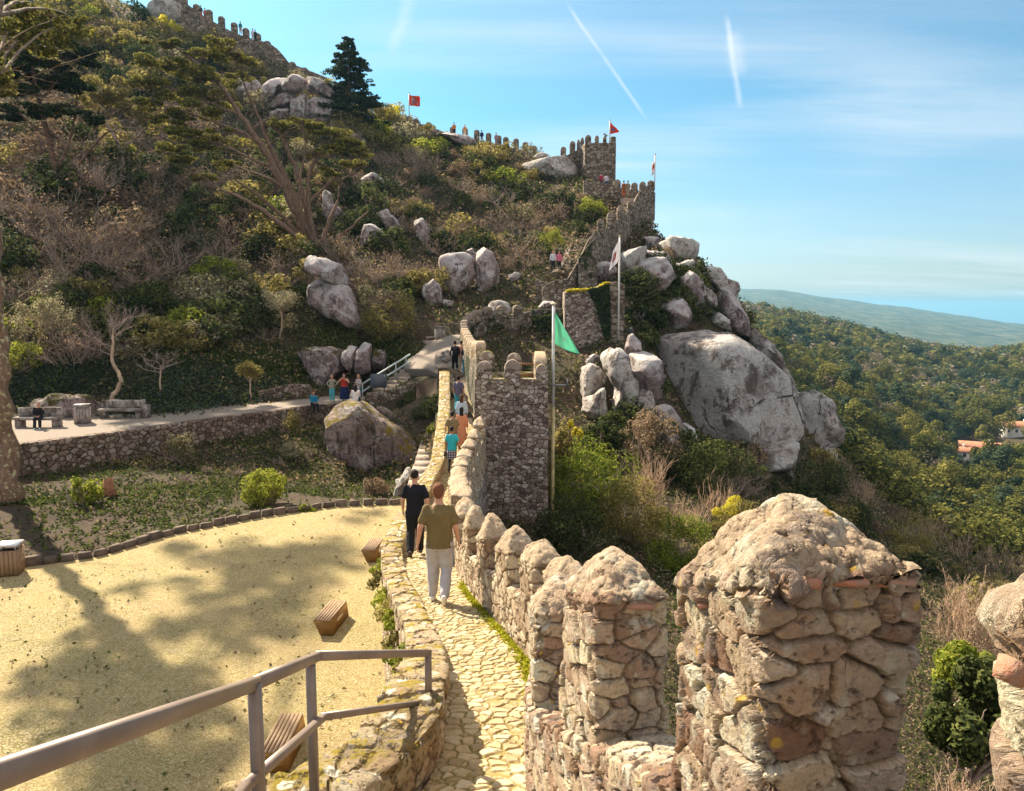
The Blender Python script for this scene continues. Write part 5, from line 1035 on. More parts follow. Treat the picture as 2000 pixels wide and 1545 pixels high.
# the mass of low undergrowth over the slope: leaves and twigs without number
def undergrowth():
    pts = []; xs, ys = [], []
    rng = np.random.default_rng(11); n = 60000
    px = rng.uniform(-150, 2150, n); lY = rng.uniform(math.log(11), math.log(140), n); Y = np.exp(lY); x = (px - 1000) / F * Y
    g = ground(x, Y); pxs = pxof(x, g, Y); pys = pyof(g, Y)
    left = (x < interp(Y, XW) + 0.4) & (Y < 34)
    terr = np.abs(g - TERR_Z) < 0.06
    lawn = np.abs(g - (LAWN_Z - 0.12)) < 0.03
    walk = (Y > 30) & (Y < 58) & (pxs > 790) & (pxs < 930) & (pys > 640) & (pys < 830)
    keep = ~terr & ~lawn & ~walk & ~(left) & (pys > -40)
    x, Y, g = x[keep], Y[keep], g[keep]; n = len(x); k = 5
    P = np.repeat(np.stack([x, Y, g], 1), k, 0); s = np.repeat(np.clip(Y / 90, 0.12, 1.0), k); P[:, :2] += rng.standard_normal((n * k, 2)) * (0.35 * s)[:, None]; P[:, 2] += rng.uniform(0, 0.55, n * k) * s
    V, Q = quads_at(P, rng.standard_normal((n * k, 3)) * 0.6 + np.array([0, 0, .5]), 0.26 * s, 1.8, rng)
    mi = (fbm(P * 0.12, 3) + 0.25 * rng.standard_normal(n * k) > 0.25).astype(int) + (rng.uniform(size=n * k) > 0.8) * 1; mi = np.clip(mi, 0, 2); mi = np.where((mi == 2) & (rng.uniform(size=n * k) < (0.85 if True else 0)) & (P[:, 0] > -2), 0, mi)
    o = obj('undergrowth', V, Q, [L_DARK, L_BROWN, L_OLIVE], mi=mi); tag(o, 'tangled low undergrowth covering the castle slopes', 'undergrowth', kind='stuff')
undergrowth()
# low weeds over the garden bed in front of the terrace wall
def bedweeds():
    rng = np.random.default_rng(5); n = 30000; px = rng.uniform(-60, 900, n); Y = rng.uniform(20, 46, n); x = (px - 1000) / F * Y; g = ground(x, Y)
    yk = kline(px, KERB); yw = np.interp(px, [pxof(p.x, p.z, p.y) for p in WALL] + [800, 900], [p.y for p in WALL] + [41, 38]); dens = fbm(np.stack([x, Y, 0 * x], 1) * 0.5, 3)
    keep = (Y > yk + 0.3) & (Y < yw - 0.1) & (dens + 0.3 * rng.standard_normal(n) > 0.1) & (x < interp(Y, PL) - 1.6) & ~((px > 770) & (Y > 28) & (Y < 39)); x, Y, g = x[keep], Y[keep], g[keep]; n = len(x); k = 3
    P = np.repeat(np.stack([x, Y, g], 1), k, 0); P += rng.standard_normal((n * k, 3)) * np.array([.07, .07, .02]); P[:, 2] += rng.uniform(0.0, 0.12, n * k)
    V, Q = quads_at(P, rng.standard_normal((n * k, 3)) * .6 + np.array([0, 0, .6]), 0.085, 1.8, rng); mi = rng.choice([0, 1, 2], n * k, p=[.45, .05, .5])
    o = obj('weeds', V, Q, [L_GRASS, L_BROWN, L_DARK], mi=mi); tag(o, 'low green weeds scattered over the brown garden bed', 'weeds', kind='stuff')
bedweeds()
# ivy and ground cover on the bank behind the terrace
def carpet(name, label, poly, n, leafs, size, lift=0.25, y=(3, 200)):
    P = []; rng = np.random.default_rng(len(label))
    for px, py in samples(poly, 400):
        h = hit(px, py)
        if h: P.append(tuple(h))
    P = np.array(P); base = P[rng.integers(0, len(P), n)]; base[:, :2] += rng.standard_normal((n, 2)) * 0.8; base[:, 2] = ground(base[:, 0], base[:, 1]) + rng.uniform(0, lift, n)
    keep = base[:, 2] > TERR_Z + 0.03 if lift < 1 else np.ones(n, bool); base = base[keep]
    V, Q = quads_at(base, rng.standard_normal((len(base), 3)) * .5 + np.array([0, -.4, .6]), size, 1.3, rng); o = obj(name, V, Q, leafs, mi=rng.integers(0, len(leafs), len(base))); tag(o, label, 'ground cover', kind='stuff')
carpet('ivy_bank', 'dark glossy ivy carpeting the bank behind the terrace', [(230, 815), (330, 812), (430, 795), (500, 775), (540, 745), (470, 735), (340, 722), (300, 740), (260, 770)], 16000, [L_IVY, L_IVY, L_DARK], 0.13, 0.4)
carpet('ivy_bank', 'dark ivy hanging over the rocks behind the left stone bench', [(20, 790), (20, 715), (140, 705), (230, 730), (200, 760), (120, 765)], 8000, [L_IVY, L_DARK], 0.13, 0.4)
carpet('grass_patch', 'green grassy ledge above the ivy bank', [(300, 690), (420, 690), (560, 690), (600, 740), (560, 750), (450, 725), (330, 712)], 14000, [L_GRASS, L_GRASS, L_DARK], 0.13, 0.2)
carpet('grass_patch', 'green grass at the foot of the overhanging boulder', [(600, 640), (700, 640), (800, 690), (790, 720), (700, 690), (620, 680)], 7000, [L_GRASS, L_DARK], 0.13, 0.25)
def ivy_wall(label, polys, Y, n, leafs=None):
    rng = np.random.default_rng(n); P = []
    tot = []
    for poly in polys: tot += samples(poly, n // len(polys))
    for px, py in tot: P.append(tuple(at(px, py, (Y(px) if callable(Y) else Y) - random.uniform(0.0, 0.18))))
    P = np.array(P); V, Q = quads_at(P, rng.standard_normal((len(P), 3)) * .5 + np.array([0, -1, .3]), 0.17, 1.2, rng); o = obj('ivy', V, Q, leafs or [L_IVY, L_DARK], mi=rng.integers(0, 2, len(P))); tag(o, label, 'ivy', kind='stuff')
ivy_wall('ivy curtain hanging down the bastion beneath the white flag', [[(1148, 566), (1190, 556), (1192, 660), (1183, 665), (1165, 600)]], 51.9, 2600)
def yCW(px): return float(np.interp(px, [905, 940, 975, 1020, 1040, 1110], [50, 54.2, 55, 55.9, 56.2, 54.3]))
rng = np.random.default_rng(2); n = 900; px = rng.uniform(1106, 1190, n); P = np.array([tuple(at(a, np.interp(a, [1105, 1165, 1180, 1190], [568.5, 565, 554, 553]) - .4, 51.97)) for a in px]) + rng.standard_normal((n, 3)) * .05; V, Q = quads_at(P, rng.standard_normal((n, 3)), .09, 1.3, rng); obj('moss_edge', V, Q, L_YELLOW, T2)
ivy_wall('ivy hanging on the outer face of the curved wall', [[(975, 622), (1100, 612), (1105, 700), (1050, 730), (985, 710)]], yCW, 5200)

# ------------------------------------------------------------------ agaves
def agave_mesh(seed, n=26):
    random.seed(seed); Vs = []; Fs = []; o = 0
    for i in range(n):
        a = random.uniform(0, 6.28); e = random.uniform(0.15, 1.35); L__ = random.uniform(.8, 1.1); d = np.array([math.cos(a) * math.cos(e), math.sin(a) * math.cos(e), math.sin(e)]); s = np.array([-math.sin(a), math.cos(a), 0]); pts = []
        for t, w_ in ((0, .035), (.3, .06), (.7, .04), (1, .004)): c = d * L__ * t + np.array([0, 0, -0.15 * t * t]); pts += [c - s * w_, c + s * w_]
        Vs.append(np.array(pts)); Fs.append(np.array([[0, 1, 3, 2], [2, 3, 5, 4], [4, 5, 7, 6]]) + o); o += 8
    return mesh_np('agave', np.concatenate(Vs), np.concatenate(Fs), [L_AGAVE])
AG = [agave_mesh(1), agave_mesh(2)]
for px, py, s, lab in ((838, 498, 0.9, 'small agave left of the twin boulders'), (1005, 462, 1.1, 'agave highest on the slope beneath the bare bushes'), (985, 485, 1.2, 'blue green agave beside the right twin boulder'), (978, 520, 1.1, 'lowest agave right of the twin boulders'), (1267, 595, 1.3, 'agave growing in the dark hollow right of the bastion'), (1228, 655, 0.8, 'little agave on top of the dark tooth of rock')):
    h = hit(px, py); o = bpy.data.objects.new('agave', AG[len(lab) % 2]); COL.objects.link(o); o.location = h; o.scale = (s,) * 3; o.rotation_euler = (0, 0, random.uniform(0, 6)); tag(o, lab, 'agave', 'agaves on the slope')

# ------------------------------------------------------------------ valley woodland
def crown_mesh(name, leafm, seed, n=520, leaf=0.95, rad=(4.2, 4.2, 3.6), trunk=True, k=10, cr=0.46):
    rng = np.random.default_rng(seed); V, Q = clumps(n, rad, leaf, k, cr, rng=rng, hollow=0.45, up=0.5); parts = [(xf(V, 1, (0, 0, rad[2] + 2.6)), Q, 0)]
    if trunk: V2, Q2 = twig_mesh([([Vector((0, 0, -1)), Vector((.2, .1, 3)), Vector((.1, .3, 6))], [.35, .25, .15])], 5); parts.append((V2, Q2, 1))
    V, Q, mi = mjoin(parts); return mesh_np(name, V, Q, [leafm, B_BARK], mi)
T_GOLD = leafmat('tree_golden', [(0.1, (0.06, 0.06, 0.012)), (0.5, (0.145, 0.14, 0.03)), (0.9, (0.25, 0.225, 0.06))], 0.3)
T_GREEN = leafmat('tree_green', [(0.1, (0.03, 0.04, 0.010)), (0.5, (0.10, 0.105, 0.022)), (0.9, (0.19, 0.18, 0.04))], 0.25)
T_DEEP = leafmat('tree_deep', [(0.1, (0.015, 0.03, 0.018)), (0.5, (0.04, 0.06, 0.03)), (0.9, (0.08, 0.11, 0.055))], 0.2)
T_BARE = leafmat('tree_bare', [(0.1, (0.12, 0.09, 0.06)), (0.5, (0.22, 0.17, 0.12)), (0.9, (0.32, 0.25, 0.18))], 0.2)
TK = [('golden green round crowned tree', T_GOLD, 4), ('mid green bushy tree', T_GREEN, 5), ('deep blue green tree', T_DEEP, 4), ('leafless brown tree', T_BARE, 1)]
TM = [[crown_mesh('woodland_tree', m_, 40 + 3 * i + j, 900 if i == 3 else 2000, 0.28 if i == 3 else 0.44, rad=(4.7, 4.7, 4.8 if j else 4.0)) for j in range(2)] for i, (l_, m_, w_) in enumerate(TK)]
VALLEY = [(1450, 600), (1560, 650), (1700, 690), (2030, 700), (2030, 1120), (1900, 1040), (1760, 960), (1660, 940), (1650, 800), (1580, 740), (1500, 700)]
random.seed(21); cnt = 0; taken = []
HOUSES = [atz(1910, 893, hit(1910, 893).z), atz(1985, 850, hit(1985, 850).z), atz(1872, 895, hit(1872, 895).z)]
for px, py in sorted(samples(VALLEY, 330, 13), key=lambda q: -q[1]):
    h = hit(px, py + 14, 60, 1200)
    if h is None or h.y < 95 or cnt >= 295: continue
    if any((h.x - q.x) ** 2 + (h.y - q.y) ** 2 < 15 ** 2 or (h.y < q.y and h.y > q.y - 60 and abs(h.x / h.y - q.x / q.y) < 0.022) for q in HOUSES): continue
    i = random.choices(range(4), [t[2] for t in TK])[0]; o = bpy.data.objects.new('woodland_tree', TM[i][random.randint(0, 1)]); COL.objects.link(o); s = random.uniform(0.75, 1.3) * (1.0 if h.y > 200 else 0.85); o.location = h; o.scale = (s * random.uniform(.85, 1.15), s * random.uniform(.85, 1.15), s * random.uniform(.8, 1.1)); o.rotation_euler = (0, 0, random.uniform(0, 6)); cnt += 1
    band = 'on the near valley side' if h.y < 230 else ('in the middle of the wooded valley' if h.y < 420 else 'on the far valley ridge')
    tag(o, TK[i][0] + ' ' + band, 'tree', TK[i][0].replace('tree', 'trees') + ' ' + band)
def woodland(y0, y1, n, kq, leaf, nm, lab, sd):
    rng = np.random.default_rng(sd); px = rng.uniform(1340, 2250, n); Y = y0 + (y1 - y0) * rng.uniform(0, 1, n) ** 0.7; x = (px - 1000) / F * Y; g = ground(x, Y); pys = pyof(g, Y)
    keep = (pys < 1180) & (fbm(np.stack([x, Y, 0 * x], 1) * 0.01, 3) > -0.45)
    for q in HOUSES: keep &= ~(((x - q.x) ** 2 + (Y - q.y) ** 2 < 14 ** 2) | ((Y < q.y) & (Y > q.y - 70) & (np.abs(x / Y - q.x / q.y) < 0.024)))
    x, Y, g = x[keep], Y[keep], g[keep]; n = len(x)
    Vs = []; Qs = []; mi = []; o = 0; base = [clumps(kq, (4.9, 4.9, 4.3), leaf * 1.15, 8, 0.5, rng=np.random.default_rng(70 + j), hollow=.42, up=.5) for j in range(6)]
    kn = fbm(np.stack([x, Y, 0 * x], 1) * 0.02, 3) + 0.5 * rng.standard_normal(n); ki = np.digitize(kn, [-0.35, 0.15, 0.75]); ki = np.array([0, 1, 2, 3])[ki]
    for j in range(6):
        m_ = np.nonzero(np.arange(n) % 6 == j)[0]; V, Q = base[j]; s = rng.uniform(.7, 1.25, len(m_)); P = np.stack([x[m_], Y[m_], g[m_] + 3.8 * s], 1)
        W = V[None] * s[:, None, None] + P[:, None]; Vs.append(W.reshape(-1, 3)); q = Q[None] + (np.arange(len(m_)) * len(V))[:, None, None]; Qs.append(q.reshape(-1, 4) + o); o += W.shape[0] * W.shape[1]; mi.append(np.repeat(ki[m_], len(Q)))
    ob = obj(nm, np.concatenate(Vs), np.concatenate(Qs), [T_GOLD, T_GREEN, T_DEEP, T_BARE], mi=np.concatenate(mi)); tag(ob, lab, 'woodland', kind='stuff')
woodland(300, 1150, 8500, 150, 1.05, 'distant_woodland', 'dense far woodland filling the valley behind the nearer trees', 9)
woodland(105, 300, 900, 1000, 0.40, 'valley_woodland', 'woodland filling the gaps between the nearer valley trees', 10)
# ------------------------------------------------------------------ individual trees
def limb(pts, Y0):
    """(px, py, dY, radius) -> world polyline"""
    P = [at(a, b, Y0 + c) for a, b, c, r in pts]; return P, [q[3] for q in pts]
def smooth_limb(P, R, k=4):
    n = len(P); t = np.linspace(0, n - 1, (n - 1) * k + 1); A = np.array([tuple(p) for p in P]); V = np.stack([np.interp(t, range(n), A[:, i]) for i in range(3)], 1)
    for _ in range(2): V[1:-1] = 0.25 * V[:-2] + 0.5 * V[1:-1] + 0.25 * V[2:]
    V[1:-1] += 0.03 * RNG.standard_normal(V[1:-1].shape) * np.interp(t, range(n), R)[1:-1, None] * 8
    return [Vector(v) for v in V], list(np.interp(t, range(n), R))
def pad_leaves(c, rx, ry, rz, n, leaf, rng, tilt=0.0):
    k = 7; cc = rng.uniform(-1, 1, (k, 3)); w_ = rng.uniform(.5, 1.2, k); idx = rng.choice(k, n, p=w_ / w_.sum()); d = rng.standard_normal((n, 3)); d /= np.linalg.norm(d, axis=1)[:, None]
    P = cc[idx] * 0.62 + d * (0.42 * w_[idx] * rng.uniform(.3, 1, n) ** .5)[:, None]; P = P * np.array([rx, ry, rz]); P[:, 2] += tilt * P[:, 0]; P += np.array(c)
    return quads_at(P, d * np.array([.4, .4, .3]) + np.array([0, 0, .55]), leaf * rng.uniform(.6, 1.3, n), 2.0, rng, 0.45)
def big_tree(name, label, cat, base, limbs, pads, leafm, bark, leaf=0.16, dens=420, seed=1, twigs=5, dead=0, hang=0.4):
    random.seed(seed); rng = np.random.default_rng(seed); t = thing(name, label, cat, tuple(base))
    allp = []; parts = []
    for P, R in limbs:
        P2, R2 = smooth_limb(P, R); allp += list(zip(P2, R2)); parts.append((P2, R2))
    V, Q = twig_mesh(parts[:1], 9); obj('trunk', V, Q, bark, t, smooth=True)
    if len(parts) > 1: V, Q = twig_mesh(parts[1:], 7); obj('limbs', V, Q, bark, t, smooth=True)
    lv = []; tw = []
    for c, rx, rz in pads:
        c = Vector(c); q, r_ = min(allp, key=lambda s: (s[0] - c).length + (2.0 if s[1] > 0.25 else 0)); 
        for j in range(twigs):
            e = c + Vector((rng.uniform(-.7, .7) * rx, rng.uniform(-.7, .7) * rx, rng.uniform(-.3, .3) * rz)); m_ = (q + e) / 2 + Vector((rng.normal() * .2, rng.normal() * .2, rng.normal() * .2 - 0.1)); r0 = min(r_ * 0.5, 0.07); tw.append(([q, m_, e], [r0, r0 * .6, r0 * .25]))
            for _ in range(4):
                e2 = e + Vector((rng.normal() * rx * .4, rng.normal() * rx * .4, rng.normal() * rz * .5)); tw.append(([m_.lerp(e, .6), e2], [0.02, 0.008]))
        lv.append(pad_leaves(c, rx, rx, rz, int(dens * rx * rx), leaf, rng))
    for _ in range(dead):
        q, r_ = random.choice(allp[8:]); d = Vector((rng.normal(), rng.normal() * .6, rng.normal() * .5 + .1)).normalized(); tw += twig_tree(q, d, rng.uniform(1.0, 2.6), 0.03, 2, .5, (1, 3), minr=0.009)
    V, Q = twig_mesh(tw, 3); obj('branches', V, Q, bark, t)
    if lv:
        Vs = []; Qs = []; o = 0
        for V, Q in lv: Vs.append(V); Qs.append(Q + o); o += len(V)
        obj('crown', np.concatenate(Vs), np.concatenate(Qs), leafm, t)
    return t
m = M('cypress_bark'); p = m.pos(); n1 = m.noise(m.map(p, (3, 3, .7)), 3, 5, .7); m.col(m.ramp(n1, [(.3, (0.08, 0.05, 0.038)), (.55, (0.19, 0.125, 0.09)), (.75, (0.38, 0.30, 0.16))]), .95); m.bump(n1, .7, .05); B_CYP = m.m
# the windswept cypress in the middle of the slope
hb = hit(612, 494, 30, 120); Y0 = hb.y
LB = [limb(q, Y0) for q in (
    [(618, 505, 0, .42), (608, 470, 0, .38), (585, 420, -.5, .33), (552, 355, -1, .28), (522, 300, -1.5, .24), (492, 262, -2, .2), (465, 215, -2, .16), (430, 165, -2.5, .12), (380, 118, -3, .08), (330, 84, -3, .04)],
    [(600, 455, 0, .26), (575, 380, .6, .22), (545, 320, 1, .18), (520, 270, 1.2, .14), (505, 225, 1.4, .1), (480, 175, 1.5, .07), (462, 120, 1.5, .04)],
    [(612, 480, .3, .25), (598, 400, .8, .22), (575, 320, 1.2, .18), (548, 262, 1.5, .14), (530, 245, 1.6, .09)],
    [(618, 490, 0, .24), (606, 430, -.6, .2), (600, 380, -1, .16), (604, 335, -1.2, .13), (628, 295, -1.5, .1), (655, 262, -1.5, .06)],
    [(620, 492, 0, .2), (640, 440, .6, .15), (660, 395, 1, .11), (665, 350, 1, .08), (700, 335, 1, .05)],
    [(622, 496, 0, .18), (655, 470, -.6, .13), (690, 440, -1, .09), (720, 412, -1.4, .05)],
    [(605, 492, 0, .22), (570, 455, -1, .18), (520, 415, -1.5, .15), (470, 385, -2, .11), (430, 370, -2, .07), (395, 352, -2.5, .04)],
    [(600, 475, .3, .18), (560, 430, 1, .14), (510, 385, 1.5, .1), (450, 345, 2, .06)],
    [(560, 370, -1, .14), (520, 345, -2, .1), (470, 330, -2.4, .07), (420, 300, -2.6, .04)],
    [(540, 330, -1.2, .12), (500, 315, -2, .1), (440, 285, -2.4, .07), (390, 262, -3, .04)],
    [(500, 275, -1.8, .12), (455, 250, -2.4, .1), (410, 235, -3, .06), (350, 215, -3.4, .03)],
    [(470, 225, -2, .09), (420, 205, -2.6, .07), (360, 180, -3, .04)],
    [(600, 400, 1, .12), (640, 360, 1.4, .08), (672, 330, 1.6, .05)],
    [(618, 480, 0, .16), (590, 430, -1.4, .12), (585, 350, -2, .09), (598, 290, -2.2, .06), (590, 240, -2.4, .04)])]
PADS = []
for px, py, dy, rx, rz in ((325, 88, -3, 1.9, .45), (300, 128, -3, 1.8, .5), (295, 165, -3, 2.0, .5), (285, 205, -3.2, 1.6, .45), (360, 130, -2.5, 2.2, .6), (400, 105, -2, 1.7, .5), (432, 84, -1, 1.2, .45), (455, 105, 1, 1.4, .5), (415, 150, -2, 2.0, .6), (350, 175, -3, 2.1, .6), (375, 215, -3, 2.2, .6), (330, 235, -3, 1.7, .5), (360, 262, -3, 2.0, .5), (420, 190, -2, 1.8, .6), (480, 120, 1.5, 1.2, .4), (470, 150, 1.5, 1.3, .4), (330, 290, -3, 1.4, .35), (390, 285, -2.5, 1.8, .5), (430, 265, -2.4, 1.5, .5), (350, 310, -2.4, 1.5, .3), (400, 345, -2.4, 1.2, .3), (440, 320, -2, 1.2, .35),
                       (600, 240, -2.4, 1.5, .4), (570, 250, 1, 1.2, .4), (640, 258, -1.5, 1.7, .45), (680, 275, -1.5, 1.6, .45), (705, 300, -1, 1.4, .4), (655, 290, -1.2, 1.6, .4), (620, 300, -1.5, 1.2, .4), (690, 320, 1, 1.3, .4), (640, 335, -1, 1.1, .35), (545, 240, 1.5, 1.1, .4)):
    PADS.append((at(px, py, Y0 + dy), rx * Y0 / 62, rz * Y0 / 62))
big_tree('cypress_tree', 'huge windswept cypress leaning left with many bare limbs and flat green pads', 'tree', LB[0][0][0], [(P_, [r_ * 1.25 for r_ in R_]) for P_, R_ in LB], PADS, L_CYP, B_CYP, 0.14, 420, 5, 6, 60)
# dark conifer on the skyline
def conifer(label, px, pyb, pyt, Y, wpx, seed, leafm=L_DARK, dens=1.0):
    b = at(px, pyb, Y); tp = at(px - 6, pyt, Y); H = tp.z - b.z; R = wpx / F * Y; random.seed(seed); rng = np.random.default_rng(seed)
    R *= 1.25; t = thing('conifer', label, 'tree', tuple(b)); V, Q = twig_mesh([([b - Vector((0, 0, 1)), b.lerp(tp, .4), b.lerp(tp, .8), tp], [.28, .2, .09, .02])], 7); obj('trunk', V, Q, B_BARK, t, smooth=True)
    tw = []; lv = []; n = int(58 * dens)
    for i in range(n):
        f = 0.10 + 0.9 * (i / n); z = b.z + H * f; a = random.uniform(0, 6.28); r = R * (1 - f) ** 0.75 * random.uniform(.55, 1.1) + .25; q = b.lerp(tp, f); e = q + Vector((math.cos(a) * r, math.sin(a) * r, random.uniform(0, .12) * r)); tw.append(([q, q.lerp(e, .5) + Vector((0, 0, .06 * r)), e], [.05, .03, .01]))
        lv.append(pad_leaves(q.lerp(e, .72), r * .46 + .3, r * .46 + .3, .34, int(80 + 60 * r), 0.2, rng))
    V, Q = twig_mesh(tw, 3); obj('branches', V, Q, B_BARK, t); Vs = []; Qs = []; o = 0
    for V, Q in lv: Vs.append(V); Qs.append(Q + o); o += len(V)
    obj('crown', np.concatenate(Vs), np.concatenate(Qs), leafm, t)
conifer('dark pointed conifer standing alone against the sky beside the upper crag', 685, 262, 76, 104, 62, 3, dens=1.7)
# tall pine at the left edge: its crown shades the court
random.seed(8)
hb = at(20, 985, 28.0); hb.z = gz(hb.x, hb.y) - 0.1
TP = [hb, at(12, 880, 28), at(4, 760, 28), at(-4, 640, 28), at(-14, 480, 28.2), at(-20, 330, 28.6), at(-20, 180, 29), at(-5, 30, 30), at(10, -100, 32)]
TR = [.46, .35, .32, .30, .28, .27, .22, .15, .06]
sun_h = np.array([sdir.x / sdir.z, sdir.y / sdir.z])
def src(px, py, h, z0=LAWN_Z):
    s_ = atz(px, py, z0); return Vector((s_.x + sun_h[0] * h, s_.y + sun_h[1] * h, z0 + h))
PD = []
for px, py, h, r in ((120, 1300, 14, 1.3), (200, 1290, 14.5, 1.2), (150, 1370, 14, 1.3), (250, 1335, 15, 1.3), (330, 1350, 15.5, 1.2), (210, 1420, 14, 1.2), (300, 1420, 15, 1.3), (370, 1440, 15.5, 1.2), (290, 1490, 14.5, 1.1), (350, 1535, 15, 1.1), (410, 1500, 15.5, .9), (90, 1340, 13.5, 1.0), (160, 1240, 14, 0.9), (240, 1470, 14, 1.0), (390, 1380, 15.5, 1.0), (260, 1560, 14, 1.2), (330, 1600, 14, 1.2),
                   (360, 1080, 21, 1.2), (440, 1095, 21, 1.5), (520, 1075, 21.5, 1.3), (560, 1110, 22, 1.6), (620, 1085, 22.5, 1.3), (665, 1095, 22.5, 1.1), (470, 1140, 21, 1.5), (540, 1165, 21.5, 1.3), (600, 1150, 22, 1.1), (420, 1180, 20.5, 1.2), (480, 1205, 20.5, 1.2), (560, 1215, 21, 1.1), (400, 1235, 20, 1.0), (330, 1215, 19, .9), (300, 1240, 18.5, .9), (640, 1060, 23, .9), (470, 1250, 19.5, 0.9), (250, 1150, 19.5, .7), (350, 1140, 20, .7), (730, 1005, 24, .7), (690, 1015, 24, .6)):
    PD.append((src(px, py, h), r, r * .38))
LM = [(TP, TR)]
for i, tgt in ((4, (200, 1340, 14.5)), (5, (330, 1370, 15.5)), (5, (260, 1480, 14.5)), (6, (450, 1110, 21)), (6, (600, 1110, 22)), (6, (450, 1200, 20)), (7, (560, 1160, 22)), (5, (110, 1330, 13.5)), (7, (660, 1060, 23.5))):
    e = src(*tgt); q = TP[i]; LM.append(([q, q.lerp(e, .35) + Vector((0, 0, .5)), q.lerp(e, .7) + Vector((0, 0, .5)), e], [.09, .06, .04, .02]))
m = M('lichen_bark'); p = m.pos(); n1 = m.noise(m.map(p, (2.5, 2.5, .8)), 4, 6, .7); v_ = m.noise(p, 5.5, 5, .6); m.col(m.mix(m.ss(v_, .56, .62, 0, .9), m.ramp(n1, [(.3, (0.10, 0.06, 0.04)), (.6, (0.27, 0.18, 0.12)), (.8, (0.36, 0.27, 0.19))]), (0.50, 0.48, 0.27)), .95); m.bump(n1, 1, .08); B_LICH = m.m
big_tree('tall_pine', 'tall lichen spotted pine whose trunk stands at the left edge of the garden bed', 'tree', hb, LM, PD, L_CYP, B_LICH, 0.15, 230, 12, 3, 10)
# conifers behind, upper left
def pine(label, bx, by, ylim, pts, pads, seed, leafm=L_CYP, bark=B_BARK, dead=25, dens=330, leaf=0.2):
    h_ = hit(bx, by, *ylim); Y = h_.y; L0 = [(limb([(a, b, c, r) for a, b, c, r in q], Y)) for q in pts]; L0[0][0][0].z -= .5
    big_tree('pine_tree', label, 'tree', h_, L0, [(at(a, b, Y + c), rx, rz) for a, b, c, rx, rz in pads], leafm, bark, leaf, dens, seed, 5, dead)
pine('shadowy pine with a leaning trunk at the far upper left of the slope', 125, 390, (40, 110),
     [[(128, 390, 0, .32), (110, 340, 0, .28), (95, 270, 0, .22), (75, 200, -.5, .17), (62, 120, -1, .1), (60, 50, -1, .05)], [(110, 340, 0, .16), (135, 280, 1, .12), (150, 210, 1.5, .08), (150, 150, 1.5, .05)], [(95, 270, 0, .12), (45, 230, -1, .08), (20, 200, -1, .05)], [(120, 370, 0, .14), (170, 300, .5, .1), (215, 250, 1, .06), (240, 270, 1, .04)], [(75, 200, 0, .1), (120, 150, 0, .07), (160, 110, 0, .04)]],
     [(30, 80, -1, 2.6, .8), (70, 60, -1, 2.6, .9), (110, 90, 0, 2.8, .8), (150, 110, 0, 2.4, .7), (60, 120, -1, 2.8, .8), (20, 140, -1, 2.6, .8), (100, 150, 0, 2.6, .7), (145, 165, 1, 2.3, .6), (40, 180, -1, 2.4, .7), (80, 215, -1, 2.0, .6), (15, 220, -1, 2.0, .6), (130, 210, 1, 1.8, .6), (60, 30, -1, 2.2, .8), (110, 35, -1, 2.4, .8), (20, 20, -1, 2.4, .8), (150, 50, 0, 2.2, .7), (165, 230, 1, 1.6, .5)], 4, L_DARK)
pine('spreading olive toned tree arching over the shaded left slope', 240, 330, (40, 110),
     [[(245, 335, 0, .22), (235, 290, 0, .18), (215, 250, 0, .15), (190, 225, 0, .1), (150, 215, 0, .06)], [(235, 290, 0, .12), (270, 270, .5, .09), (285, 240, 1, .05)]],
     [(200, 170, 0, 2.2, 1.2), (235, 190, 0, 2.4, 1.2), (270, 205, 0, 2.2, 1.1), (290, 235, 1, 1.8, 1.0), (180, 195, 0, 1.8, 1.0), (255, 160, 1, 1.8, 1.0)], 6, L_OLIVE, B_PURP, 30, 300, .16)
# small trees along the terrace
def bare_tree(label, pts, Y, crown, seed, name='bare_tree', depth=4, L0=0.9, leaf=None, nstem=9, pale=B_PALE, n=3000):
    random.seed(seed); P, R = limb(pts, Y); g_ = gz(P[0].x, P[0].y); P[0] = P[0].copy(); P[0].z = min(P[0].z, g_) - .1
    t = thing(name, label, 'tree', tuple(P[0])); P2, R2 = smooth_limb(P, R); V, Q = twig_mesh([(P2, R2)], 8); obj('trunk', V, Q, pale, t, smooth=True)
    tw = []
    for i in range(nstem):
        q = P2[-1 - (i % max(1, len(P2) // 3))]; a = i / nstem * 6.28 + random.random(); tw += twig_tree(q, (math.cos(a) * crown[0], math.sin(a) * crown[0], crown[1]), L0, R2[-1] * .6, depth, .42, (2, 3), minr=.007, shrink=.72)
    V, Q = twig_mesh(tw, 3); obj('branches', V, Q, B_PURP if leaf is None else pale, t)
    if leaf:
        ends = np.array([tuple(q[0][-1]) for q in tw]); rng = np.random.default_rng(seed); Pp = ends[rng.integers(0, len(ends), n)] + .12 * rng.standard_normal((n, 3)); V, Q = quads_at(Pp, rng.standard_normal((n, 3)) + np.array([0, 0, .5]), .07, 1.5, rng); obj('crown', V, Q, leaf, t)
bare_tree('leafless umbrella shaped tree with a crooked pale trunk behind the stone bench', [(212, 790, 0, .14), (222, 768, 0, .13), (237, 750, 0, .12), (232, 728, 0, .10), (218, 705, 0, .09), (220, 670, 0, .07), (222, 640, 0, .05)], 42.2, (1.1, .55), 3, nstem=12, L0=1.05)
bare_tree('slim bare tree with a thin white trunk rising from the ivy bank', [(313, 770, 0, .06), (313, 740, 0, .05), (314, 715, 0, .045)], 44.5, (1.0, .5), 9, depth=3, L0=.75)
bare_tree('small round leafed tree beside the low garden wall', [(489, 782, 0, .06), (490, 758, 0, .05), (487, 735, 0, .04)], 46.8, (.7, .8), 12, name='small_tree', depth=3, L0=.5, leaf=L_OLIVE, n=2400)
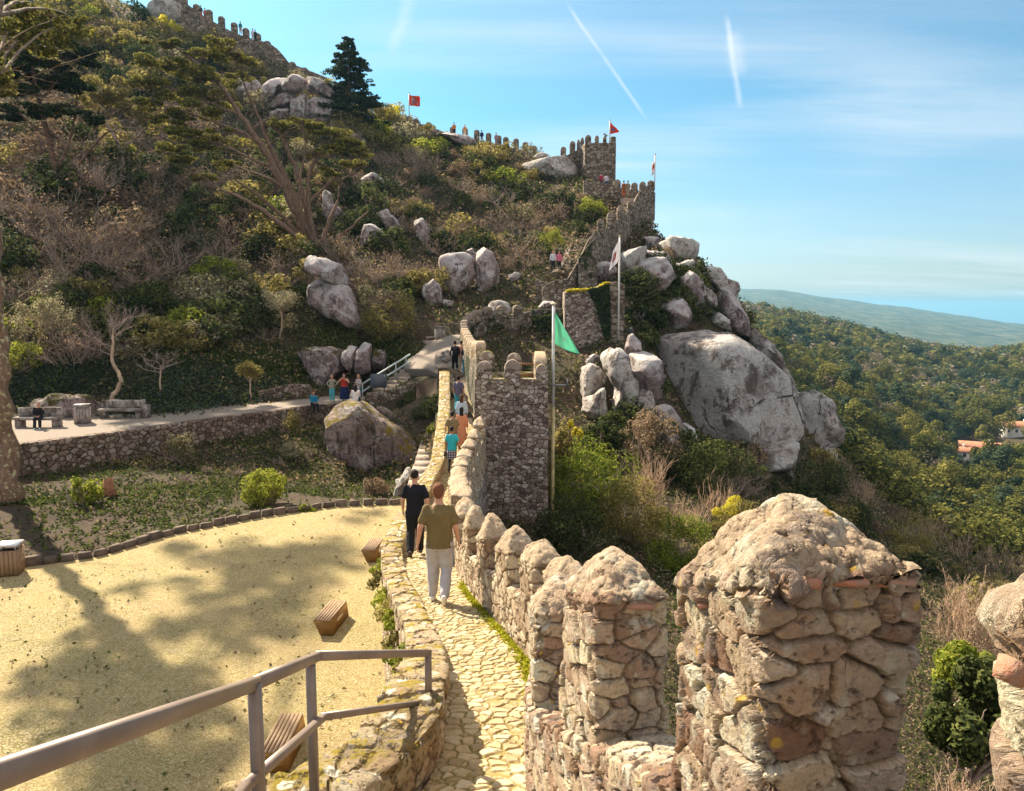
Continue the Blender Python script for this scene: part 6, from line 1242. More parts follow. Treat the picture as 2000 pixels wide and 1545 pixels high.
bare_tree('airy tree with straw coloured twigs above the ivy bank beside the overhanging boulder', [(545, 660, 0, .08), (552, 630, 0, .06), (548, 600, 0, .05)], hit(545, 660, 30, 90).y, (.8, .8), 15, name='small_tree', depth=3, L0=.8, leaf=L_PALE, n=2600)
bare_tree('pale leaved tree at the far left above the ivy rocks', [(60, 700, 0, .1), (75, 670, 0, .08), (90, 640, 0, .06)], hit(60, 690, 30, 90).y, (.9, .8), 17, name='small_tree', depth=3, L0=1.0, leaf=L_PALE, n=4200)
bare_tree('light green bushy tree standing over the two resting walkers', [(1085, 515, 0, .1), (1083, 495, 0, .08), (1082, 480, 0, .06)], 71, (.8, .9), 19, name='small_tree', depth=3, L0=.8, leaf=L_BRIGHT, n=2600)
bare_tree('bare silvery tree spreading over the slope left of the stairway', [(1000, 440, 0, .12), (985, 415, 0, .09), (965, 395, 0, .06)], hit(1000, 440, 40, 100).y, (1.2, .5), 23, depth=4, L0=1.3)
bare_tree('grey fan shaped leafless bush tree on the shaded left slope', [(200, 395, 0, .1), (202, 385, 0, .08), (205, 375, 0, .06)], hit(200, 395, 40, 100).y, (.8, .9), 25, depth=4, L0=1.4, nstem=14)

# ------------------------------------------------------------------ shrubs close to the wall on the outer slope
def near_shrub(label, px, py, wpx, hpx, kind, seed, Y=None, leaf=0.055, n=7000, name='leafy_shrub', second=None):
    h_ = hit(px, py, 3, 90) if Y is None else at(px, py, Y); Y = h_.y; rx = wpx / 2 / F * Y; rz = hpx / F * Y / 1.55
    t = thing(name, label, 'shrub', (h_.x, h_.y, h_.z)); rng = np.random.default_rng(seed); random.seed(seed)
    V, Q = clumps(n, (rx, rx * .9, rz), leaf, 30, .34, rng=rng); obj('foliage', xf(V, 1, (h_.x, h_.y, h_.z + rz * .62)), Q, kind, t)
    if second: V, Q = clumps(n // 3, (rx * .95, rx * .85, rz), leaf, 9, .2, rng=rng, hollow=.85); Q = Q[V[:, 2].reshape(-1, 4).mean(1) > .2 * rz]; obj('blossom', xf(V, 1, (h_.x, h_.y, h_.z + rz * .66)), Q, second, t)
    T = []
    for i in range(9): a = random.uniform(0, 6.28); T += twig_tree((h_.x, h_.y, h_.z - .3), (math.cos(a) * .6, math.sin(a) * .6, 1), rz * .8, .03, 2, .5, (2, 3), minr=.006)
    V, Q = twig_mesh(T); obj('branches', V, Q, B_PURP, t); return t
near_shrub('large yellow green sunlit bush right beside the foot of the flag pole', 1150, 1010, 190, 160, L_BRIGHT, 1, leaf=.075, n=9000)
near_shrub('dense dark bush in the shade behind the tower bracket', 1120, 1085, 170, 110, L_DARK, 2, n=8000, leaf=.06)
near_shrub('olive brown bush between the yellow green bush and the dry reeds', 1235, 1060, 150, 130, L_OLIVE, 3, n=8000, leaf=.06)
near_shrub('fresh green bush with pale tips just behind the fourth pointed merlon', 1330, 1120, 150, 110, L_BRIGHT, 4, n=8000, leaf=.05)
near_shrub('rounded olive bush with a few yellow flowers left of the big merlon tip', 1455, 1060, 150, 90, L_OLIVE, 5, n=8000, leaf=.055, second=L_YELLOW)
near_shrub('low green bush hugging the slope under the rounded olive bush', 1400, 1130, 140, 80, L_OLIVE, 6, n=6000, leaf=.05)
near_shrub('orange flowered bush growing beside the flag pole under the pale outcrop', 1112, 900, 60, 75, L_OLIVE, 7, n=3500, leaf=.08, second=L_YELLOW)
near_shrub('dark evergreen bush at the edge of the cliff below the colossal boulder', 1380, 960, 170, 110, L_DARK, 8, n=7000, leaf=.08)
near_shrub('dark bush draped over the rocks left under the colossal boulder', 1270, 925, 130, 130, L_BROWN, 9, n=7000, leaf=.08)
near_shrub('green bush behind the right shoulder of the big merlon', 1775, 1075, 120, 80, L_OLIVE, 10, n=6000, leaf=.06)
near_shrub('dark green bush on the slope right of the cliff boulders', 1590, 975, 130, 80, L_DARK, 11, n=6000, leaf=.09)
near_shrub('glossy deep green bush filling the gap right of the big merlon', 1900, 1480, 190, 210, L_DARK, 12, Y=8.2, n=11000, leaf=.045)
near_shrub('bright leaved top of a bush beneath the bare pale bush at the right', 1885, 1360, 130, 110, L_BRIGHT, 14, Y=9.0, n=5000, leaf=.04)
near_shrub('greyish bush on the lower slope beyond the bare pale bush', 1960, 1230, 150, 90, L_OLIVE, 15, n=6000, leaf=.05)
def reeds(label, px, py, wpx, hpx, n, bark, seed, Y=None, name='dry_bush', depth=2, r=.008):
    h_ = hit(px, py, 3, 90) if Y is None else at(px, py, Y); Y = h_.y; R = wpx / 2 / F * Y; H = hpx / F * Y; random.seed(seed); T = []
    for i in range(n): a = random.uniform(0, 6.28); q = random.uniform(0, R * .6); T += twig_tree((h_.x + q * math.cos(a), h_.y + q * math.sin(a), h_.z - .1), (math.cos(a) * .35 * R / H, math.sin(a) * .35 * R / H, 1), H * random.uniform(.4, .65), r * 1.6, depth, .35, (2, 3), minr=r * .55, shrink=.6)
    V, Q = twig_mesh(T); o = obj(name, V, Q, bark, None, tuple(h_)); tag(o, label, 'shrub', None)
reeds('tall dry straw coloured bush behind the yellow green bush', 1268, 990, 90, 120, 46, B_STRAW, 1, r=.012)
reeds('dry upright brown stems in the middle of the outer slope', 1345, 1050, 110, 100, 50, B_STRAW, 2, r=.011)
reeds('thin dry stems sticking up beside the rounded olive bush', 1395, 1010, 70, 90, 24, B_STRAW, 3, r=.012)
reeds('bare pale branching bush right of the big merlon', 1900, 1290, 150, 170, 46, B_STRAW, 4, Y=10.5, depth=4, r=.006)
reeds('pale interlaced twigs in the bottom gap right of the big merlon', 1895, 1600, 170, 120, 36, B_STRAW, 5, Y=5.5, depth=3, r=.004)
for i, (px, py, w_, hh) in enumerate(((1810, 1040, 120, 60), (1870, 1090, 150, 60), (1960, 1120, 140, 60), (1680, 985, 90, 50), (1940, 1180, 120, 60))):
    reeds(('tan leafless bush highest on the right slope', 'tan leafless bush in the middle of the right slope', 'tan leafless bush at the right picture edge', 'tan leafless bush just right of the cliff shrubs', 'tan leafless bush low on the right slope')[i], px, py, w_, hh, 34, B_STRAW, 20 + i, depth=3, r=.012)
# garden bed shrubs
near_shrub('bright yellow green round shrub in the middle of the garden bed', 515, 985, 92, 75, L_BRIGHT, 31, n=5200, leaf=.06)
near_shrub('yellow leaved shrub near the tall pine trunk', 168, 985, 60, 62, L_BRIGHT, 32, n=2200, leaf=.06)
near_shrub('grey green shrub growing against the terrace wall', 355, 905, 62, 62, L_PALE, 33, n=3200, leaf=.06)
near_shrub('small shrub near the right end of the terrace wall', 572, 850, 40, 45, L_OLIVE, 34, n=1800, leaf=.06)
near_shrub('pale yellowish shrub on the bed under the seated person', 570, 895, 45, 30, L_PALE, 35, n=1400, leaf=.06)
near_shrub('tiny bright green plant on the kerb by the round shrub', 600, 1000, 45, 14, L_BRIGHT, 36, n=900, leaf=.05)
near_shrub('low reddish twiggy plant near the worn stone kerb', 735, 970, 52, 42, L_BROWN, 37, n=1500, leaf=.06)
near_shrub('bushy olive shrub under the overhanging boulder at the head of the bank', 762, 668, 120, 90, L_OLIVE, 38, n=6000, leaf=.09)
near_shrub('pale leaved bush above the olive one beside the overhanging boulder', 735, 615, 90, 60, L_PALE, 39, n=4200, leaf=.09)
near_shrub('small bright plant between the narrow steps and the parapet', 843, 848, 22, 20, L_BRIGHT, 40, n=500, leaf=.07)
for i, (px, py) in enumerate(((405, 925), (545, 910), (610, 890), (665, 905), (360, 940), (462, 930))): reeds(('dry tuft in the bed left of the round shrub', 'dry tuft under the right half of the terrace wall', 'dry tuft near the seated person in blue', 'dry tuft against the mossy boulder', 'dry tuft close under the grey green shrub', 'dry tuft just above the round shrub')[i], px, py, 34, 22, 22, B_PURP, 50 + i, name='dry_tuft', r=.010)
# plants rooted in the retaining wall of the court
PLW = [(742, 1110, .18), (745, 1135, .2), (748, 1175, .22), (752, 1195, .2), (763, 1212, .16), (750, 1250, .18), (762, 1290, .18), (785, 1325, .22), (790, 1350, .2), (800, 1400, .2)]
for i, (px, py, s) in enumerate(PLW):
    Y_ = float(np.interp(py, [1110, 1200, 1300, 1400], [15.2, 11.8, 9.2, 7.4])); c = at(px, py, Y_); xo = float(outer_left(np.array([Y_]))[0]); c = Vector((xo - .05, Y_, c.z)); rng = np.random.default_rng(i); V, Q = clumps(420, (s, s * 1.6, s), .045, 9, .45, rng=rng); o = obj('wall_plant', xf(V, 1, tuple(c)), Q, [L_BRIGHT, L_OLIVE][i % 2], None, tuple(c)); tag(o, 'little green plant rooted in the court side of the low parapet', 'plant', 'plants rooted in the parapet')
gr = thing('moss_line', 'bright moss and grass growing along the foot of the merloned wall', 'moss', (0, 9, -4)); gr['kind'] = 'stuff'
rng = np.random.default_rng(3); n = 3200; yy_ = rng.uniform(6.0, 12.5, n); xx = interp(yy_, PR) - np.abs(rng.normal(0, .05, n)) - .02; P = np.stack([xx, yy_, interp(yy_, PZ) + rng.uniform(0, .07, n)], 1); V, Q = quads_at(P, rng.standard_normal((n, 3)) * .5 + np.array([0, 0, .5]), .03, 1.6, rng); obj('moss', V, Q, leafmat('moss_leaf', [(0, (.16, .17, .01)), (1, (.40, .40, .03))]), gr)
# ------------------------------------------------------------------ steel handrail in the foreground
m = M('painted_steel'); p = m.objco(); n = m.noise(p, 3, 5, .6); m.col(m.mix(m.ss(n, .35, .7), (0.175, 0.135, 0.11), (0.235, 0.185, 0.155)), .42); m.b.inputs['Metallic'].default_value = .25; m.bump(m.noise(p, 120, 2), .08, .002); M_RAIL = m.m
def beam(a, b, w_, h_, up=(0, 0, 1)):
    a = Vector(a); b = Vector(b); d = (b - a).normalized(); s = d.cross(Vector(up)).normalized(); u = s.cross(d).normalized(); V = []
    c = .12 * min(w_, h_); prof = [(-w_ / 2 + c, -h_ / 2), (w_ / 2 - c, -h_ / 2), (w_ / 2, -h_ / 2 + c), (w_ / 2, h_ / 2 - c), (w_ / 2 - c, h_ / 2), (-w_ / 2 + c, h_ / 2), (-w_ / 2, h_ / 2 - c), (-w_ / 2, -h_ / 2 + c)]
    R = [np.array([tuple(q + s * x + u * y) for x, y in prof]) for q in (a, b)]; return rings(R)
hr = thing('steel_handrail', 'brown grey steel handrail of square tube in the lower left foreground', 'railing', tuple(at(845, 1410, 5.6)))
Pt = [at(836, 1275, 5.6), at(622, 1281, 4.35), at(500, 1334, 3.1), at(-120, 1555, 1.22)]
Pl = [at(838, 1370, 5.6), at(632, 1400, 4.3), at(480, 1535, 2.9), at(440, 1590, 2.6)]
for nm, Pq, w_ in (('top_rail', Pt, .046), ('lower_rail', Pl, .040)):
    for a, b in zip(Pq[:-1], Pq[1:]): e = (b - a).normalized() * .012; V, Fq = beam(a - e, b + e, w_, w_ * (1.15 if nm == 'top_rail' else 1)); obj(nm, V, Fq, M_RAIL, hr)
for a, zb in ((Pt[0], at(845, 1410, 5.6).z), (at(606, 1288, 4.2), at(606, 1288, 4.2).z - 1.1), (at(497, 1338, 3.05), at(497, 1338, 3.05).z - 1.1)): V, Fq = beam(Vector((a.x, a.y, zb)), a, .05, .05, (0, 1, 0)); obj('post', V, Fq, M_RAIL, hr)
V, Fq = box((Pt[0].x + .01, 5.6, at(845, 1411, 5.6).z), (.16, .12, .012)); obj('base_plate', V, Fq, M_RAIL, hr)
# ------------------------------------------------------------------ slatted wooden bench boxes
m = M('bench_wood'); p = m.objco(); n = m.noise(m.map(p, (14, 1.2, 14)), 3, 5, .7); m.col(m.ramp(n, [(.3, (0.14, 0.085, 0.045)), (.55, (0.27, 0.18, 0.11)), (.75, (0.40, 0.30, 0.20))]), .75); m.bump(n, .4, .01); M_BENCH = m.m
m = M('bench_wood_side'); p = m.objco(); n = m.noise(m.map(p, (2, 1.2, 10)), 3, 5, .7); m.col(m.ramp(n, [(.3, (0.15, 0.075, 0.02)), (.7, (0.27, 0.15, 0.045))]), .7); M_BENCHS = m.m
M_HOLE = plain('dark_gap', (0.02, 0.014, 0.01), 1.0)
def bench_box(label, c, rz, Lb=1.15, w_=.40, h_=.36, sh=.10):
    t = thing('slatted_bench', label, 'bench', tuple(c), 'slatted wooden bench boxes on the court'); t.rotation_euler = (0, 0, rz); bw = w_ * .72
    def put(nm, V, Fq, mt):
        me = mesh_np(nm, V, Fq, [mt]); o = bpy.data.objects.new(nm, me); COL.objects.link(o); o.parent = t; return o
    # body: tapering end profile
    V = np.array([(-bw / 2 + sh, -Lb / 2, 0), (bw / 2 + sh, -Lb / 2, 0), (bw / 2 + sh, Lb / 2, 0), (-bw / 2 + sh, Lb / 2, 0), (-w_ / 2, -Lb / 2, h_ - .03), (w_ / 2, -Lb / 2, h_ - .03), (w_ / 2, Lb / 2, h_ - .03), (-w_ / 2, Lb / 2, h_ - .03)]); B0 = [(0, 3, 2, 1), (4, 5, 6, 7), (0, 1, 5, 4), (1, 2, 6, 5), (2, 3, 7, 6), (3, 0, 4, 7)]
    put('body', V, B0, M_BENCHS)
    for i in range(6): x = -w_ / 2 + w_ * (i + .5) / 6; V, Fq = box((x, 0, h_ - .012), (w_ / 6 - .012, Lb + .02, .03)); put('slat', V, Fq, M_BENCH)
    f = .62; x = (w_ / 2) * f + (bw / 2 + sh) * (1 - f) + .004; s_ = (w_ / 2 - (bw / 2 + sh)); zc = (h_ - .03) * f; V = np.array([(x - s_ * .08, -.2, zc - .03), (x - s_ * .08, .2, zc - .03), (x + s_ * .08, .2, zc + .03), (x + s_ * .08, -.2, zc + .03)]); V2 = V + np.array([.004, 0, 0]); put('hand_slot', np.vstack([V, V2]), [(0, 3, 2, 1), (4, 5, 6, 7), (0, 1, 5, 4), (1, 2, 6, 5), (2, 3, 7, 6), (3, 0, 4, 7)], plain('slot_light', (0.55, 0.46, 0.30), .9))
c = atz(655, 1228, LAWN_Z); bench_box('wooden bench box standing alone in the middle of the sunlit court', c + Vector((-.15, .2, 0)), -.10)
c = atz(728, 1092, LAWN_Z); bench_box('wooden bench box pushed against the low parapet at the back of the court', c + Vector((-.05, .3, 0)), -.05)
c = atz(550, 1480, LAWN_Z); bench_box('wooden bench box seen between the posts of the foreground handrail', c + Vector((-.02, .15, 0)), .02)
# ------------------------------------------------------------------ bins
def bin_(label, c, rz, s, h_, lidm):
    t = thing('litter_bin', label, 'litter bin', tuple(c)); t.rotation_euler = (0, 0, rz)
    def put(nm, V, Fq, mt): me = mesh_np(nm, V, Fq, [mt]); o = bpy.data.objects.new(nm, me); COL.objects.link(o); o.parent = t
    V, Fq = box((0, 0, h_ * .42), (s * .94, s * .94, h_ * .76)); put('body', V, Fq, M_HOLE)
    pl = []
    for k in range(4):
        for i in range(5):
            x = -s / 2 + s * (i + .5) / 5; V, Fq = box((x, -s / 2, h_ * .43), (s / 5 - .012, .03, h_ * .80)); a = k * math.pi / 2; R_ = np.array([[math.cos(a), -math.sin(a), 0], [math.sin(a), math.cos(a), 0], [0, 0, 1]]); pl.append((V @ R_.T, Fq))
    V, Fq = join(pl); put('planks', V, Fq, M_BENCH if lidm else plain('grey_planks', (.30, .26, .24), .8, .3, 5))
    for x in (-1, 1):
        for y in (-1, 1): V, Fq = box((x * s * .42, y * s * .42, h_ * .90), (.03, .03, h_ * .18)); put('lid_post', V, Fq, M_STEEL)
    V, Fq = box((0, 0, h_ * .985), (s * 1.08, s * 1.08, .03)); put('lid', V, Fq, plain('lid_metal', (.55, .56, .58) if lidm else (.28, .25, .24), .35, metal=.5 if lidm else 0))
bin_('square wooden litter bin with a shiny metal lid on the left edge of the court', atz(22, 1120, LAWN_Z), .25, .52, .86, True)
bin_('grey wooden litter bin between the two stone benches on the terrace', atz(162, 826, TERR_Z + .02), .35, .66, .95, False)
bin_('grey wooden bin beside the small flight of steps beyond the ramp', at(859, 664, 55), .2, .65, .95, False)
# ------------------------------------------------------------------ stone benches
M_SLAB = granite('bench_stone', (0.36, 0.30, 0.27), (0.14, 0.11, 0.09), (0.6, 0.56, 0.5), .6, scale=2.5)
def stone_bench(label, pxl, pxr, pys, Y, extra):
    a = at(pxl, pys, Y); b = at(pxr, pys, Y); c = (a + b) / 2; w_ = b.x - a.x; z = TERR_Z + .02; t = thing('stone_bench', label, 'bench', (c.x, Y, z))
    def rb(nm, c_, s_, j=.02):
        V, Fq = box((0, 0, 0), s_); bm_ = bpy.data.meshes.new('x'); me = None
        n_ = 7; g = np.linspace(-.5, .5, n_); R = [np.array([(sx * s_[0], y * s_[1], zz_ * s_[2]) for y, zz_ in ((-.5, -.42), (-.5, .42), (-.42, .5), (.42, .5), (.5, .42), (.5, -.42), (.42, -.5), (-.42, -.5))]) for sx in g]; V, Fq = rings(R); V = V + j * fbm(V * 4 + len(nm) + pxl, 2)[:, None] + np.array(c_); obj(nm, V, Fq, M_SLAB, t, rest=True)
    rb('seat', (c.x, Y, z + .43), (w_, .5, .14)); rb('backrest', (c.x - .02, Y + .30, z + .72), (w_ * .97, .2, .42), .04)
    rb('support', (a.x + .2, Y + .05, z + .18), (.3, .4, .38)); rb('support', (b.x - .2, Y + .05, z + .18), (.3, .4, .38))
    if extra: rb('end_stone', (b.x + .12, Y + .1, z + .35), (.25, .5, .72))
stone_bench('left stone bench with slab back where a person in black sits', 30, 118, 818, 37.2, False)
stone_bench('right stone bench of rough blocks under the crooked bare tree', 195, 280, 806, 40.3, True)
# ------------------------------------------------------------------ handrail and panel by the broad stairs
m = plain('pale_handrail', (0.42, 0.50, 0.50), .5); sh_ = thing('stair_handrail', 'pale steel handrail with two rails beside the broad stone stairs', 'railing', tuple(at(756, 745, 48.6)))
for y0, y1 in ((748, 692), (763, 706)): V, Fq = beam(at(706, y0 + 3, 47.2), at(801, y1, 50.2), .09, .09); obj('rail', V, Fq, m, sh_)
for px, pt, pb, Y in ((708, 750, 778, 47.2), (773, 708, 742, 49.2), (793, 696, 728, 50)): V, Fq = beam(at(px, pb, Y), at(px, pt, Y), .06, .06, (0, 1, 0)); obj('post', V, Fq, m, sh_)
pn = thing('information_panel', 'dark grey tilted information panel fixed in front of the stair handrail', 'sign', tuple(at(739, 757, 47))); a = at(723, 757, 47); b = at(755, 757, 47); tpz = at(739, 731, 47).z
V = np.array([(a.x, 46.9, a.z), (b.x, 47.0, a.z), (b.x, 47.35, tpz), (a.x, 47.25, tpz)]); V = np.vstack([V, V + np.array([0, .06, -.01])]); obj('board', V, [(0, 1, 2, 3), (7, 6, 5, 4), (1, 0, 4, 5), (2, 1, 5, 6), (3, 2, 6, 7), (0, 3, 7, 4)], plain('slate_board', (.085, .095, .11), .5), pn)
for px in (728, 750): V, Fq = beam(Vector((at(px, 757, 47.1).x, 47.2, a.z - .35)), Vector((at(px, 740, 47.1).x, 47.3, tpz - .05)), .06, .06, (0, 1, 0)); obj('post', V, Fq, M_STEEL, pn)
# ------------------------------------------------------------------ flags
def flag(name, label, pole, pr, cloth, colr, marks=(), pole_mats=None, wave=.12, cat='flag', base_col=None):
    """pole: (px, top row, bottom row, Y) ; cloth: 4 corner pixels hoist-top, hoist-bottom, fly-bottom, fly-top"""
    px, pt, pb, Y = pole; tp, bt = at(px, pt, Y), at(px, pb, Y); x = (tp.x + bt.x) / 2; t = thing(name, label, cat, (x, Y, bt.z))
    if pole_mats:
        zs = [(bt.z, tp.z - (tp.z - bt.z) * .42, pr * 1.0, pole_mats[0]), (tp.z - (tp.z - bt.z) * .42, tp.z, pr * .8, pole_mats[1])]
    else: zs = [(bt.z, tp.z, pr, plain('pole_white', (.62, .60, .55), .5))]
    for z0, z1, r, mt in zs:
        an = np.arange(10) * .628; R = [np.stack([x + r * np.cos(an), Y + r * np.sin(an), np.full(10, z)], 1) for z in (z0, z1)]; V, Fq = rings(R); obj('pole', V, Fq, mt, t, smooth=False)
    an = np.arange(10) * .628; R = [np.stack([x + r * np.cos(an), Y + r * np.sin(an), np.full(10, tp.z + dz)], 1) for r, dz in ((pr * .6, 0), (pr * 1.7, .03), (pr * 1.7, .07), (pr * .3, .10))]; V, Fq = rings(R); obj('finial', V, Fq, plain('finial', (.6, .5, .3), .5), t)
    A, B_, C, D_ = [at(a, b, Y) for a, b in cloth]; A.x = B_.x = x + (pr if C.x > x else -pr) * .8
    def S(u, v, off=0.0):
        p0 = A.lerp(B_, v); p1 = D_.lerp(C, v); q = p0.lerp(p1, u); s = (p1 - p0).length + .01; q.y += (math.sin(u * 7.0 + v * 2.2) * wave * u ** .6 * (1 if s > .3 else .5)) - off; q.z -= math.sin(u * 3.14) * wave * .25; return q
    n_ = 26; V = [tuple(S(i / n_, j / n_)) for j in range(n_ + 1) for i in range(n_ + 1)]
    o = obj('cloth', V, gridquads(n_ + 1, n_ + 1), colr, t, smooth=True); sf = o.modifiers.new('thick', 'SOLIDIFY'); sf.thickness = .01
    for quad_, mt in marks:     # marks: polygons in (u, v), laid on the cloth
        for sgn in (.012, -.012):
            (u0, v0), (u1, v1), (u2, v2), (u3, v3) = quad_; k = 7; V = []
            for j in range(k):
                for i in range(k):
                    a, b = i / (k - 1), j / (k - 1); uu_ = (u0 * (1 - a) + u1 * a) * (1 - b) + (u3 * (1 - a) + u2 * a) * b; vv_ = (v0 * (1 - a) + v1 * a) * (1 - b) + (v3 * (1 - a) + v2 * a) * b; V.append(tuple(S(uu_, vv_, sgn)))
            obj('emblem', V, gridquads(k, k), mt, t, smooth=True)
    return t
def cloth(nm, c, tr=.45):
    m = M(nm); m.leafy(m.mix(m.noise(m.objco(), 3, 3), c, tuple(x * .85 for x in c)), tr, .8); return m.m
W_ = cloth('cloth_white', (.78, .76, .78)); G_ = cloth('cloth_green', (.36, .85, .62)); R_c = cloth('cloth_red', (.62, .08, .03)); Y_c = cloth('cloth_gold', (.75, .42, .06)); BL_ = cloth('cloth_blue', (.10, .16, .40))
PW = plain('pole_paint', (.66, .64, .60), .45); PY = plain('pole_weathered', (.50, .40, .20), .7, .35, 2)
flag('green_flag', 'green pennant with a white crescent emblem on a tall pole beside the big tower', (1080, 596, 1060, 31.0), .075, [(1083, 608), (1083, 672), (1134, 693), (1083.5, 609)], G_,
     [(((.30, .42), (.36, .40), (.34, .62), (.28, .64)), W_), (((.28, .62), (.34, .60), (.48, .72), (.44, .77)), W_), (((.52, .66), (.60, .60), (.62, .66), (.54, .74)), W_), (((.60, .74), (.66, .68), (.67, .74), (.61, .79)), W_)], (PY, PW), wave=.20)
flag('white_flag', 'white flag with a red emblem hanging limp in front of the ivy bastion', (1209, 463, 662, 51.4), .06, [(1209, 468), (1209, 510), (1190, 529), (1198, 490)], W_, [(((.35, .3), (.75, .35), (.8, .7), (.4, .68)), R_c), (((.5, .44), (.65, .46), (.67, .58), (.52, .57)), W_)], wave=.08)
flag('red_white_flag', 'limp white and red flag on the pole at the outer corner of the curtain wall', (1279, 302, 372, 84.2), .06, [(1279, 314), (1279, 338), (1273, 343), (1274, 318)], W_, [(((.1, .15), (.9, .2), (.9, .6), (.1, .55)), R_c)], wave=.15)
flag('red_pennant', 'red pennant with a white and blue shield flying over the keep', (1191, 235, 282, 101.5), .07, [(1192, 238), (1192, 262), (1210, 257), (1209.5, 256.5)], R_c, [(((.12, .35), (.5, .45), (.5, .75), (.12, .72)), BL_), (((.2, .45), (.38, .5), (.38, .68), (.2, .64)), W_)], wave=.15)
mk = []
for i in range(6): u = .04 + i * .155; mk += [(((u, .03), (u + .07, .03), (u + .07, .13), (u, .13)), Y_c), (((u, .87), (u + .07, .87), (u + .07, .97), (u, .97)), Y_c)]
mk += [(((.2, .18), (.8, .18), (.8, .82), (.2, .82)), W_)]
for u, v in ((.46, .26), (.46, .47), (.46, .68), (.28, .47), (.64, .47)): mk.append((((u, v), (u + .09, v), (u + .09, v + .12), (u, v + .12)), cloth('cloth_pale_blue', (.35, .42, .62))))
fl = flag('royal_flag', 'square red flag with gold edging and a white field of small shields on the ridge', (799, 182, 232, 112), .07, [(801, 185), (801, 206), (820, 207), (820, 188)], R_c, mk, wave=.25)
for ch in list(fl.children):    # lift the shields off the white field
    if ch.name.startswith('emblem') and ch.data.materials[0].name.startswith('cloth_pale'): ch.location.y = -.03 if np.mean([v.co.y for v in ch.data.vertices]) < -.2 else -.03
sc_ = thing('viewing_telescope', 'small tilted viewing telescope on the battlements of the keep', 'telescope', tuple(at(1182, 268, 100.5))); V, Fq = beam(at(1179, 261, 100.5), at(1186, 266, 100.5), .22, .22); obj('tube', V, Fq, M_STEEL, sc_); V, Fq = beam(at(1183, 278, 100.5), at(1183, 264, 100.5), .12, .12, (0, 1, 0)); obj('stand', V, Fq, M_STEEL, sc_)
# ------------------------------------------------------------------ houses in the valley
m = M('roof_tiles'); p = m.objco(); n = m.noise(p, 1.2, 4, .7); m.col(m.mix(m.ss(n, .3, .7), (.42, .16, .09), (.52, .26, .16)), .9); m.bump(m.voro(m.map(p, (1, 3, 3)), 1.5), .6, .2); M_ROOF = m.m; M_WALLW = plain('limewash', (.74, .70, .64), .9, .08, .3); M_GLASS = plain('dark_window', (.05, .06, .08), .2)
def house(label, c, w_, d_, h_, rz, nwin):
    t = thing('house', label, 'house', tuple(c)); t.rotation_euler = (0, 0, rz)
    def put(nm, V, Fq, mt, par=None): me = mesh_np(nm, V, Fq, [mt]); o = bpy.data.objects.new(nm, me); COL.objects.link(o); o.parent = par or t; return o
    V = [(-w_ / 2, -d_ / 2, -3), (w_ / 2, -d_ / 2, -3), (w_ / 2, d_ / 2, -3), (-w_ / 2, d_ / 2, -3), (-w_ / 2, -d_ / 2, h_), (w_ / 2, -d_ / 2, h_), (w_ / 2, d_ / 2, h_), (-w_ / 2, d_ / 2, h_), (-w_ / 2, 0, h_ + d_ * .22), (w_ / 2, 0, h_ + d_ * .22)]
    put('walls', V, [(0, 1, 5, 4), (1, 2, 6, 9, 5), (2, 3, 7, 6), (3, 0, 4, 8, 7)], M_WALLW)
    e = .5; hh = h_ + d_ * .22 + .15; V = [(-w_ / 2 - e, -d_ / 2 - e, h_ - .15), (w_ / 2 + e, -d_ / 2 - e, h_ - .15), (w_ / 2 + e, 0, hh + .1), (-w_ / 2 - e, 0, hh + .1), (-w_ / 2 - e, d_ / 2 + e, h_ - .15), (w_ / 2 + e, d_ / 2 + e, h_ - .15)]; V = V + [(x, y, z - .25) for x, y, z in V]
    rf = put('roof', V, [(0, 1, 2, 3), (3, 2, 5, 4), (7, 6, 9, 8), (8, 9, 10, 11), (0, 6, 7, 1), (4, 5, 11, 10)], M_ROOF); V, Fq = box((w_ * .25, .6, hh + .4), (.7, .7, 1.2)); put('chimney', V, Fq, M_WALLW, rf)
    for i in range(nwin):
        x = -w_ / 2 + w_ * (i + .5) / nwin; V, Fq = box((x, -d_ / 2, h_ * .55), (1.1, .12, 1.4)); wn_ = put('window', V, Fq, M_GLASS); V, Fq = box((x, -d_ / 2 - .02, h_ * .55 - .8), (1.4, .2, .12)); put('sill', V, Fq, M_WALLW, wn_)
for (lab, q, dims, rz, nw) in (('long white farmhouse with a terracotta roof among the valley trees', HOUSES[0], (15, 8, 4.6), -.5, 5), ('white house with an orange roof at the right edge of the picture', HOUSES[1], (13, 8, 4.5), -.2, 4), ('small white cottage left of the long farmhouse', HOUSES[2], (6.5, 5, 3.2), -.4, 2)): house(lab, Vector((q.x, q.y, gz(q.x, q.y))), *dims, rz, nw)
st_ = thing('tree_stump', 'broken reddish tree stump in the garden bed near the yellow leaved shrub', 'tree stump', tuple(hit(212, 970))); q = hit(212, 970); an = np.arange(12) / 12 * 6.283; R = [np.stack([q.x + r * np.cos(an) * (1 + .2 * np.sin(3 * an)), q.y + r * np.sin(an), np.full(12, q.z + z) + (j * .18 * np.abs(np.sin(2.5 * an)))], 1) for j, (r, z) in enumerate(((.3, -.1), (.2, .15), (.15, .4)))]; V, Fq = rings(R); obj('stump', V, Fq, plain('stump_wood', (.26, .12, .07), .95, .4, 8), st_)
rng = np.random.default_rng(77); n = 2600; px = rng.uniform(-60, 780, n); yy_ = rng.uniform(9, 28, n); xx = (px - 1000) / F * yy_; keep = (yy_ < kline(px, KERB) - .2) & (xx < outer_left(yy_) - .1); P = np.stack([xx, yy_, np.full(n, LAWN_Z + .03)], 1)[keep]; cl_ = fbm(P * .6, 3); P = P[cl_ + .3 * rng.standard_normal(len(P)) > .1]
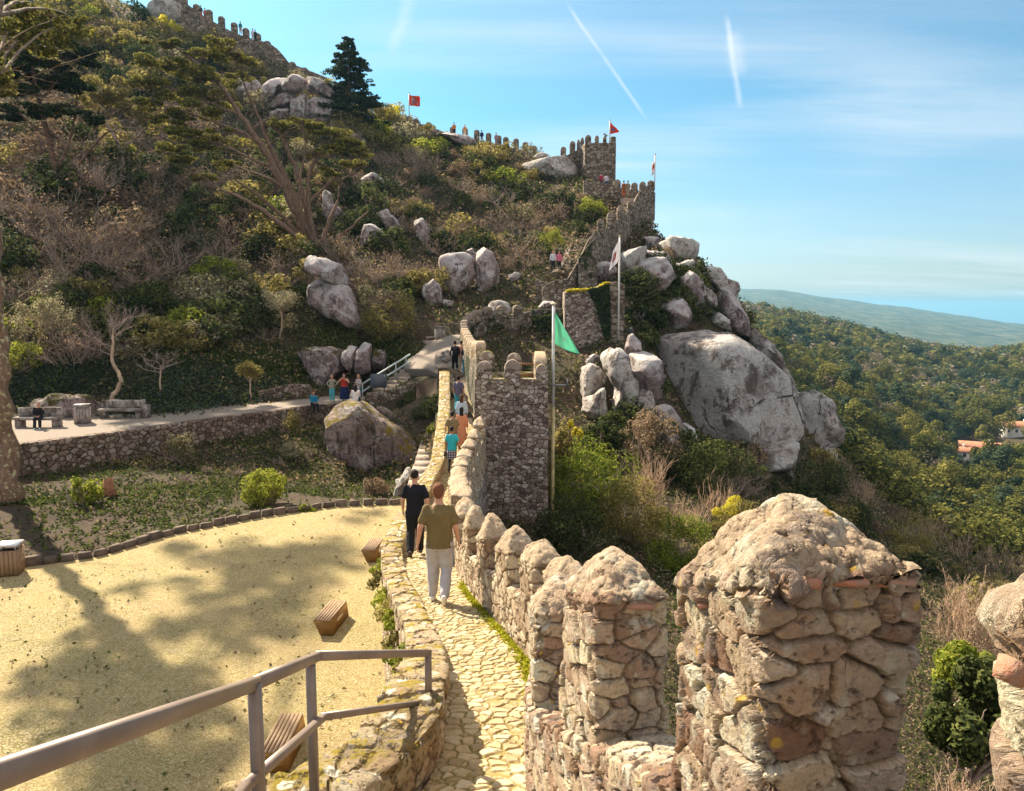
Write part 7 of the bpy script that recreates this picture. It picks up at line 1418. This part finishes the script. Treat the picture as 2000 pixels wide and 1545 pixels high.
V, Q = quads_at(P, rng.standard_normal((len(P), 3)) * .25 + np.array([0, 0, 1]), .05 * rng.uniform(.5, 1.5, len(P)), 1.8, rng); tag(obj('leaf_litter', V, Q, [L_BROWN, L_PALE, L_GRASS], mi=rng.integers(0, 3, len(P))), 'scattered dry leaves and bark crumbs on the court', 'leaf litter', kind='stuff')
# ------------------------------------------------------------------ the air
m = bpy.data.materials.new('haze_air'); m.use_nodes = True; t_ = m.node_tree; t_.nodes.clear(); o_ = t_.nodes.new('ShaderNodeOutputMaterial'); v_ = t_.nodes.new('ShaderNodeVolumePrincipled'); v_.inputs['Density'].default_value = HAZE_D; v_.inputs['Color'].default_value = (.26, .56, .80, 1); v_.inputs['Anisotropy'].default_value = .3; t_.links.new(v_.outputs[0], o_.inputs['Volume'])
TZ = max([TOPZ] + [float(v.co.z) for v in bpy.data.objects['far_hills'].data.vertices]) + 3; V, Fq = box((5000, 12000, (TZ + SEA_Z - 1) / 2), (34500, 24500, TZ - SEA_Z + 1)); hz = obj('haze', V, Fq, m, None, (0, 12000, 0)); print('HAZE TOP', TZ); tag(hz, 'thin blue haze filling the air', 'haze', kind='stuff')
# ------------------------------------------------------------------ people
_tmpcol = bpy.data.collections.new('tmp')
def remesh(parts, vx, sm=2):
    V, Fq = join(parts); me = mesh_np('tmp', V, Fq); o = bpy.data.objects.new('tmp', me); COL.objects.link(o); md = o.modifiers.new('r', 'REMESH'); md.mode = 'VOXEL'; md.voxel_size = vx
    s = o.modifiers.new('s', 'SMOOTH'); s.factor = .5; s.iterations = sm
    dg = bpy.context.evaluated_depsgraph_get(); e = o.evaluated_get(dg); m2 = e.to_mesh(); n = len(m2.vertices); VV = np.empty(n * 3, np.float32); m2.vertices.foreach_get('co', VV); FF = [tuple(p.vertices) for p in m2.polygons]
    e.to_mesh_clear(); bpy.data.objects.remove(o); bpy.data.meshes.remove(me); return VV.reshape(-1, 3), FF
def cap(a, b, ra, rb, n=10, sq=1.0, wide=(1, 0, 0)):
    """tapered capsule; sq flattens it along the direction perpendicular to 'wide'"""
    a = np.array(a, float); b = np.array(b, float); d = b - a; L_ = np.linalg.norm(d) + 1e-6; d /= L_; w_ = np.array(wide, float); w_ = w_ - d * w_.dot(d)
    if np.linalg.norm(w_) < .1: w_ = np.cross(d, [0, 1, 0]) + 1e-6
    w_ /= np.linalg.norm(w_); u = np.cross(d, w_); an = np.arange(n) * 2 * math.pi / n; R = []
    for f, k in ((-1, .1), (-.8, .6), (-.5, .87), (0, 1)): R.append((a + d * ra * f, ra * k))
    for f in (.33, .66): R.append((a + d * L_ * f, ra + (rb - ra) * f))
    for f, k in ((0, 1), (.5, .87), (.8, .6), (1, .1)): R.append((b + d * rb * f, rb * k))
    return rings([c + r * (np.cos(an)[:, None] * w_ + sq * np.sin(an)[:, None] * u) for c, r in R])
def loft(secs, n=16):
    """elliptic sections (x,y,z, rx, ry)"""
    an = np.arange(n) * 2 * math.pi / n; return rings([np.stack([x + rx * np.cos(an), y + ry * np.sin(an), np.full(n, z)], 1) for x, y, z, rx, ry in secs])
def cmat(nm, c, rough=.85, pat=None):
    m = M(nm); p = m.objco(); n = m.noise(p, 9, 4, .6); cc = m.mix(m.ss(n, .3, .7), tuple(x * .86 for x in c), c)
    if pat:     # checked cloth
        s = m.sep(p); gx_ = m.math('LESS_THAN', m.math('FRACT', m.math('MULTIPLY', s[0], 12)), .2); gz_ = m.math('LESS_THAN', m.math('FRACT', m.math('MULTIPLY', s[2], 12)), .2); cc = m.mix(m.math('MAXIMUM', gx_, gz_), cc, pat)
    m.col(cc, rough); m.bump(m.noise(p, 6, 3), .35, .03); return m.m
_mc = {}
def CM(c, pat=None):
    k = (tuple(c), pat)
    if k not in _mc: _mc[k] = cmat('cloth', c, .85, pat)
    return _mc[k]
SKIN = cmat('skin', (.52, .28, .19), .55); SKIN2 = cmat('skin_tan', (.34, .17, .10), .55); M_EYE = plain('eye', (.03, .02, .02), .3)
HAIR = {'dark': (.018, .012, .010), 'brown': (.11, .050, .025), 'ginger': (.15, .060, .028), 'grey': (.35, .31, .28), 'blond': (.38, .24, .13), 'red': (.13, .03, .02)}
def person(label, pos, H=1.72, face=0.0, pose='stand', top=(.3, .3, .3), sleeve='short', legs=(.1, .1, .1), legk='trousers', hair='dark', hairk='short', shoes=(.75, .75, .72), vx=.022, skin=None, bulk=1.0, bag=None, J=None, pat=None, group=None, hem=.0):
    skin = skin or SKIN; k = H / 1.75; b = bulk
    j = dict(hip=(.09, 0, .91), knee=(.10, .03, .49), ank=(.10, 0, .085), sh=(.168 * (1 + .3 * (b - 1)), 0, 1.405), el=(.235 * b, -.03, 1.14), wr=(.245 * b, .05, .90))
    P = {}
    for s, q in ((-1, 'L'), (1, 'R')):
        for n_, v in j.items(): P[n_ + q] = [v[0] * s, v[1], v[2]]
    tor = 0.0
    if pose == 'walkR':      # right foot behind, heel raised; left foot planted
        P['kneeR'] = [.10, .06, .50]; P['ankR'] = [.095, -.30, .19]; P['kneeL'] = [-.10, .10, .50]; P['ankL'] = [-.11, .06, .085]; P['elL'] = [-.26, -.10, 1.15]; P['wrL'] = [-.30, -.06, .92]; P['elR'] = [.24, -.02, 1.14]; P['wrR'] = [.27, .10, .91]
    elif pose == 'walkL':
        P['kneeL'] = [-.09, .03, .50]; P['ankL'] = [-.09, -.28, .17]; P['kneeR'] = [.09, .12, .50]; P['ankR'] = [.09, .16, .085]; P['elL'] = [-.24, .02, 1.15]; P['wrL'] = [-.25, .14, .93]; P['elR'] = [.25, -.10, 1.15]; P['wrR'] = [.27, -.08, .91]
    elif pose == 'sit':
        for s, q in ((-1, 'L'), (1, 'R')):
            P['hip' + q] = [.09 * s, 0, .52]; P['knee' + q] = [.11 * s, .43, .53]; P['ank' + q] = [.12 * s, .46, .09]; P['sh' + q] = [.185 * s, .02, 1.03]; P['el' + q] = [.23 * s, .08, .77]; P['wr' + q] = [.08 * s, .28, .66]
        tor = -.40
    elif pose == 'photo':
        for s, q in ((-1, 'L'), (1, 'R')): P['el' + q] = [.27 * s * b, .18, 1.22]; P['wr' + q] = [.06 * s, .30, 1.46]
    elif pose == 'hips':
        for s, q in ((-1, 'L'), (1, 'R')): P['el' + q] = [.38 * s, -.05, 1.18]; P['wr' + q] = [.19 * s, .08, 1.02]
    if J:
        for n_, v in J.items(): P[n_] = list(v)
    Z = lambda z: z + tor
    tors = [(0, 0, Z(.86), .135 * b, .105 * b), (0, 0, Z(.93), .165 * b, .118 * b), (0, 0, Z(1.05), .142 * b, .100 * b), (0, .0, Z(1.22), .160 * b, .112 * b), (0, -.01, Z(1.36), .170 * b, .106 * b), (0, -.01, Z(1.43), .125, .078), (0, 0, Z(1.49), .062, .062)]
    body = [loft(tors), cap((0, -.01, Z(1.44)), (0, .01, Z(1.57)), .062, .056)]
    hc = np.array([0, .025, Z(1.645)])
    body += [loft([(0, .02, Z(1.505), .03, .03), (0, .045, Z(1.53), .055, .06), (0, .035, Z(1.58), .071, .085), (0, .025, Z(1.65), .078, .096), (0, .015, Z(1.71), .073, .092), (0, .01, Z(1.745), .045, .06), (0, .01, Z(1.755), .012, .015)], 18), cap((0, .115, Z(1.66)), (0, .135, Z(1.615)), .010, .016), cap((-.078, .01, Z(1.655)), (-.080, .0, Z(1.61)), .016, .011), cap((.078, .01, Z(1.655)), (.080, .0, Z(1.61)), .016, .011), cap((-.02, .112, Z(1.575)), (.02, .112, Z(1.575)), .011, .011)]
    for q, s in (('L', -1), ('R', 1)):
        body += [cap(P['sh' + q], P['el' + q], .052 * b, .040 * b), cap(P['el' + q], P['wr' + q], .040 * b, .026)]
        w_ = np.array(P['wr' + q]); d = w_ - np.array(P['el' + q]); d /= np.linalg.norm(d); inw = np.array([-s, 0, 0.]); inw -= d * inw.dot(d); inw /= np.linalg.norm(inw); fw = np.cross(d, inw) * (s if True else 1)
        if fw[1] < 0: fw = -fw
        body.append(cap(w_ + d * .02, w_ + d * .085, .028, .036, 10, .5, fw))
        for i, (off, ln) in enumerate(((.030, .070), (.010, .080), (-.010, .074), (-.029, .058))):     # four curled fingers
            a = w_ + d * .10 + fw * off; m_ = a + d * ln * .5 + inw * .008; body += [cap(a, m_, .0095, .009, 6), cap(m_, m_ + d * ln * .42 + inw * .026, .009, .007, 6)]
        a = w_ + d * .035 + fw * .034; body += [cap(a, a + d * .035 + fw * .022 + inw * .008, .012, .011, 6), cap(a + d * .035 + fw * .022 + inw * .008, a + d * .068 + fw * .026 + inw * .016, .010, .008, 6)]
        body += [cap(P['hip' + q], P['knee' + q], .082 * b, .055 * b), cap(P['knee' + q], P['ank' + q], .056 * b, .038)]
    t = thing('person', label, 'person', tuple(pos), group); fr = math.radians(face); cs, sn = math.cos(fr), math.sin(fr); Rm = np.array([[cs, -sn, 0], [sn, cs, 0], [0, 0, 1]])
    def put(nm, parts, mt, v=None, sm=2, par=None):
        V, Fq = remesh(parts, (v or vx) / k, sm)
        if nm in ('shirt', 'trousers', 'hair', 'skirt') and len(V) and all(len(f_) == 4 for f_ in Fq): a_ = {'shirt': .020, 'trousers': .024, 'hair': .016, 'skirt': .02}[nm]; V = V + vnormals(V, np.array(Fq)) * (a_ * fbm(V * (np.array([9, 9, 5]) if nm != 'hair' else np.array([34, 34, 20])), 3))[:, None]
        V = (V * k) @ Rm.T + np.array(pos); return obj(nm, V, Fq, mt, par or t, smooth=True)
    bo = put('body', body, skin, min(vx, .018) if vx < .02 else vx, 1)
    g = .016
    shirt = [loft([(0, 0, Z(.84 + hem), .165 * b + g, .125 * b + g), (0, 0, Z(.93), .160 * b + g * 1.4, .118 * b + g * 1.4), (0, 0, Z(1.05), .148 * b + g * 1.4, .104 * b + g * 1.4), (0, 0, Z(1.22), .162 * b + g, .112 * b + g), (0, -.01, Z(1.36), .172 * b + g, .106 * b + g), (0, -.01, Z(1.435), .128 + g * .3, .080 + g * .3), (0, -.005, Z(1.475), .075, .07)])]
    for q in 'LR':
        if sleeve == 'none': continue
        sh, el, wr = (np.array(P[n_ + q]) for n_ in ('sh', 'el', 'wr')); shirt.append(cap(sh, sh + (el - sh) * (.66 if sleeve == 'short' else 1), .058 * b, .064 * b if sleeve == 'short' else .05 * b))
        if sleeve == 'long': shirt.append(cap(el, el + (wr - el) * .92, .05 * b, .036))
    put('shirt', shirt, CM(top), sm=1)
    if legk in ('trousers', 'shorts'):
        tr = [loft([(0, 0, Z(.80), .15 * b, .11 * b), (0, 0, Z(.88), .165 * b + .01, .12 * b + .008), (0, 0, Z(.95), .158 * b + .008, .112 * b + .008)])] if pose != 'sit' else [cap((-.09, .02, .53), (.09, .02, .53), .135 * b, .135 * b)]
        for q in 'LR':
            hp, kn, an_ = (np.array(P[n_ + q]) for n_ in ('hip', 'knee', 'ank')); tr.append(cap(hp, kn, .106 * b, .084 * b))
            if legk == 'trousers': tr.append(cap(kn, kn + (an_ - kn) * .93, .084 * b, .070))
        put('trousers', tr, CM(legs), sm=1)
    if legk == 'skirt': put('skirt', [loft([(0, 0, Z(.52), .20 * b, .17 * b), (0, 0, Z(.75), .19 * b, .15 * b), (0, 0, Z(.95), .165 * b, .125 * b)])], CM(legs, pat), sm=1); put('leggings', [cap(P['hip' + q], P['knee' + q], .07, .055) for q in 'LR'] + [cap(P['knee' + q], P['ank' + q], .056, .042) for q in 'LR'], CM((.012, .012, .014)), sm=1)
    if legk == 'longskirt': put('skirt', [loft([(0, 0, .16, .24 * b, .2 * b), (0, 0, .6, .22 * b, .17 * b), (0, 0, .98, .17 * b, .13 * b)])], CM(legs), sm=1)
    for q in 'LR':
        a = np.array(P['ank' + q]); kn = np.array(P['knee' + q]); sd = a - kn; sd /= np.linalg.norm(sd); f = np.array([0, 1, 0.]) if a[2] < .12 else np.array([0, .80, -.60]); f = f - sd * f.dot(sd) if a[2] >= .12 else f; f /= np.linalg.norm(f); dn = np.array([0, 0, -1.]) if a[2] < .12 else sd
        put('shoe', [cap(a + dn * .035 - f * .045, a + dn * .045 + f * .14, .042, .036, 10, .95), cap(a, a + dn * .03, .043, .043)], CM(shoes), sm=1)
    h = hc + np.array([0, -.012, .018])
    if hairk == 'short': hp_ = [loft([(0, -.045, Z(1.575), .045, .045), (0, -.035, Z(1.61), .070, .072), (0, -.022, Z(1.66), .084, .093), (0, -.005, Z(1.71), .086, .102), (0, .005, Z(1.755), .066, .080), (0, .005, Z(1.782), .02, .03)])]
    elif hairk == 'long': hp_ = [loft([(0, -.085, Z(1.38), .075, .03), (0, -.075, Z(1.48), .090, .045), (0, -.045, Z(1.58), .090, .075), (0, -.022, Z(1.66), .088, .095), (0, -.003, Z(1.72), .086, .100), (0, .003, Z(1.765), .058, .072), (0, .003, Z(1.785), .015, .02)])]
    elif hairk == 'bun': hp_ = [loft([(0, -.035, Z(1.60), .070, .072), (0, -.02, Z(1.66), .084, .092), (0, -.003, Z(1.72), .084, .100), (0, .003, Z(1.77), .04, .06)]), cap((0, -.10, Z(1.72)), (0, -.12, Z(1.74)), .045, .04)]
    else: hp_ = [loft([(0, -.05, Z(1.60), .055, .05), (0, -.03, Z(1.64), .078, .080), (0, -.012, Z(1.70), .080, .094), (0, 0, Z(1.745), .055, .07), (0, 0, Z(1.762), .02, .03)])]
    put('hair', hp_, CM(HAIR[hair]), min(vx, .016))
    if vx < .03:
        for s in (-1, 1): V, Fq = cap((s * .03, .108, Z(1.665)), (s * .034, .108, Z(1.665)), .008, .008, 6); V = (V * k) @ Rm.T + np.array(pos); obj('eye', V, Fq, M_EYE, t)
    if bag == 'backpack': put('backpack', [loft([(0, -.19, Z(1.02), .12, .07), (0, -.20, Z(1.15), .14, .09), (0, -.19, Z(1.35), .13, .08), (0, -.17, Z(1.42), .08, .05)])], CM((.02, .022, .03)))
    if bag == 'white': put('backpack', [loft([(0, -.18, Z(.88), .13, .05), (0, -.19, Z(1.0), .14, .06), (0, -.18, Z(1.14), .13, .05)])], CM((.75, .73, .68)))
    if bag == 'hand': put('handbag', [loft([(-.26, .02, .60, .05, .12), (-.26, .02, .70, .06, .13), (-.26, .02, .80, .04, .10)])], CM((.06, .035, .03)))
    if bag == 'belt': put('belt_bag', [loft([(0, 0, Z(.93), .175, .13), (0, 0, Z(1.0), .17, .125)])], CM((.015, .015, .018)))
    if bag == 'side': put('handbag', [loft([(.22, -.05, Z(.90), .05, .08), (.22, -.05, Z(1.08), .06, .09)])], CM((.015, .015, .018)))
    return t
def onpath(px, Y): z = float(interp(Y, PZ)) + .012; return Vector(((px - 1000) / F * (Y * math.cos(PITCH) - z * math.sin(PITCH)), Y, z))
person('man in an olive brown t-shirt and grey trousers walking away down the path', onpath(859, 11.15), 1.80, 0, 'walkR', (.155, .115, .050), 'short', (.42, .40, .41), 'trousers', 'ginger', 'short', (.74, .70, .66), .012, bulk=1.12)
person('man in black t-shirt and black trousers walking ahead of the man in olive', onpath(812, 15.4), 1.80, 4, 'walkL', (.010, .010, .016), 'short', (.012, .012, .014), 'trousers', 'dark', 'bald', (.10, .07, .06), .013, bulk=1.05)
person('woman in turquoise top and checked skirt over black leggings on the walkway', onpath(883, 27.2), 1.64, 0, 'walkL', (.03, .38, .46), 'short', (.05, .035, .07), 'skirt', 'dark', 'bun', (.02, .02, .02), .018, SKIN2, bag='hand', pat=(.40, .38, .42))
person('man in an olive brown shirt directly ahead of the turquoise top', onpath(884, 29.6), 1.72, 5, 'walkR', (.19, .145, .075), 'short', (.05, .045, .06), 'trousers', 'dark', 'short', (.1, .1, .1), .02, bulk=1.12)
person('woman in a long salmon orange coat with black hair on the walkway', onpath(902, 30.6), 1.68, -3, 'stand', (.62, .27, .15), 'long', (.62, .27, .15), 'longskirt', 'dark', 'long', (.1, .1, .1), .02)
person('woman in a light blue blouse just beyond the salmon coat', onpath(902, 33.0), 1.68, 0, 'stand', (.50, .66, .80), 'long', (.10, .28, .36), 'trousers', 'brown', 'long', (.2, .2, .2), .02)
person('man in a slate grey t-shirt with a black belt bag and teal jeans', onpath(896, 36.0), 1.76, -8, 'walkL', (.12, .115, .17), 'short', (.05, .30, .38), 'trousers', 'dark', 'short', (.1, .1, .1), .02, bulk=1.08, bag='belt')
person('walker all in black with a black cap and backpack at the head of the path', onpath(889, 43.8), 1.74, 12, 'walkR', (.012, .013, .02), 'long', (.012, .012, .018), 'trousers', 'dark', 'short', (.3, .3, .3), .022, bag='backpack')
person('walker in a salmon pink top and cream trousers beside the one in black', onpath(902, 44.0), 1.72, 0, 'stand', (.60, .30, .22), 'long', (.60, .47, .34), 'trousers', 'dark', 'short', (.2, .2, .2), .022)
person('walker in a dark top with a white bag and teal jeans nearest the curved wall', onpath(909, 43.0), 1.68, 0, 'walkL', (.02, .02, .03), 'short', (.03, .19, .27), 'trousers', 'dark', 'bun', (.6, .6, .6), .022, bag='white')
tz = TERR_Z + .02
def onterr(px, Y): return Vector((at(px, 780, Y).x, Y, tz))
person('woman in an olive vest with white sleeves and turquoise trousers, hands on hips', onterr(649, 47.6), 1.64, 170, 'hips', (.30, .29, .20), 'long', (.08, .40, .46), 'trousers', 'blond', 'long', (.4, .4, .4), .022)
person('large person in a red sleeveless top and long navy skirt taking a photograph', onterr(673, 47.4), 1.74, 178, 'photo', (.42, .04, .03), 'none', (.012, .02, .075), 'longskirt', 'brown', 'short', (.5, .4, .35), .022, bulk=1.3)
person('woman in a grey cardigan and green trousers with long brown hair by the handrail', onterr(701, 47.2), 1.70, 150, 'stand', (.45, .38, .36), 'long', (.06, .17, .16), 'trousers', 'blond', 'long', (.2, .2, .2), .022, J=dict(elL=(-.24, .03, 1.16), wrL=(-.02, .22, 1.25)))
wy = kline(612, WALL) - .42; c = at(612, 790, wy); person('seated person in a blue top and black trousers with dangling legs on the terrace wall', Vector((c.x, wy + .12, TERR_Z + .12 - .40)), 1.64, -150, 'sit', (.02, .20, .32), 'long', (.012, .012, .018), 'trousers', 'red', 'short', (.05, .05, .06), .022)
c = at(694, 790, 38.6); person('woman in a white blouse and turquoise skirt sitting on top of the mossy boulder', Vector((c.x, 38.7, at(694, 785, 38.6).z - .42)), 1.64, 8, 'sit', (.72, .66, .66), 'long', (.03, .42, .56), 'trousers', 'dark', 'long', (.3, .3, .3), .022, bag='side')
c = at(75, 830, 36.9); person('person dressed in black with white shoes sitting on the left stone bench', Vector((c.x, 37.0, TERR_Z + .0)), 1.66, -160, 'sit', (.012, .012, .016), 'long', (.012, .012, .016), 'trousers', 'grey', 'short', (.70, .78, .80), .022, J=dict(ankL=(-.12, .55, .09), ankR=(.12, .60, .09)))
far = 'far visitors on the upper walls'
for (px, py, Y, lab, top, leg, fc, h_) in ((1080, 528, 68.5, 'resting walker in a white top at the foot of the dark stairway', (.6, .62, .66), (.02, .02, .03), 170, 'dark'), (1092, 529, 68.5, 'resting walker in a pink top at the foot of the dark stairway', (.62, .16, .26), (.02, .02, .03), 190, 'dark'),
        (1218, 385, 84.6, 'visitor in rust red at the head of the stairway', (.35, .12, .05), (.45, .12, .05), 0, 'dark'), (1226, 385, 84.3, 'visitor in khaki at the head of the stairway', (.26, .18, .12), (.34, .26, .18), 10, 'brown'),
        (1174, 366, 97, 'visitor in a crimson jacket at the foot of the keep', (.42, .04, .08), (.1, .05, .1), 20, 'dark'), (1184, 368, 97, 'visitor in a white top and blue trousers at the foot of the keep', (.6, .56, .58), (.03, .07, .16), -20, 'dark'),
        (887, 264, 112, 'visitor in orange by the leftmost free merlon of the skyline wall', (.55, .20, .04), (.02, .02, .03), 0, 'dark'), (908, 268, 112, 'visitor in orange and cream in front of the second skyline merlon', (.60, .30, .10), (.55, .5, .4), 0, 'blond'), (941, 279, 112, 'visitor in dark blue between the skyline merlons', (.02, .035, .10), (.3, .3, .34), 0, 'dark'), (969, 284, 112, 'visitor in pink grey leaning at a skyline merlon', (.4, .24, .24), (.3, .25, .25), 0, 'dark'),
        (393, 35, 118, 'visitor in dark grey high on the summit wall', (.05, .07, .08), (.4, .15, .1), 0, 'dark'), (401, 40, 118, 'visitor in red brown high on the summit wall', (.42, .14, .08), (.2, .1, .1), 0, 'dark'), (470, 66, 118, 'visitor in a teal shirt leaning over the summit wall', (.01, .22, .25), (.45, .25, .2), 0, 'dark'), (494, 80, 118, 'visitor in white with a dark cap on the summit wall', (.65, .65, .7), (.5, .5, .55), 0, 'dark'), (499, 82, 118, 'visitor in black beside the one in white on the summit wall', (.02, .02, .02), (.02, .02, .02), 0, 'brown')):
    person(lab, at(px, py, Y), 1.72, fc, 'stand', top, 'long', leg, 'trousers', h_, 'short', (.2, .2, .2), .032, group=None)
